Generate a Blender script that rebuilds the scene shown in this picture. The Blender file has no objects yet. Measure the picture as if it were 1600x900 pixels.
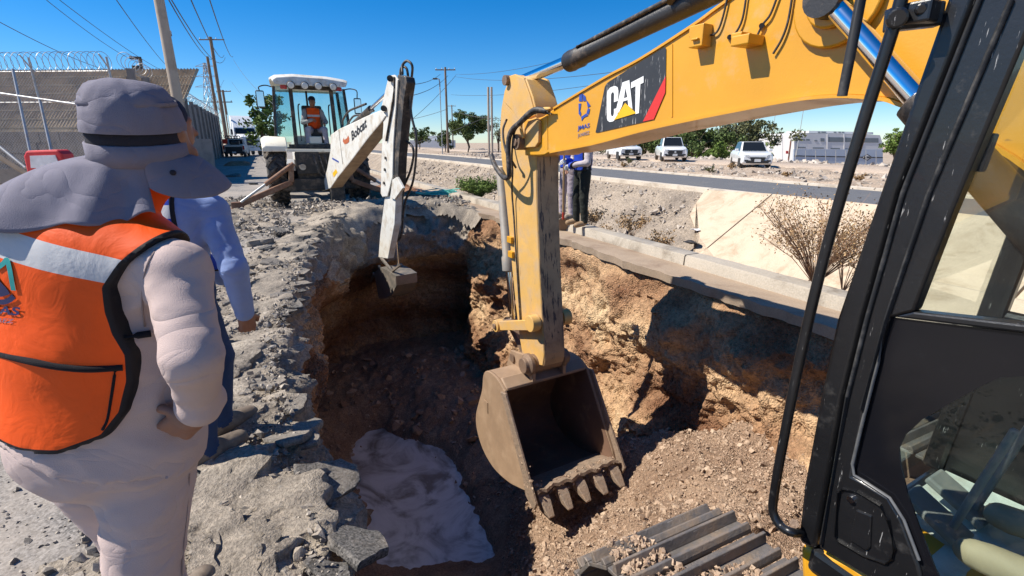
import bpy, bmesh, math, random
import numpy as np
from mathutils import Vector, Matrix, Euler
R = math.radians
random.seed(7); rng = np.random.default_rng(11)
scn = bpy.context.scene
col = scn.collection

# ---------------------------------------------------------------- camera
F, TH, CZ = 766.0, R(16.7), 1.6
ST, CT = math.sin(TH), math.cos(TH)
cam = bpy.data.cameras.new('camera'); camo = bpy.data.objects.new('camera', cam); col.objects.link(camo)
cam.sensor_width = 36; cam.lens = 36 * F / 1600; cam.clip_start = .05; cam.clip_end = 3000
camo.location = (0, 0, CZ); camo.rotation_euler = (R(90) - TH, 0, 0)
scn.camera = camo

# ---------------------------------------------------------------- sky, sun, exposure
SUN_EL, SUN_AZ = R(49), R(-95)          # azimuth from +Y (north), negative = towards -X
w = bpy.data.worlds.new('World'); scn.world = w; w.use_nodes = True
nt = w.node_tree; bgn = nt.nodes['Background']
sky = nt.nodes.new('ShaderNodeTexSky'); sky.sky_type = 'NISHITA'; sky.sun_disc = False
sky.sun_elevation = SUN_EL; sky.sun_rotation = SUN_AZ; sky.altitude = 1100; sky.air_density = 1.0; sky.dust_density = 0.0; sky.ozone_density = 4.0
hs = nt.nodes.new('ShaderNodeHueSaturation'); hs.inputs['Saturation'].default_value = 1.32; hs.inputs['Value'].default_value = 1.0
tn = nt.nodes.new('ShaderNodeMix'); tn.data_type = 'RGBA'; tn.blend_type = 'MULTIPLY'; tn.inputs[0].default_value = 1; tn.inputs[7].default_value = (.86, .95, 1.07, 1)
nt.links.new(sky.outputs[0], tn.inputs[6]); nt.links.new(tn.outputs[2], hs.inputs['Color']); nt.links.new(hs.outputs[0], bgn.inputs[0]); bgn.inputs[1].default_value = .088
sl = bpy.data.lights.new('sun', 'SUN'); sl.energy = 4.9; sl.angle = R(.5); sl.color = (1, .94, .84)
so = bpy.data.objects.new('sun', sl); col.objects.link(so)
sd = Vector((math.sin(SUN_AZ) * math.cos(SUN_EL), math.cos(SUN_AZ) * math.cos(SUN_EL), math.sin(SUN_EL)))
so.rotation_euler = sd.to_track_quat('Z', 'Y').to_euler()
so.location = sd * 50
scn.view_settings.view_transform = 'Standard'; scn.view_settings.look = 'None'
scn.view_settings.exposure = 0.6; scn.view_settings.gamma = 1.0
scn.cycles.max_bounces = 8

# ---------------------------------------------------------------- survey helpers (photo pixel -> place)
def ray(px, py):
    u = px - 800; v = 450 - py
    return Vector((u / F, (v * ST + F * CT) / F, (v * CT - F * ST) / F))
CAM = Vector((0, 0, CZ))
def P(px, py, D): return CAM + ray(px, py) * D
def G(px, py, z=0.):
    r = ray(px, py); return CAM + r * ((z - CZ) / r.z)
def PL(px, py, p0, nr):
    r = ray(px, py); return CAM + r * ((p0 - CAM).dot(nr) / r.dot(nr))
def PXY(px, py, Y):
    r = ray(px, py); return CAM + r * (Y / r.y)
TV = Vector((-.438, .899, 0)).normalized(); NV = Vector((TV.y, -TV.x, 0))     # street axis, street right-hand normal
def NS(n, s, z=0.): return NV * n + TV * s + Vector((0, 0, z))
SROT = math.atan2(TV.y, TV.x) - math.pi / 2          # rotation turning +Y into the street axis

# ---------------------------------------------------------------- numpy noise
def _h(ix, iy, iz, k=0):
    n = (ix * 374761393 + iy * 668265263 + iz * 2147483647 + k * 974634777) & 0xffffffff
    n = ((n ^ (n >> 13)) * 1274126177) & 0xffffffff
    n = ((n ^ (n >> 16)) * 2246822519) & 0xffffffff
    return ((n ^ (n >> 15)) & 0xffffff) / float(0xffffff)
def vnoise(p):
    i = np.floor(p).astype(np.int64); f = p - i; f = f * f * f * (f * (f * 6 - 15) + 10)
    x, y, z = i[:, 0], i[:, 1], i[:, 2]; a, b, c = f[:, 0], f[:, 1], f[:, 2]
    def L(dy, dz): return _h(x, y + dy, z + dz) * (1 - a) + _h(x + 1, y + dy, z + dz) * a
    return ((L(0, 0) * (1 - b) + L(1, 0) * b) * (1 - c) + (L(0, 1) * (1 - b) + L(1, 1) * b) * c) * 2 - 1
def fbm(p, f=1., o=4, g=.5):
    p = np.asarray(p, float); r = np.zeros(len(p)); a = 1.
    for k in range(o):
        r += a * vnoise(p * f + 17.3 * k); f *= 2.03; a *= g
    return r
def worley(p):
    i = np.floor(p).astype(np.int64); d1 = np.full(len(p), 9.)
    for dx in (-1, 0, 1):
        for dy in (-1, 0, 1):
            for dz in (-1, 0, 1):
                c = i + np.array((dx, dy, dz)); X, Y, Z = c[:, 0], c[:, 1], c[:, 2]
                q = np.stack([X + _h(X, Y, Z, 1), Y + _h(X, Y, Z, 2), Z + _h(X, Y, Z, 3)], 1) - p
                d1 = np.minimum(d1, (q * q).sum(1))
    return np.sqrt(d1)
def sst(x, a, b):
    t = np.clip((x - a) / (b - a), 0, 1); return t * t * (3 - 2 * t)

# ---------------------------------------------------------------- materials
MT = {}
def nd(t, typ, **kw):
    n = t.nodes.new(typ)
    for k, v in kw.items():
        if k in n.inputs: n.inputs[k].default_value = v
        else: setattr(n, k, v)
    return n
def ramp(t, src, stops):
    r = t.nodes.new('ShaderNodeValToRGB'); e = r.color_ramp.elements
    while len(e) > 1: e.remove(e[-1])
    for k, (pos, c) in enumerate(stops):
        x = e[0] if k == 0 else e.new(pos)
        x.position = pos; x.color = (*c, 1) if len(c) == 3 else c
    t.links.new(src, r.inputs[0]); return r.outputs[0]
def mixc(t, f, a, b, bt='MIX'):
    m = t.nodes.new('ShaderNodeMix'); m.data_type = 'RGBA'; m.blend_type = bt
    for sock, v in ((m.inputs[0], f), (m.inputs[6], a), (m.inputs[7], b)):
        if hasattr(v, 'is_linked') or hasattr(v, 'links'): t.links.new(v, sock)
        elif isinstance(v, (tuple, list)): sock.default_value = (*v, 1) if len(v) == 3 else v
        else: sock.default_value = v
    return m.outputs[2]
def noise_(t, vec, scale, detail=5, rough=.6, dist=0.):
    n = nd(t, 'ShaderNodeTexNoise', Scale=scale, Detail=detail, Roughness=rough, Distortion=dist)
    t.links.new(vec, n.inputs['Vector']); return n.outputs['Fac']
def new_mat(name):
    m = bpy.data.materials.new(name); m.use_nodes = True; t = m.node_tree
    b = t.nodes['Principled BSDF']; MT[name] = m
    return m, t, b
def bump(t, b, h, strength, dist=.02):
    n = nd(t, 'ShaderNodeBump', Strength=strength, Distance=dist)
    t.links.new(h, n.inputs['Height']); t.links.new(n.outputs[0], b.inputs['Normal']); return n
def coords(t, world=False, scale=None):
    if world: o = t.nodes.new('ShaderNodeNewGeometry').outputs['Position']
    else: o = t.nodes.new('ShaderNodeTexCoord').outputs['Object']
    if scale:
        mp = nd(t, 'ShaderNodeMapping'); mp.inputs['Scale'].default_value = scale; t.links.new(o, mp.inputs[0]); o = mp.outputs[0]
    return o
def MAT(name, c, rough=.6, metal=0., var=.18, vs=5., dirt=None, damt=.5, ds=4., bmp=.0, bs=60., scr=None, scs=(3, 60, 60), samt=.62, coat=0., spec=.5):
    """painted / plain surface: uneven tone, dust in patches, scratches, fine relief"""
    if name in MT: return MT[name]
    m, t, b = new_mat(name); v = coords(t)
    n1 = noise_(t, v, vs, 6)
    k = ramp(t, n1, [(.25, tuple(x * (1 - var) for x in c)), (.75, tuple(min(1, x * (1 + var)) for x in c))])
    rr = None
    if dirt:
        n2 = noise_(t, v, ds, 8, .68)
        f = ramp(t, n2, [(max(0, .72 - damt * .5), (0, 0, 0)), (min(1, .86 - damt * .22), (1, 1, 1))])
        k = mixc(t, f, k, dirt); rr = f
    if scr:
        n3 = noise_(t, coords(t, scale=scs), 1., 4, .7)
        f3 = ramp(t, n3, [(samt, (0, 0, 0)), (samt + .05, (1, 1, 1))])
        k = mixc(t, f3, k, scr)
    t.links.new(k, b.inputs['Base Color'])
    if rr is not None:
        mr = nd(t, 'ShaderNodeMapRange'); mr.inputs[3].default_value = rough; mr.inputs[4].default_value = .85
        t.links.new(rr, mr.inputs[0]); t.links.new(mr.outputs[0], b.inputs['Roughness'])
    else: b.inputs['Roughness'].default_value = rough
    b.inputs['Metallic'].default_value = metal; b.inputs['Coat Weight'].default_value = coat
    b.inputs['Specular IOR Level'].default_value = spec
    if bmp: bump(t, b, noise_(t, v, bs, 6, .65), bmp)
    return m
def GLASS(name, tint, op=.25, rough=.02):
    """window glass: a clear tinted pane with its own reflection"""
    if name in MT: return MT[name]
    m, t, b = new_mat(name); t.nodes.remove(b); out = t.nodes['Material Output']
    tr = nd(t, 'ShaderNodeBsdfTransparent'); tr.inputs[0].default_value = (*tint, 1)
    gl = nd(t, 'ShaderNodeBsdfGlossy'); gl.inputs['Roughness'].default_value = rough
    fr = nd(t, 'ShaderNodeFresnel', IOR=1.5)
    df = nd(t, 'ShaderNodeBsdfDiffuse'); df.inputs[0].default_value = (.42, .40, .36, 1)
    n = noise_(t, coords(t), 3., 8, .7); f = ramp(t, n, [(.45, (0, 0, 0)), (.95, (op, op, op))])
    ge = nd(t, 'ShaderNodeNewGeometry'); inv = nd(t, 'ShaderNodeMath', operation='SUBTRACT'); inv.inputs[0].default_value = 1.; t.links.new(ge.outputs['Backfacing'], inv.inputs[1])
    def front(x):          # only the outer face of the sheet reflects or carries dust
        mm = nd(t, 'ShaderNodeMath', operation='MULTIPLY'); t.links.new(x, mm.inputs[0]); t.links.new(inv.outputs[0], mm.inputs[1]); return mm.outputs[0]
    f = front(f); frf = front(fr.outputs[0])
    m1 = nd(t, 'ShaderNodeMixShader'); t.links.new(f, m1.inputs[0]); t.links.new(tr.outputs[0], m1.inputs[1]); t.links.new(df.outputs[0], m1.inputs[2])
    m2 = nd(t, 'ShaderNodeMixShader'); t.links.new(frf, m2.inputs[0]); t.links.new(m1.outputs[0], m2.inputs[1]); t.links.new(gl.outputs[0], m2.inputs[2])
    t.links.new(m2.outputs[0], out.inputs[0]); return m

# ---------------------------------------------------------------- objects
RM = {}     # world matrix of each root
def tag(o, label=None, cat=None, group=None, kind=None):
    if label: o['label'] = label
    if cat: o['category'] = cat
    if group: o['group'] = group
    if kind: o['kind'] = kind
    return o
def thing(name, label, cat, loc=(0, 0, 0), rz=0., group=None, kind=None):
    o = bpy.data.objects.new(name, None); col.objects.link(o); o.empty_display_size = .1
    o.location = loc; o.rotation_euler = (0, 0, rz)
    RM[o] = Matrix.Translation(loc) @ Matrix.Rotation(rz, 4, 'Z')
    return tag(o, label, cat, group, kind)
def kids(o): return [c for c in bpy.data.objects if c.parent == o]
def copy_tree(o, loc, rz, label=None, group=None):
    tree = CH.get(o, [])
    c = o.copy(); col.objects.link(c); c.location = loc; c.rotation_euler = (0, 0, rz)
    RM[c] = Matrix.Translation(loc) @ Matrix.Rotation(rz, 4, 'Z')
    if label: c['label'] = label
    if group: c['group'] = group
    for k in tree:
        d = k.copy(); col.objects.link(d); d.parent = c; CH.setdefault(c, []).append(d)
        for g in CH.get(k, []):
            e = g.copy(); col.objects.link(e); e.parent = d; CH.setdefault(d, []).append(e)
    return c
CH = {}
def link_mesh(name, me, mats, parent=None, smooth=None, bevel=0.):
    if not isinstance(mats, (list, tuple)): mats = [mats]
    for m in mats: me.materials.append(m)
    o = bpy.data.objects.new(name, me); col.objects.link(o)
    if parent is not None:
        o.parent = parent; CH.setdefault(parent, []).append(o)
        RM[o] = RM[parent]
    if smooth is not None:
        me.polygons.foreach_set('use_smooth', np.ones(len(me.polygons), bool))
        if smooth < 179: me.set_sharp_from_angle(angle=R(smooth))
    if bevel:
        b = o.modifiers.new('edge', 'BEVEL'); b.width = bevel; b.segments = 2; b.limit_method = 'ANGLE'; b.angle_limit = R(40)
    return o
def np_mesh(name, V, Q, mats, parent=None, smooth=None, mi=None, attrs=None):
    """mesh from numpy vertices and quads/tris (all faces the same size)"""
    V = np.asarray(V, np.float32); Q = np.asarray(Q, np.int32); k = Q.shape[1]
    me = bpy.data.meshes.new(name); me.vertices.add(len(V)); me.vertices.foreach_set('co', V.ravel())
    me.loops.add(Q.size); me.loops.foreach_set('vertex_index', Q.ravel())
    me.polygons.add(len(Q)); me.polygons.foreach_set('loop_start', np.arange(0, Q.size, k, dtype=np.int32))
    if mi is not None: me.polygons.foreach_set('material_index', np.asarray(mi, np.int32))
    for an, av in (attrs or {}).items():
        a = me.attributes.new(an, 'FLOAT', 'POINT'); a.data.foreach_set('value', np.asarray(av, np.float32))
    me.update(calc_edges=True); me.validate()
    return link_mesh(name, me, mats, parent, smooth)
def grid_faces(nu, nv, wrap=False):
    i = np.arange(nu if wrap else nu - 1)[:, None]; j = np.arange(nv - 1)[None, :]; i2 = (i + 1) % nu
    return np.stack([i * nv + j, i2 * nv + j, i2 * nv + j + 1, i * nv + j + 1], -1).reshape(-1, 4)
def basis(d):
    d = Vector(d).normalized(); u = Vector((0, 0, 1)) if abs(d.z) < .9 else Vector((1, 0, 0))
    a = d.cross(u).normalized(); return d, a, a.cross(d)
class MB:
    def __init__(s): s.v = []; s.f = []; s.m = []; s.cm = 0
    def add(s, vs, fs):
        o = len(s.v); s.v += [Vector(v) for v in vs]
        for f in fs: s.f.append([o + i for i in f]); s.m.append(s.cm)
        return s
    def box(s, c, size, rot=None, taper=1.):
        hx, hy, hz = (x / 2 for x in size); c = Vector(c); pts = []
        for z, k in ((-hz, 1), (hz, taper)):
            for x, y in ((-hx, -hy), (hx, -hy), (hx, hy), (-hx, hy)):
                p = Vector((x * k, y * k, z)); pts.append(c + (rot @ p if rot else p))
        return s.add(pts, [(3, 2, 1, 0), (4, 5, 6, 7), (0, 1, 5, 4), (1, 2, 6, 5), (2, 3, 7, 6), (3, 0, 4, 7)])
    def bar(s, a, b, wd, ht, up=(0, 0, 1), w2=None, h2=None):
        a = Vector(a); b = Vector(b); d = (b - a).normalized(); up = Vector(up)
        x = d.cross(up).normalized(); y = x.cross(d); pts = []
        for p, ww, hh in ((a, wd, ht), (b, w2 or wd, h2 or ht)):
            for i, j in ((-1, -1), (1, -1), (1, 1), (-1, 1)): pts.append(p + x * (i * ww / 2) + y * (j * hh / 2))
        return s.add(pts, [(3, 2, 1, 0), (4, 5, 6, 7), (0, 1, 5, 4), (1, 2, 6, 5), (2, 3, 7, 6), (3, 0, 4, 7)])
    def prism(s, poly, off):
        n = len(poly); off = Vector(off); a = [Vector(p) for p in poly]; b = [p + off for p in a]
        nr = Vector()
        for i in range(n): nr += (a[i] - a[0]).cross(a[(i + 1) % n] - a[0])
        if nr.dot(off) > 0: a, b = b, a          # keep normals outward
        fs = [tuple(range(n)), tuple(reversed(range(n, 2 * n)))]
        fs += [(i, n + i, n + (i + 1) % n, (i + 1) % n) for i in range(n)]
        return s.add(a + b, fs)
    def cyl(s, a, b, r0, r1=None, seg=14, cap=True):
        a = Vector(a); b = Vector(b); r1 = r0 if r1 is None else r1; d, x, y = basis(b - a); pts = []
        for p, r in ((a, r0), (b, r1)):
            for k in range(seg):
                t = 2 * math.pi * k / seg; pts.append(p + (x * math.cos(t) + y * math.sin(t)) * r)
        fs = [(k, (k + 1) % seg, seg + (k + 1) % seg, seg + k) for k in range(seg)]
        if cap: fs += [tuple(reversed(range(seg))), tuple(range(seg, 2 * seg))]
        return s.add(pts, fs)
    def lathe(s, c, axis, prof, seg=24):
        """prof: (along axis, radius)"""
        c = Vector(c); d, x, y = basis(axis); pts = []
        for h, r in prof:
            for k in range(seg):
                t = 2 * math.pi * k / seg; pts.append(c + d * h + (x * math.cos(t) + y * math.sin(t)) * r)
        fs = []
        for i in range(len(prof) - 1):
            for k in range(seg):
                fs.append((i * seg + k, i * seg + (k + 1) % seg, (i + 1) * seg + (k + 1) % seg, (i + 1) * seg + k))
        fs += [tuple(reversed(range(seg))), tuple(range((len(prof) - 1) * seg, len(prof) * seg))]
        return s.add(pts, fs)
    def tube(s, pts, r, seg=7, r1=None):
        pts = [Vector(p) for p in pts]; n = len(pts); vs = []; up = None
        for i, p in enumerate(pts):
            d = (pts[min(i + 1, n - 1)] - pts[max(i - 1, 0)]).normalized()
            if up is None: _, x, y = basis(d)
            else:
                x = (up - d * up.dot(d)).normalized(); y = d.cross(x)
            up = x; rr = r if r1 is None else r + (r1 - r) * i / (n - 1)
            for k in range(seg):
                t = 2 * math.pi * k / seg; vs.append(p + (x * math.cos(t) + y * math.sin(t)) * rr)
        fs = [(i * seg + k, i * seg + (k + 1) % seg, (i + 1) * seg + (k + 1) % seg, (i + 1) * seg + k) for i in range(n - 1) for k in range(seg)]
        fs += [tuple(reversed(range(seg))), tuple(range((n - 1) * seg, n * seg))]
        return s.add(vs, fs)
    def loft(s, rings, cap=True):
        n = len(rings[0]); vs = [p for r in rings for p in r]
        fs = [(i * n + k, i * n + (k + 1) % n, (i + 1) * n + (k + 1) % n, (i + 1) * n + k) for i in range(len(rings) - 1) for k in range(n)]
        if cap: fs += [tuple(reversed(range(n))), tuple(range((len(rings) - 1) * n, len(rings) * n))]
        return s.add(vs, fs)
    def ball(s, c, r, seg=12, rings=8):
        c = Vector(c); r = Vector((r, r, r)) if not hasattr(r, '__len__') else Vector(r); rs = []
        for i in range(1, rings):
            a = math.pi * i / rings
            rs.append([c + Vector((math.sin(a) * math.cos(2 * math.pi * k / seg) * r.x, math.sin(a) * math.sin(2 * math.pi * k / seg) * r.y, -math.cos(a) * r.z)) for k in range(seg)])
        return s.loft(rs)
    def quad(s, a, b, c, d): return s.add([a, b, c, d], [(0, 1, 2, 3)])
    def build(s, name, mats, parent=None, smooth=None, bevel=0., local=False):
        M = RM[parent].inverted() if (parent is not None and not local) else None
        me = bpy.data.meshes.new(name); me.from_pydata([tuple(M @ v if M else v) for v in s.v], [], s.f)
        me.polygons.foreach_set('material_index', s.m)
        bm = bmesh.new(); bm.from_mesh(me); bmesh.ops.recalc_face_normals(bm, faces=bm.faces); bm.to_mesh(me); bm.free()
        me.update(); return link_mesh(name, me, mats, parent, smooth, bevel)
def bez(pts, n=10):
    """smooth polyline through points (Catmull-Rom)"""
    pts = [Vector(p) for p in pts]; out = []
    q = [pts[0] * 2 - pts[1]] + pts + [pts[-1] * 2 - pts[-2]]
    for i in range(1, len(q) - 2):
        for k in range(n):
            t = k / n; a, b, c, d = q[i - 1], q[i], q[i + 1], q[i + 2]
            out.append(.5 * ((2 * b) + (c - a) * t + (2 * a - 5 * b + 4 * c - d) * t * t + (3 * b - a - 3 * c + d) * t ** 3))
    return out + [pts[-1]]
def sag(a, b, drop, n=14):
    a = Vector(a); b = Vector(b)
    return [a.lerp(b, k / n) - Vector((0, 0, drop * 4 * (k / n) * (1 - k / n))) for k in range(n + 1)]
def text_obj(name, s, mat, parent, org, ux, uy, wd, ht, bold=.02, shear=0., depth=.0015):
    """flat print: lettering squeezed into the box org + ux*wd + uy*ht"""
    cu = bpy.data.curves.new(name, 'FONT'); cu.body = s; cu.offset = bold; cu.resolution_u = 3; cu.shear = shear
    o = bpy.data.objects.new(name, cu); col.objects.link(o); bpy.context.view_layer.update()
    me = bpy.data.meshes.new_from_object(o.evaluated_get(bpy.context.evaluated_depsgraph_get()))
    bpy.data.objects.remove(o); bpy.data.curves.remove(cu)
    co = np.array([v.co[:] for v in me.vertices]); lo, hi = co.min(0), co.max(0); org = Vector(org); ux = Vector(ux).normalized(); uy = Vector(uy).normalized()
    M = RM[parent].inverted() if parent is not None else Matrix()
    for v in me.vertices:
        a = (v.co.x - lo[0]) / (hi[0] - lo[0]) * wd; b = (v.co.y - lo[1]) / (hi[1] - lo[1]) * ht
        v.co = M @ (org + ux * a + uy * b)
    me.update(); return link_mesh(name, me, mat, parent)

# ---------------------------------------------------------------- signed distance figures -> one skin
def rc(a, b, r1, r2):
    a = np.array(a, float); ba = np.array(b, float) - a; L = max(ba @ ba, 1e-9)
    def f(p):
        q = p - a; t = np.clip(q @ ba / L, 0, 1)
        return np.linalg.norm(q - t[:, None] * ba, axis=1) - (r1 + (r2 - r1) * t)
    return f
def el(c, r, rz=0., rx=0., ry=0.):
    c = np.array(c, float); r = np.array(r, float); Rm = np.array(Euler((rx, ry, rz)).to_matrix())
    def f(p):
        q = (p - c) @ Rm / r; k0 = np.linalg.norm(q, axis=1); k1 = np.linalg.norm(q / r, axis=1) + 1e-9
        return k0 * (k0 - 1) / k1
    return f
def smin(a, b, k):
    h = np.clip(.5 + .5 * (b - a) / k, 0, 1); return b * (1 - h) + a * h - k * h * (1 - h)
def union(fs, k):
    def f(p):
        d = fs[0](p)
        for g in fs[1:]: d = smin(d, g(p), k)
        return d
    return f
def surfnet(fn, lo, hi, h):
    lo = np.array(lo, float); n = np.ceil((np.array(hi) - lo) / h).astype(int) + 1
    K = 5; nb = (n + K - 1) // K; gb = np.stack(np.meshgrid(*[np.arange(k) for k in nb], indexing='ij'), -1).reshape(-1, 3)     # coarse blocks first
    dc = fn(lo + (gb * K + (K - 1) / 2) * h); act = np.abs(dc) < K * h * .87 * 1.35 + .02
    dB = np.broadcast_to(dc.reshape(tuple(nb) + (1, 1, 1)), tuple(nb) + (K, K, K)).copy().reshape(-1, K, K, K); li = np.stack(np.meshgrid(*[np.arange(K)] * 3, indexing='ij'), -1).reshape(-1, 3)
    ai = np.flatnonzero(act)
    for i in range(0, len(ai), 2000):
        j = ai[i:i + 2000]; dB[j] = fn((lo + (gb[j][:, None] * K + li[None]) * h).reshape(-1, 3)).reshape(-1, K, K, K)
    d = dB.reshape(*nb, K, K, K).transpose(0, 3, 1, 4, 2, 5).reshape(*(nb * K)); n = nb * K
    ins = d < 0; a, b, c = n - 1
    cnt = sum(ins[x:a + x, y:b + y, z:c + z].astype(int) for x in (0, 1) for y in (0, 1) for z in (0, 1))
    cell = (cnt > 0) & (cnt < 8); ids = np.full((a, b, c), -1); ids[cell] = np.arange(cell.sum())
    acc = np.zeros((a, b, c, 3)); num = np.zeros((a, b, c))
    cs = [(x, y, z) for x in (0, 1) for y in (0, 1) for z in (0, 1)]
    for p in cs:
        for ax in range(3):
            if p[ax]: continue
            q = list(p); q[ax] = 1
            d0 = d[p[0]:a + p[0], p[1]:b + p[1], p[2]:c + p[2]]; d1 = d[q[0]:a + q[0], q[1]:b + q[1], q[2]:c + q[2]]
            m = (d0 < 0) != (d1 < 0); t = np.where(m, d0 / np.where(m, d0 - d1, 1), 0)
            for k in range(3): acc[..., k] += np.where(m, p[k] + (t if k == ax else 0), 0)
            num += m
    ix = np.argwhere(cell); V = lo + (ix + acc[cell] / num[cell][:, None]) * h
    Q = []
    for ax in range(3):
        u, v = (ax + 1) % 3, (ax + 2) % 3
        s0 = [slice(1, -1)] * 3; s0[ax] = slice(0, -1); s1 = [slice(1, -1)] * 3; s1[ax] = slice(1, None)
        i0 = ins[tuple(s0)]; i1 = ins[tuple(s1)]; e = np.argwhere(i0 != i1)
        fl = i0[tuple(e.T)]; e = e + 1; e[:, ax] -= 1
        def cid(du, dv):
            w_ = e.copy(); w_[:, u] -= du; w_[:, v] -= dv; return ids[tuple(w_.T)]
        q = np.stack([cid(1, 1), cid(0, 1), cid(0, 0), cid(1, 0)], 1)
        q[~fl] = q[~fl][:, ::-1]; Q.append(q)
    Q = np.concatenate(Q); Q = Q[(Q >= 0).all(1)]
    return V, Q
def to_local(V, root):
    M = np.array(RM[root].inverted()); return V @ M[:3, :3].T + M[:3, 3]

# ================================================================ SETTING
def soil(name, cols, scale=1.2, band=0., bmp=.6, fine=45., pebble=.35, cell=1.):
    m, t, b = new_mat(name); pos = coords(t, world=True)
    n1 = noise_(t, pos, scale, 8, .62, .4)
    if band:
        sx = nd(t, 'ShaderNodeSeparateXYZ'); t.links.new(pos, sx.inputs[0])
        a = nd(t, 'ShaderNodeMath', operation='MULTIPLY'); t.links.new(sx.outputs[2], a.inputs[0]); a.inputs[1].default_value = band
        c = nd(t, 'ShaderNodeMath', operation='SINE'); t.links.new(a.outputs[0], c.inputs[0])
        d = nd(t, 'ShaderNodeMath', operation='MULTIPLY_ADD'); t.links.new(c.outputs[0], d.inputs[0]); d.inputs[1].default_value = .09; t.links.new(n1, d.inputs[2]); n1 = d.outputs[0]
    k = ramp(t, n1, [(.3 + .4 * i / (len(cols) - 1), c) for i, c in enumerate(cols)])
    n2 = noise_(t, pos, fine, 6, .7)
    k = mixc(t, 1., k, ramp(t, n2, [(.28, (.42, .41, .40)), (.52, (1, 1, 1)), (.74, (1.5, 1.45, 1.4))]), 'MULTIPLY')
    vo = nd(t, 'ShaderNodeTexVoronoi', Scale=26.); t.links.new(pos, vo.inputs['Vector'])
    pb = ramp(t, vo.outputs['Distance'], [(.0, (1, 1, 1)), (.33, (0, 0, 0))])
    pc = nd(t, 'ShaderNodeTexWhiteNoise'); t.links.new(vo.outputs['Position'], pc.inputs['Vector'])
    sel = ramp(t, pc.outputs['Value'], [(1 - pebble, (0, 0, 0)), (1 - pebble + .02, (1, 1, 1))])
    pm = mixc(t, 1., pb, sel, 'MULTIPLY')
    k = mixc(t, pm, k, mixc(t, .5, k, (.42, .38, .33)))
    t.links.new(k, b.inputs['Base Color']); b.inputs['Roughness'].default_value = .95; b.inputs['Specular IOR Level'].default_value = .15
    v2 = nd(t, 'ShaderNodeTexVoronoi', Scale=fine * 2.3); v2.inputs['Randomness'].default_value = 1.; t.links.new(pos, v2.inputs['Vector'])
    hsum = nd(t, 'ShaderNodeMath', operation='MULTIPLY_ADD'); t.links.new(pm, hsum.inputs[0]); hsum.inputs[1].default_value = .5; t.links.new(n2, hsum.inputs[2])
    hs2 = nd(t, 'ShaderNodeMath', operation='MULTIPLY_ADD'); t.links.new(v2.outputs['Distance'], hs2.inputs[0]); hs2.inputs[1].default_value = -.9 * cell; t.links.new(hsum.outputs[0], hs2.inputs[2])
    bump(t, b, hs2.outputs[0], min(1., bmp * 1.25), .024)
    return m
soil('pit_soil', [(.20, .10, .055), (.35, .205, .115), (.50, .325, .185), (.62, .45, .27)], .75, 5., 1., 20., .12)
soil('spoil_soil', [(.28, .18, .118), (.41, .275, .185), (.51, .365, .25)], 1.6, 0, .8, 38., .15)
soil('rim_soil', [(.17, .15, .128), (.31, .265, .215), (.46, .395, .315)], 2.2, 0, .55, 48., .35, .25)
soil('dirt', [(.33, .25, .185), (.42, .33, .25), (.50, .41, .32)], .35, 0, .5, 14., .3)
soil('bank_gravel', [(.23, .19, .155), (.34, .28, .22), (.44, .36, .28)], .8, 0, .9, 14., .55)
def asphalt(name, lo, hi, dust, damt=.5, sc=110., bm_=.6):
    m, t, b = new_mat(name); pos = coords(t, world=True)
    vo = nd(t, 'ShaderNodeTexVoronoi', Scale=sc); t.links.new(pos, vo.inputs['Vector'])
    k = ramp(t, vo.outputs['Color'], [(.1, lo), (.9, hi)])
    n1 = noise_(t, pos, 1.1, 8, .65, .5)
    k = mixc(t, ramp(t, n1, [(.62 - damt * .4, (0, 0, 0)), (.80 - damt * .2, (.92, .92, .92))]), k, dust)
    n3 = noise_(t, pos, sc * .5, 5, .7)
    k = mixc(t, 1., k, ramp(t, n3, [(.3, (.7, .7, .7)), (.7, (1.15, 1.15, 1.15))]), 'MULTIPLY')
    t.links.new(k, b.inputs['Base Color']); b.inputs['Roughness'].default_value = .9; b.inputs['Specular IOR Level'].default_value = .25
    bump(t, b, n3, bm_, .008); return m
asphalt('street_asphalt', (.13, .12, .11), (.36, .33, .30), (.42, .36, .30), .55)
asphalt('road_asphalt', (.11, .11, .115), (.17, .17, .175), (.20, .185, .17), .22, 60., .3)
asphalt('chunk_asphalt', (.04, .038, .036), (.20, .185, .17), (.38, .32, .255), .40, 130., .5)
def concrete(name, c, stain):
    m, t, b = new_mat(name); pos = coords(t, world=True)
    n1 = noise_(t, pos, 1.3, 8, .7, .6); k = ramp(t, n1, [(.36, stain), (.50, c), (.68, tuple(x * 1.12 for x in c))])
    n2 = noise_(t, pos, 55., 5, .6)
    k = mixc(t, 1., k, ramp(t, n2, [(.3, (.82, .82, .82)), (.7, (1.1, 1.1, 1.1))]), 'MULTIPLY')
    t.links.new(k, b.inputs['Base Color']); b.inputs['Roughness'].default_value = .88; bump(t, b, n2, .35, .01); return m
concrete('kerb_concrete', (.40, .35, .285), (.24, .20, .155))
concrete('slab_concrete', (.55, .435, .315), (.40, .30, .20))
concrete('wall_concrete', (.24, .21, .19), (.17, .15, .14))

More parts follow.
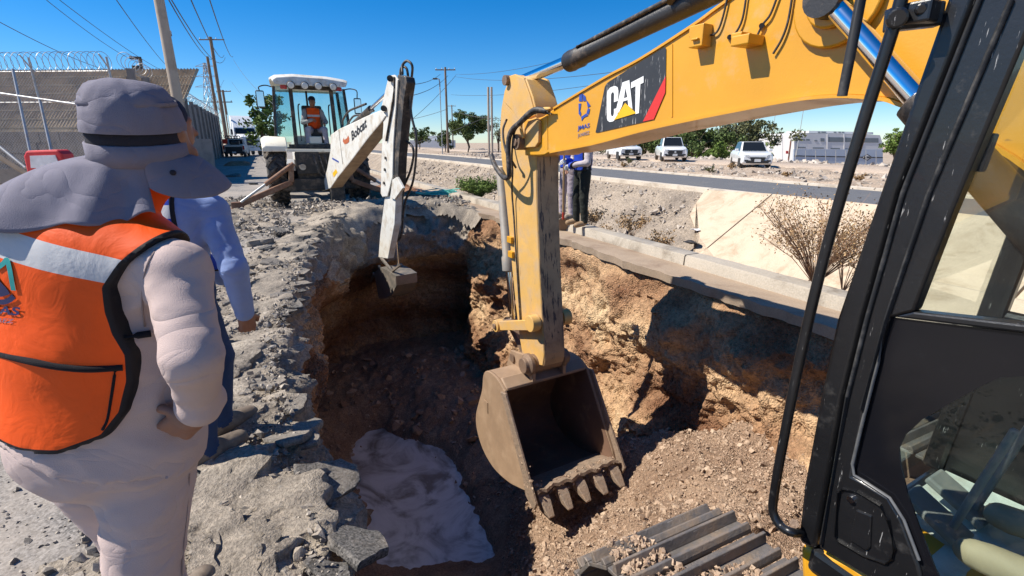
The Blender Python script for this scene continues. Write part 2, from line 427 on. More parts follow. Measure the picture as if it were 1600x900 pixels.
# ---- pit outline in street coordinates (n across, s along)
RIM = [(.95, -5.5), (.9, -3), (.86, -1.2), (.78, -.2), (.42, .7), (.10, 1.45), (.02, 2.1), (-.02, 2.9), (-.06, 3.8), (.02, 4.8), (.18, 6), (.38, 7.5),
       (.72, 9.2), (1.3, 10.6), (2.2, 11.3), (3.2, 11.45), (4.05, 11.0), (4.4, 9.9), (4.42, 8), (4.38, 6), (4.42, 4), (4.45, 2), (4.45, -2), (4.4, -5.5)]
def closed_cr(pts, step):
    p = np.array(pts, float); n = len(p); out = []
    for i in range(n):
        a, b, c, d = p[i - 1], p[i], p[(i + 1) % n], p[(i + 2) % n]
        k = max(2, int(np.linalg.norm(c - b) / step)); t = (np.arange(k) / k)[:, None]
        out.append(.5 * (2 * b + (c - a) * t + (2 * a - 5 * b + 4 * c - d) * t ** 2 + (3 * b - a - 3 * c + d) * t ** 3))
    return np.concatenate(out)
rim = closed_cr(RIM, .028)
def in_poly(p, poly):
    x, y = p[:, 0], p[:, 1]; r = np.zeros(len(p), bool); n = len(poly); j = n - 1
    for i in range(n):
        xi, yi = poly[i]; xj, yj = poly[j]
        if yi != yj: r ^= ((yi > y) != (yj > y)) & (x < (xj - xi) * (y - yi) / (yj - yi) + xi)
        j = i
    return r
def poly_dist(p, poly):
    d = np.full(len(p), 1e9); n = len(poly)
    for i in range(n):
        a = np.array(poly[i - 1]); b = np.array(poly[i]); ab = b - a; q = p - a
        t = np.clip(q @ ab / max(ab @ ab, 1e-9), 0, 1); d = np.minimum(d, np.linalg.norm(q - t[:, None] * ab, axis=1))
    return d
rimc = rim[::8]
N3 = np.array([[NV.x, NV.y, 0], [TV.x, TV.y, 0], [0, 0, 1]])
def ns3(n, s, z): return np.stack([n, s, z], -1).reshape(-1, 3) @ N3

# ---- pit walls: a strip hung from the outline, undercut on the left and at the far end
tang = np.roll(rim, -1, 0) - np.roll(rim, 1, 0); tang /= np.linalg.norm(tang, axis=1)[:, None]
inw = np.stack([tang[:, 1], -tang[:, 0]], 1)
cen = rim + inw * .3
if in_poly(cen[:50], rim).mean() < .5: inw = -inw
pl = np.array([(-.55, .045), (-.25, .05), (0, .0), (.10, -.22), (.10, -.50), (-.18, -1.0), (-.60, -1.8), (-.70, -3), (-.1, -4.6)])
pf = np.array([(-.6, .05), (-.3, .09), (0, .02), (.22, -.40), (.34, -.95), (-.05, -1.35), (-.75, -1.95), (-.85, -3), (-.1, -4.6)])
pr = np.array([(-.30, -.09), (-.12, -.08), (0, -.10), (.06, -.4), (.16, -.9), (.24, -1.4), (.30, -2), (.5, -3), (.8, -4.6)])
arc = np.concatenate([[0], np.cumsum(np.linalg.norm(np.diff(rim, axis=0), axis=1))])
wf = sst(rim[:, 1], 7.2, 10.2) * (1 - sst(rim[:, 0], 4.0, 4.35)); wr = sst(rim[:, 0], 3.6, 4.2) * (1 - wf)
wl = 1 - wf - wr
cp = wl[:, None, None] * pl + wf[:, None, None] * pf + wr[:, None, None] * pr         # (M, 9, 2)
cl = np.concatenate([[0], np.cumsum(np.linalg.norm(np.diff(pl, axis=0), axis=1))]); tt = np.linspace(0, cl[-1], 190)
off = np.stack([np.interp(tt, cl, cp[i, :, 0]) for i in range(len(rim))]); zz = np.stack([np.interp(tt, cl, cp[i, :, 1]) for i in range(len(rim))])
ker = np.ones(9) / 9
off = np.apply_along_axis(lambda r_: np.convolve(np.pad(r_, 4, 'edge'), ker, 'valid'), 1, off)
zz = np.apply_along_axis(lambda r_: np.convolve(np.pad(r_, 4, 'edge'), ker, 'valid'), 1, zz)
nn = rim[:, None, 0] + inw[:, None, 0] * off; ss = rim[:, None, 1] + inw[:, None, 1] * off
q = np.stack([nn, ss, zz], -1).reshape(-1, 3)
big = fbm(q * np.array((1, 1, 1.6)), .9, 3); med = fbm(q, 3.2, 4, .55); cl_ = .5 - worley(q * 5.5 + .6 * fbm(q, 3, 2)[:, None]); cl2 = .5 - worley(q * 15)
topw = sst(-q[:, 2], -.06, .5)
d = .20 * big * topw + .085 * med + .075 * cl_ + .05 * cl2 + .03 * fbm(q, 20, 2)
d = d.reshape(len(rim), -1) * np.clip(1 - .75 * wr[:, None] * (1 - sst(-zz, .1, .5)), .2, 1)
nn += inw[:, None, 0] * d; ss += inw[:, None, 1] * d
zz = zz + (.05 * med + .04 * cl_).reshape(zz.shape) * (1 - .9 * wr[:, None])
o = np_mesh('pit_wall', ns3(nn, ss, zz), grid_faces(len(rim), zz.shape[1], True), [MT['pit_soil'], MT['rim_soil']], smooth=50,
            mi=((zz[:, :-1] > -.28 - .75 * wf[:, None] + .10 * med.reshape(zz.shape)[:, :-1]) & (wr[:, None] < .6)).ravel().astype(int))
tag(o, kind='structure')

# ---- pit floor: working bench under the excavator, falling to the flooded bottom
def nsof(v): return (v.dot(NV), v.dot(TV))
WZ = -4.0
pool_px = [(556, 690), (575, 676), (600, 672), (640, 690), (690, 702), (716, 742), (728, 775), (750, 820), (775, 868), (740, 876), (690, 884), (640, 892), (598, 884), (570, 820), (552, 760), (548, 712)]
pool = [nsof(G(x, y, WZ)) for x, y in pool_px]
gn = np.arange(-.9, 5.1, .03); gs = np.arange(-5.6, 11.9, .03); A, B = np.meshgrid(gn, gs, indexing='ij'); pn = np.stack([A.ravel(), B.ravel()], 1)
def bench_z(n, s):
    return np.interp(s, [-6, 1.9, 2.4, 3.0, 3.6, 4.5, 6.2, 7.5], [-1.27, -1.27, -1.5, -1.95, -2.42, -2.9, -3.4, -3.8]) + np.interp(s, [1.8, 2.6, 3.3, 5, 7], [0, .3, .72, .75, .4]) * sst(n, 1.9, 4.4)
ne = np.interp(pn[:, 1], [-6, 1.5, 2.4, 3.4, 4.4, 5.4, 7], [.6, .85, 1.0, 1.65, 2.2, 2.75, 3.6])
q3 = np.stack([pn[:, 0], pn[:, 1], np.zeros(len(pn))], 1)
ne = ne + .22 * fbm(q3, .9, 3)
dp = poly_dist(pn, pool) * np.where(in_poly(pn, pool), -1, 1) + .05 * fbm(q3, 3, 3)
low = np.interp(dp, [-.3, 0, .12, .6, 1.5], [-4.2, -4.02, -3.86, -3.55, -3.35])
S = sst(pn[:, 0], ne - .35, ne + .45)
fz = low * (1 - S) + bench_z(pn[:, 0], pn[:, 1]) * S
fz += .10 * fbm(q3, 1.1, 3) * S + .035 * fbm(q3 * (1, 1, 1), 4.5, 4, .6) + .07 * (.45 - worley(q3 * 6 + .5 * fbm(q3, 4, 2)[:, None])) + .03 * (.45 - worley(q3 * 14)) * (.4 + .6 * S)
undt = sst(pn[:, 1], -2.2, -1.5) + 0        # flattened where the tracks stand
trk = ((pn[:, 0] > 1.15) & (pn[:, 0] < 4.35) & (pn[:, 1] < 1.9))
fz = np.where(trk, np.minimum(fz, -1.24), fz)
o = np_mesh('pit_floor', ns3(A.ravel(), B.ravel(), fz), grid_faces(len(gn), len(gs)), MT['spoil_soil'], smooth=60); tag(o, kind='structure')
FGN, FGS, FZ = gn, gs, fz.reshape(len(gn), len(gs))
def floor_z(n, s):
    return FZ[np.clip(np.rint((n + .9) / .03).astype(int), 0, len(FGN) - 1), np.clip(np.rint((s + 5.6) / .03).astype(int), 0, len(FGS) - 1)]

# ---- flooded bottom
m, t, b = new_mat('slurry'); pos = coords(t, world=True)
wv = nd(t, 'ShaderNodeTexNoise', Scale=1.1, Detail=7., Roughness=.58, Distortion=2.2); t.links.new(pos, wv.inputs['Vector'])
t.links.new(ramp(t, wv.outputs['Fac'], [(.36, (.26, .225, .19)), (.46, (.48, .45, .41)), (.54, (.66, .635, .59)), (.66, (.76, .735, .69))]), b.inputs['Base Color'])
b.inputs['Roughness'].default_value = .28
hw = G(660, 780, WZ); wm = MB(); big_pool = [nsof(hw) for _ in ()]
wm.add([NS(a, c, WZ) for a, c in [(n_ + (n_ - 1.5) * .35, s_ + (s_ - 6.8) * .2) for n_, s_ in pool]], [tuple(range(len(pool)))])
tag(wm.build('water', m), kind='structure')

# ---- asphalt street, broken towards the pit
def nonuni(segs):
    out = []
    for a, b_, st in segs: out += list(np.arange(a, b_, st))
    return np.array(out + [segs[-1][1]])
sn = nonuni([(-4.6, -2.2, .12), (-2.2, 1.1, .026)]); s_s = nonuni([(-6, .2, .15), (.2, 5.5, .026), (5.5, 13, .045), (13, 22, .2), (22, 90, 2.)])
A, B = np.meshgrid(sn, s_s, indexing='ij'); pn = np.stack([A.ravel(), B.ravel()], 1); q3 = np.stack([pn[:, 0], pn[:, 1], np.zeros(len(pn))], 1)
inside = in_poly(pn, rimc); dr = poly_dist(pn, rimc) * np.where(inside, -1, 1)
brk = (1 - sst(dr + .5 * fbm(q3, .7, 3), .15, 1.25)) * (1 - sst(pn[:, 1], 14, 18)) * sst(pn[:, 1], .2, 1.2)
sz = .006 * fbm(q3, 2.2, 3) + brk * (.035 * fbm(q3, 2.4, 4) + .055 * (.42 - worley(q3 * 4.5)) + .035 * (.4 - worley(q3 * 12)) + .012 * fbm(q3, 25, 2))
sz += .05 * fbm(q3, .8, 3) * (sst(pn[:, 1], 9, 11) * (1 - sst(pn[:, 1], 16, 20)))
fq = grid_faces(len(sn), len(s_s)); fc = pn[fq].mean(1); keep = ~(in_poly(fc, rimc) | (poly_dist(fc, rimc) < .10))
fq = fq[keep]; soilf = (brk[fq].mean(1) + .35 * fbm(np.c_[fc[keep], np.zeros(keep.sum())], 1.6, 4)) > .52
o = np_mesh('street', ns3(A.ravel(), B.ravel(), sz), fq, [MT['street_asphalt'], MT['rim_soil']], smooth=60, mi=soilf.astype(int)); tag(o, kind='structure')
STNn, STS, STZ = sn, s_s, sz.reshape(len(sn), len(s_s))
# far part of the street, beyond the pit up to the kerb
o = MB(); o.add([NS(a, c, -.012) for a, c in ((1.0, 11.9), (4.5, 11.9), (4.5, 90), (1.0, 90))], [(0, 1, 2, 3)]); tag(o.build('street_far', MT['street_asphalt']), kind='structure')

# ---- earth thrown up between pit and backhoe, and reddish fill beyond
def heap(name, n0, n1, s0, s1, fn, mat, res=.05):
    a = np.arange(n0, n1, res); c = np.arange(s0, s1, res); A_, B_ = np.meshgrid(a, c, indexing='ij')
    e = np.minimum(np.minimum(A_ - n0, n1 - A_) / (n1 - n0), np.minimum(B_ - s0, s1 - B_) / (s1 - s0)) * 2
    q_ = np.stack([A_.ravel(), B_.ravel(), 0 * A_.ravel()], 1); e = np.clip(e.ravel() * 1.6 + .18 * fbm(q_, 1.6, 3), 0, 1)
    z_ = fn(A_.ravel(), B_.ravel()) * sst(e, 0, 1) + (.05 * fbm(q_, 4, 4) + .06 * (.4 - worley(q_ * 6)) + .03 * (.4 - worley(q_ * 14))) * sst(e, 0, .4) - .06 * (1 - sst(e, 0, .25))
    ok_ = ~in_poly(q_[:, :2], rimc) | (poly_dist(q_[:, :2], rimc) < .25)
    f_ = grid_faces(len(a), len(c)); f_ = f_[ok_[f_].all(1)]
    z_ = np.where(in_poly(q_[:, :2], rimc), z_ - 1.2 * poly_dist(q_[:, :2], rimc), z_)
    return tag(np_mesh(name, ns3(A_.ravel(), B_.ravel(), z_), f_, mat, smooth=60), kind='structure')
heap('earth_bank', .3, 4.6, 10.4, 13.4, lambda n, s: .20 + 0 * n, MT['rim_soil'])
soil('red_fill', [(.26, .12, .065), (.36, .19, .11), (.42, .27, .18)], 1.5, 0, .8, 30., .2)
heap('red_earth', 2.3, 4.7, 12.6, 19, lambda n, s: .14 + 0 * n, MT['red_fill'], .07)
heap('rubble_bank', -2.6, .3, 9.6, 15.5, lambda n, s: .10 + 0 * n, MT['rim_soil'], .05)

# ---- ground sheet to the horizon with the drainage ditch
gn = nonuni([(-700, -100, 150), (-100, -20, 20), (-20, -5, 3), (-5, 4.4, 1.), (4.4, 13.6, .10), (13.6, 18, .8), (18, 27, .18), (27, 66, 2.), (66, 140, 25), (140, 900, 190)])
gs = nonuni([(-400, -40, 90), (-40, -2, 3), (-2, 26, .14), (26, 60, .5), (60, 120, 10), (120, 1500, 230)])
A, B = np.meshgrid(gn, gs, indexing='ij'); pn = np.stack([A.ravel(), B.ravel()], 1); q3 = np.stack([pn[:, 0], pn[:, 1], np.zeros(len(pn))], 1)
def ditch(n): return np.interp(n, [4.4, 5.04, 5.06, 5.5, 7.6, 10.4, 13.1, 13.3, 18.3, 18.7, 20], [-.14, -.14, .05, .0, -1.6, -1.62, -.05, -.06, -.06, .10, .05])
gz = ditch(pn[:, 0]); slope = sst(pn[:, 0], 5.2, 6) * (1 - sst(pn[:, 0], 12.6, 13.1)); rough = sst(pn[:, 0], 18.2, 19) * (1 - sst(pn[:, 0], 27, 30))
nearw = (1 - sst(np.abs(pn[:, 1] - 10), 30, 60))
gz += nearw * (slope * (.10 * fbm(q3, 1.1, 4) + .05 * fbm(q3, 4, 3) + .06 * (.4 - worley(q3 * 4))) + rough * (.10 * fbm(q3, .7, 4) + .12 * (.4 - worley(q3 * 1.5))))
gz = np.where(pn[:, 0] < 4.4, -.14, gz) - 4.6 * sst(pn[:, 0], 36, 62)
fq = grid_faces(len(gn), len(gs)); fc = pn[fq].mean(1); keep = ~((fc[:, 0] > -1.0) & (fc[:, 0] < 4.9) & (fc[:, 1] > -6.5) & (fc[:, 1] < 12.0))
fq = fq[keep]; fc = fc[keep]
o = np_mesh('ground', ns3(A.ravel(), B.ravel(), gz), fq, [MT['dirt'], MT['bank_gravel']], smooth=60, mi=((fc[:, 0] > 5.1) & (fc[:, 0] < 13.2)).astype(int)); tag(o, kind='structure')

# ---- kerb with its gutter along the ditch
def strip(mb, prof, s0, s1, step, jit=0.):
    sl_ = np.arange(s0, s1 + 1e-6, step); rings = []
    for s_ in sl_:
        rings.append([NS(a + jit * random.uniform(-1, 1), s_, z_ + jit * .6 * random.uniform(-1, 1)) for a, z_ in prof])
    mb.loft(rings)
kerb_root = thing('kerb', None, None, NS(4.9, 5), 0, kind='structure')
s_ = -4.
while s_ < 40:
    L = 2.9 if s_ < 15 else 6.; mb = MB(); dn = random.uniform(-.012, .012)
    strip(mb, [(4.83 + dn, -.1), (4.845 + dn, .13), (4.86 + dn, .152), (5.10 + dn, .155), (5.13 + dn, .13), (5.14 + dn, -.1)], s_ + .012, s_ + L - .012, (L - .024) / 16, .004)
    mb.build('kerb_stone', MT['kerb_concrete'], kerb_root, smooth=40); s_ += L
mb = MB(); gsn = np.arange(-4, 12.0, .09)
gx = np.stack([gsn, gsn * 0 + 3, gsn * 0], 1); edge = 4.36 + .07 * fbm(gx, 1.5, 4) + .03 * fbm(gx, 7, 2)
rings = [[NS(e_, s_, -.10), NS(e_ - .015, s_, .004 + .01 * random.random()), NS(4.60, s_, .018), NS(4.845, s_, .012), NS(4.845, s_, -.10)] for e_, s_ in zip(edge, gsn)]
mb.loft(rings); concrete('gutter_concrete', (.34, .255, .18), (.25, .175, .12)); mb.build('gutter', MT['gutter_concrete'], kerb_root, smooth=40)
mb = MB(); strip(mb, [(4.45, -.1), (4.45, .0), (4.845, .008), (4.845, -.1)], 12., 60, 2.); mb.build('gutter', MT['gutter_concrete'], kerb_root)

# ---- road beyond the ditch, kerbs on both sides
road = MB(); strip(road, [(13.35, -.2), (13.35, .0), (15.8, .05), (18.2, .0), (18.2, -.2)], -30, 120, 3.); tag(road.build('road', MT['road_asphalt'], smooth=30), kind='structure')
rk = thing('road_kerb', None, None, NS(13.2, 10), 0, kind='structure')
concrete('pale_kerb', (.58, .50, .40), (.42, .35, .27))
for a0, a1 in ((13.06, 13.36), (18.18, 18.42)):
    for s_ in np.arange(-6, 78, 6.):
        mb = MB(); strip(mb, [(a0, -.25), (a0 + .02, .07), (a1 - .02, .09), (a1, -.25)], s_ + .02, s_ + 5.98, .745, .006); mb.build('kerb_stone', MT['pale_kerb'], rk, smooth=40)
# tyre-packed dirt track where the cars stand
soil('packed_dirt', [(.42, .32, .245), (.50, .40, .31), (.56, .46, .37)], .25, 0, .3, 10., .1)
mb = MB(); strip(mb, [(26.8, -.1), (27, .075), (31, .085), (34.5, .075), (34.8, -.1)], -30, 140, 4., .02); tag(mb.build('dirt_track', MT['packed_dirt'], smooth=60), kind='structure')

# ---- concrete lining on the far bank of the ditch
p0 = NS(13.12, 0, .03); pdir = NS(10.35, 0, -1.58) - p0; nrm = TV.cross(pdir).normalized()
if nrm.z < 0: nrm = -nrm
p0 = p0 + nrm * .13
lin = thing('ditch_lining', None, None, NS(12, 8, -.9), 0, kind='structure')
def zq(x, y): return PL(920 + x / 3.104, 180 + y / 3.104, p0, nrm)
def on_slope(n, s): k = (13.12 - n) / (13.12 - 10.35); return p0 + pdir * k + TV * (s - p0.dot(TV))
a = [zq(565, 362), zq(520, 425), zq(490, 482), zq(512, 540), zq(535, 592), zq(545, 640), zq(572, 690), zq(640, 735)]
e1 = zq(866, 402); s1 = nsof(e1)[1]; se = nsof(a[-1])[1]
poly = a + [on_slope(10.3, se - .5), on_slope(10.3, s1 + .02), on_slope(13.12, s1 + .02)]
MB().prism(poly, -nrm * .34).build('slab', MT['slab_concrete'], lin, bevel=.012)
for k in range(5):
    sa = s1 - .02 - 3.1 * k
    MB().prism([on_slope(13.12, sa), on_slope(10.3, sa), on_slope(10.3, sa - 3.06), on_slope(13.12, sa - 3.06)], -nrm * .34).build('slab', MT['slab_concrete'], lin, bevel=.012)
# culvert head wall where the lining ends, seen past the cab
mb = MB(); hwA = NS(10.2, 4.6, -1.7); mb.prism([NS(9.3, 5.2, -1.75), NS(10.9, 5.2, -1.75), NS(10.9, 5.2, -.9), NS(10.2, 5.2, -.75), NS(9.3, 5.2, -1.1)], TV * -6.5)
mb.build('head_wall', MT['slab_concrete'], lin, bevel=.02)

# ================================================================ EXCAVATOR
YEL = MAT('yellow_paint', (.64, .30, .016), .42, 0, .10, 2., (.50, .33, .15), .34, 3., .08, 90., (.34, .17, .03), (6, 40, 9), .70, .15)
YELD = MAT('dusty_yellow', (.62, .36, .10), .6, 0, .10, 4., (.48, .33, .19), .55, 6., .15, 80., (.30, .18, .07), (30, 30, 3), .66)
STEEL_DIRT = MAT('worn_steel', (.21, .14, .095), .55, .35, .22, 8., (.33, .22, .14), .45, 7., .25, 70., (.45, .42, .38), (60, 60, 7), .70)
BKT = MAT('bucket_paint', (.30, .20, .125), .6, 0, .15, 4., (.38, .26, .165), .45, 5., .15, 60., (.70, .46, .10), (4, 14, 5), .72)
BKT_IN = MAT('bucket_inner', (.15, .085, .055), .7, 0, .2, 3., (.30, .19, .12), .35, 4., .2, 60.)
TIP = MAT('worn_tip', (.30, .225, .165), .55, .3, .3, 25., (.33, .22, .145), .62, 14., .5, 60.)
CHROME = MAT('chrome', (.82, .83, .85), .12, 1., .03)
BLKCYL = MAT('black_cylinder', (.022, .021, .022), .45, 0, .25, 6., (.16, .12, .09), .34, 8., .15, 60., (.22, .19, .16), (50, 50, 4), .68)
BLK = MAT('cab_black', (.009, .009, .010), .34, 0, .25, 6., (.06, .055, .05), .22, 7., .08, 50., (.34, .33, .32), (120, 120, 11), .66, .2)
BLKM = MAT('matt_black', (.02, .02, .021), .6, 0, .25, 9., (.13, .12, .11), .4, 9.)
HOSE = MAT('hose_rubber', (.035, .033, .032), .55, 0, .3, 20., (.25, .19, .14), .45, 20.)
TRACKM = MAT('track_steel', (.20, .18, .165), .5, .45, .3, 10., (.33, .24, .165), .5, 7., .3, 60., (.42, .39, .36), (7, 60, 60), .64)
DECK = MAT('decal_black', (.030, .031, .034), .5, 0, .2, 8., None, 0, 1, 0, 60, (.34, .33, .32), (70, 70, 9), .60)
WHITE_P = MAT('print_white', (.80, .80, .78), .5, 0, .05); RED_P = MAT('print_red', (.62, .03, .025), .5, 0, .05); YEL_P = MAT('print_yellow', (.80, .44, .01), .5, 0, .05)
BLUE_P = MAT('print_blue', (.02, .06, .30), .6, 0, .25, 30.); GREY_P = MAT('print_grey', (.16, .14, .20), .6, 0, .3, 40.)

XH = Vector((-.49, .872, 0)).normalized(); XL = Vector((-XH.y, XH.x, 0)); XZ = -1.24
XC = NS(2.8, -.35, XZ); XC.z = XZ
ex = thing('excavator', 'yellow tracked excavator with black cab, its arm reaching down into the pit', 'excavator', XC, math.atan2(XH.y, XH.x))
def bp(px, py, lat):
    """photo pixel on the plane lat metres left of the boom centre line -> excavator coordinates"""
    p = PL(px, py, XC + XL * lat, XL); q_ = p - XC; return Vector((q_.dot(XH), lat, q_.z))
def V3(x, y, z): return Vector((x, y, z))
def z5(x, y, lat=.2): return bp(760 + x / 3.4625, y / 3.4625, lat)

# ---- boom
bot = [bp(x, y, .2) for x, y in ((820, 243), (848, 243), (862, 238), (930, 225), (1004, 205), (1080, 188), (1160, 172), (1235, 158), (1300, 151), (1360, 153), (1412, 165))]
top = [bp(x, y, .2) for x, y in ((818, 187), (845, 183), (865, 170), (945, 122), (1000, 93), (1080, 42), (1130, 6))]
bot += [V3(1.25, .2, 2.78), V3(.85, .2, 2.40), V3(.45, .2, 1.75), V3(.30, .2, 1.45)]
top += [V3(2.2, .2, 3.74), V3(1.75, .2, 3.80), V3(1.25, .2, 3.66), V3(.75, .2, 3.1), V3(.25, .2, 2.1), V3(.02, .2, 1.6)]
topc = bez(top, 4); botc = bez(bot, 4)
mb = MB(); mb.prism(topc + [V3(.05, .2, 1.42)] + botc[::-1], (0, -.4, 0))
def plate(mb, path, w0, th):
    for i in range(len(path) - 1):
        a, b_ = path[i], path[i + 1]
        if (b_ - a).length > 1e-4: mb.bar(V3(a.x, 0, a.z), V3(b_.x, 0, b_.z), w0, th, (0, 0, 1))
boom = mb.build('boom', YEL, ex, smooth=25, bevel=.012, local=True)
mb = MB(); plate(mb, topc[8:], .425, .016); plate(mb, botc[8:], .45, .016); mb.build('flange', YEL, boom, local=True)
# weld seams of the boom side plates, cast tip and pin boss
mb = MB(); y0 = .2
for a, b_ in ((z5(1005, 240), z5(1005, 632)), (z5(330, 625), z5(332, 806))):
    mb = MB(); mb.bar(V3(a.x, .202, a.z), V3(b_.x, .202, b_.z), .012, .006, (0, 1, 0)); mb.build('weld_seam', YEL, boom, local=True)
tipc = [z5(x, y, .235) for x, y in ((205, 700), (225, 655), (270, 640), (283, 660), (280, 770), (262, 795), (200, 800))]
mb = MB(); mb.prism(tipc, (0, -.035, 0)); mb.build('cheek_plate', YELD, boom, bevel=.006, local=True)
pc = bp(808, 222, .28); PIN = V3(pc.x, 0, pc.z)
mb = MB(); mb.cyl(V3(PIN.x, .30, PIN.z), V3(PIN.x, -.30, PIN.z), .075, seg=20); mb.cyl(V3(PIN.x, .315, PIN.z), V3(PIN.x, .29, PIN.z), .045, seg=6); mb.build('pin', STEEL_DIRT, boom, smooth=40, bevel=.006, local=True)
# printed badge: black panel, red bar, white letters, yellow triangle
def flat(name, pts, mat, lat, parent=None):
    mb_ = MB(); mb_.prism([z5(x, y, lat) for x, y in pts], (0, -.0015, 0)); return mb_.build(name, mat, parent or boom, local=True)
flat('badge', [(590, 716), (596, 690), (640, 470), (652, 450), (668, 438), (955, 258), (967, 256), (972, 266), (970, 420), (965, 455), (965, 505), (905, 642), (895, 650), (600, 718)], DECK, .2045)
flat('badge_bar', [(969, 412), (967, 500), (905, 645), (846, 658)], RED_P, .207)
flat('letter', [(652, 640), (651, 520), (656, 490), (672, 472), (695, 465), (710, 472), (714, 492), (712, 545), (690, 553), (691, 508), (687, 499), (679, 500), (674, 512), (673, 618), (678, 630), (686, 627), (690, 612), (690, 590), (712, 583), (709, 622), (700, 645), (684, 657), (667, 660), (656, 653)], WHITE_P, .2075)
flat('letter', [(697, 612), (736, 446), (773, 433), (790, 590), (768, 572), (764, 541), (739, 549), (733, 575), (716, 608)], WHITE_P, .208)
flat('letter_gap', [(744, 530), (752, 478), (761, 524)], DECK, .2095)
flat('letter', [(783, 446), (850, 411), (850, 447), (833, 455), (825, 612), (805, 618), (807, 466), (782, 478)], WHITE_P, .2085)
flat('triangle', [(690, 649), (750, 557), (810, 612)], YEL_P, .2095)
# blue water drop star and lettering stencilled nearer the tip
for pts in ([(500, 548), (503, 512), (517, 506), (519, 548)], [(519, 506), (535, 520), (540, 545), (523, 548)], [(541, 545), (547, 548), (563, 572), (548, 582)], [(549, 584), (560, 590), (553, 620), (541, 612)],
            [(540, 613), (551, 625), (530, 634), (524, 640), (515, 655), (512, 632)], [(509, 630), (498, 615), (504, 590), (512, 612)], [(499, 612), (498, 560), (512, 560), (508, 590)]):
    flat('drop_emblem', pts, BLUE_P, .2045)
def letters(s, a, b_, c, mat, name, parent, lat, wz=.01, shear=0., bold=.02):
    o_, x_, u_ = z5(*a, lat), z5(*b_, lat), z5(*c, lat)
    W = lambda v: RM[ex] @ v
    return text_obj(name, s, mat, parent, W(o_), W(x_) - W(o_), W(u_) - W(o_), (x_ - o_).length, (u_ - o_).length, bold, shear)
letters('JMAS', (492, 712), (558, 696), (493, 682), BLUE_P, 'stencil', boom, .2048)
letters('JUAREZ', (493, 748), (557, 732), (493, 724), GREY_P, 'stencil', boom, .2048)
# work lamp brackets, hose clips and thin lines on the boom side
mb = MB()
for cx, cy, sx, sz_, sy in ((1102, 58, .10, .12, .08), (1180, 66, .11, .05, .13)):
    mb = MB(); p = bp(cx, cy, .2); mb.box(p + V3(0, sy / 2, 0), (sx, sy, sz_)); mb.box(p + V3(.03, sy * .6, .03), (sx * .6, sy * .7, sz_ * .5)); mb.box(p + V3(-.005, .05, -.02), (.05, .10, .012)); mb.build('bracket', YEL, boom, bevel=.006, local=True)
mb = MB()
for pts in (((1142, -30), (1130, 25), (1120, 50), (1106, 56)), ((1168, -20), (1160, 30), (1147, 55), (1140, 60)), ((1218, -15), (1204, 22), (1192, 38), (1180, 62)), ((1240, -20), (1232, 30), (1222, 60), (1208, 84))):
    mb.tube(bez([bp(x, y, .215) for x, y in pts], 5), .006, 5)
for x, y in ((1140, 58), (1190, 40), (1252, 8)): mb.cyl(bp(x, y, .2), bp(x, y, .225), .014, seg=8)
mb.build('hydraulic_line', BLKM, boom, smooth=60, local=True)
p = bp(1312, 2, .2); mb = MB(); mb.cyl(p, p + V3(0, .035, 0), .20, seg=28); mb.cyl(p + V3(0, .03, 0), p + V3(0, .07, 0), .12, seg=24); mb.build('boss', YEL, boom, smooth=40, bevel=.01, local=True)
# ---- arm cylinder on top of the boom
a = bp(815, 126, .0); b_ = bp(889, 97, .0); c = bp(1072, 8, .0); dv = (c - b_).normalized()
e0 = a; e1_ = b_ + V3(0, 0, 0)
ac = MB(); ac.cyl(a - dv * .02, b_ + dv * .3, .052, seg=20); rod = ac.build('cylinder_rod', CHROME, ex, smooth=50, local=True)
ac = MB(); ac.lathe(b_, dv, [(-.01, .05), (0, .085), (.05, .09), (.10, .085), (.18, .088), (.20, .076), (2.2, .076)], 26); ac.build('arm_cylinder', BLKCYL, ex, smooth=40, local=True)
ac = MB(); ac.tube(bez([b_ + dv * .2 + V3(0, .06, .06), b_ + dv * .7 + V3(0, .075, .055), b_ + dv * 1.7 + V3(0, .075, .06), b_ + dv * 2.1 + V3(0, .09, .09)], 5), .016); ac.tube([b_ + dv * 1.25 + V3(0, .09, .03), b_ + dv * 1.35 + V3(0, .1, .07), b_ + dv * 1.5 + V3(0, .11, .02), b_ + dv * 1.62 + V3(0, .08, .08)], .028, 8)
ac.build('cylinder_line', HOSE, ex, smooth=60, local=True)
# ---- boom lift cylinders either side
for sgn in (1, -1):
    a = bp(1312, 2, .2); b_ = bp(1432, 152, .3); a = V3(a.x, .29 * sgn, a.z); b_ = V3(b_.x, .30 * sgn, b_.z); dv = (b_ - a).normalized()
    mb = MB(); mb.cyl(a, b_ + dv * .1, .045, seg=22); mb.build('cylinder_rod', CHROME, ex, smooth=50, local=True)
    mb = MB(); mb.lathe(b_, dv, [(0, .05), (.02, .085), (.14, .085), (.16, .07), (1.35, .07)], 24); mb.build('lift_cylinder', BLKCYL, ex, smooth=40, local=True)
    mb = MB(); mb.cyl(a - V3(0, .06 * sgn, 0), a + V3(0, .06 * sgn, 0), .085, seg=20); mb.build('rod_eye', BLKCYL, ex, smooth=40, local=True)
# ---- stick
LT = .135
sl_ = [bp(x, y, LT) for x, y in ((806, 117), (797, 119), (788, 142), (783, 170), (781, 200), (783, 245), (789, 300), (795, 360), (800, 420), (806, 480), (812, 530), (818, 566))]
sr_ = [bp(x, y, LT) for x, y in ((822, 124), (832, 150), (838, 175), (838, 245), (838, 300), (840, 360), (843, 430), (847, 500), (850, 555), (848, 572))]
mb = MB(); mb.prism(sl_ + sr_[::-1], (0, -2 * LT, 0)); stick = mb.build('stick', YELD, ex, smooth=25, bevel=.01, local=True)
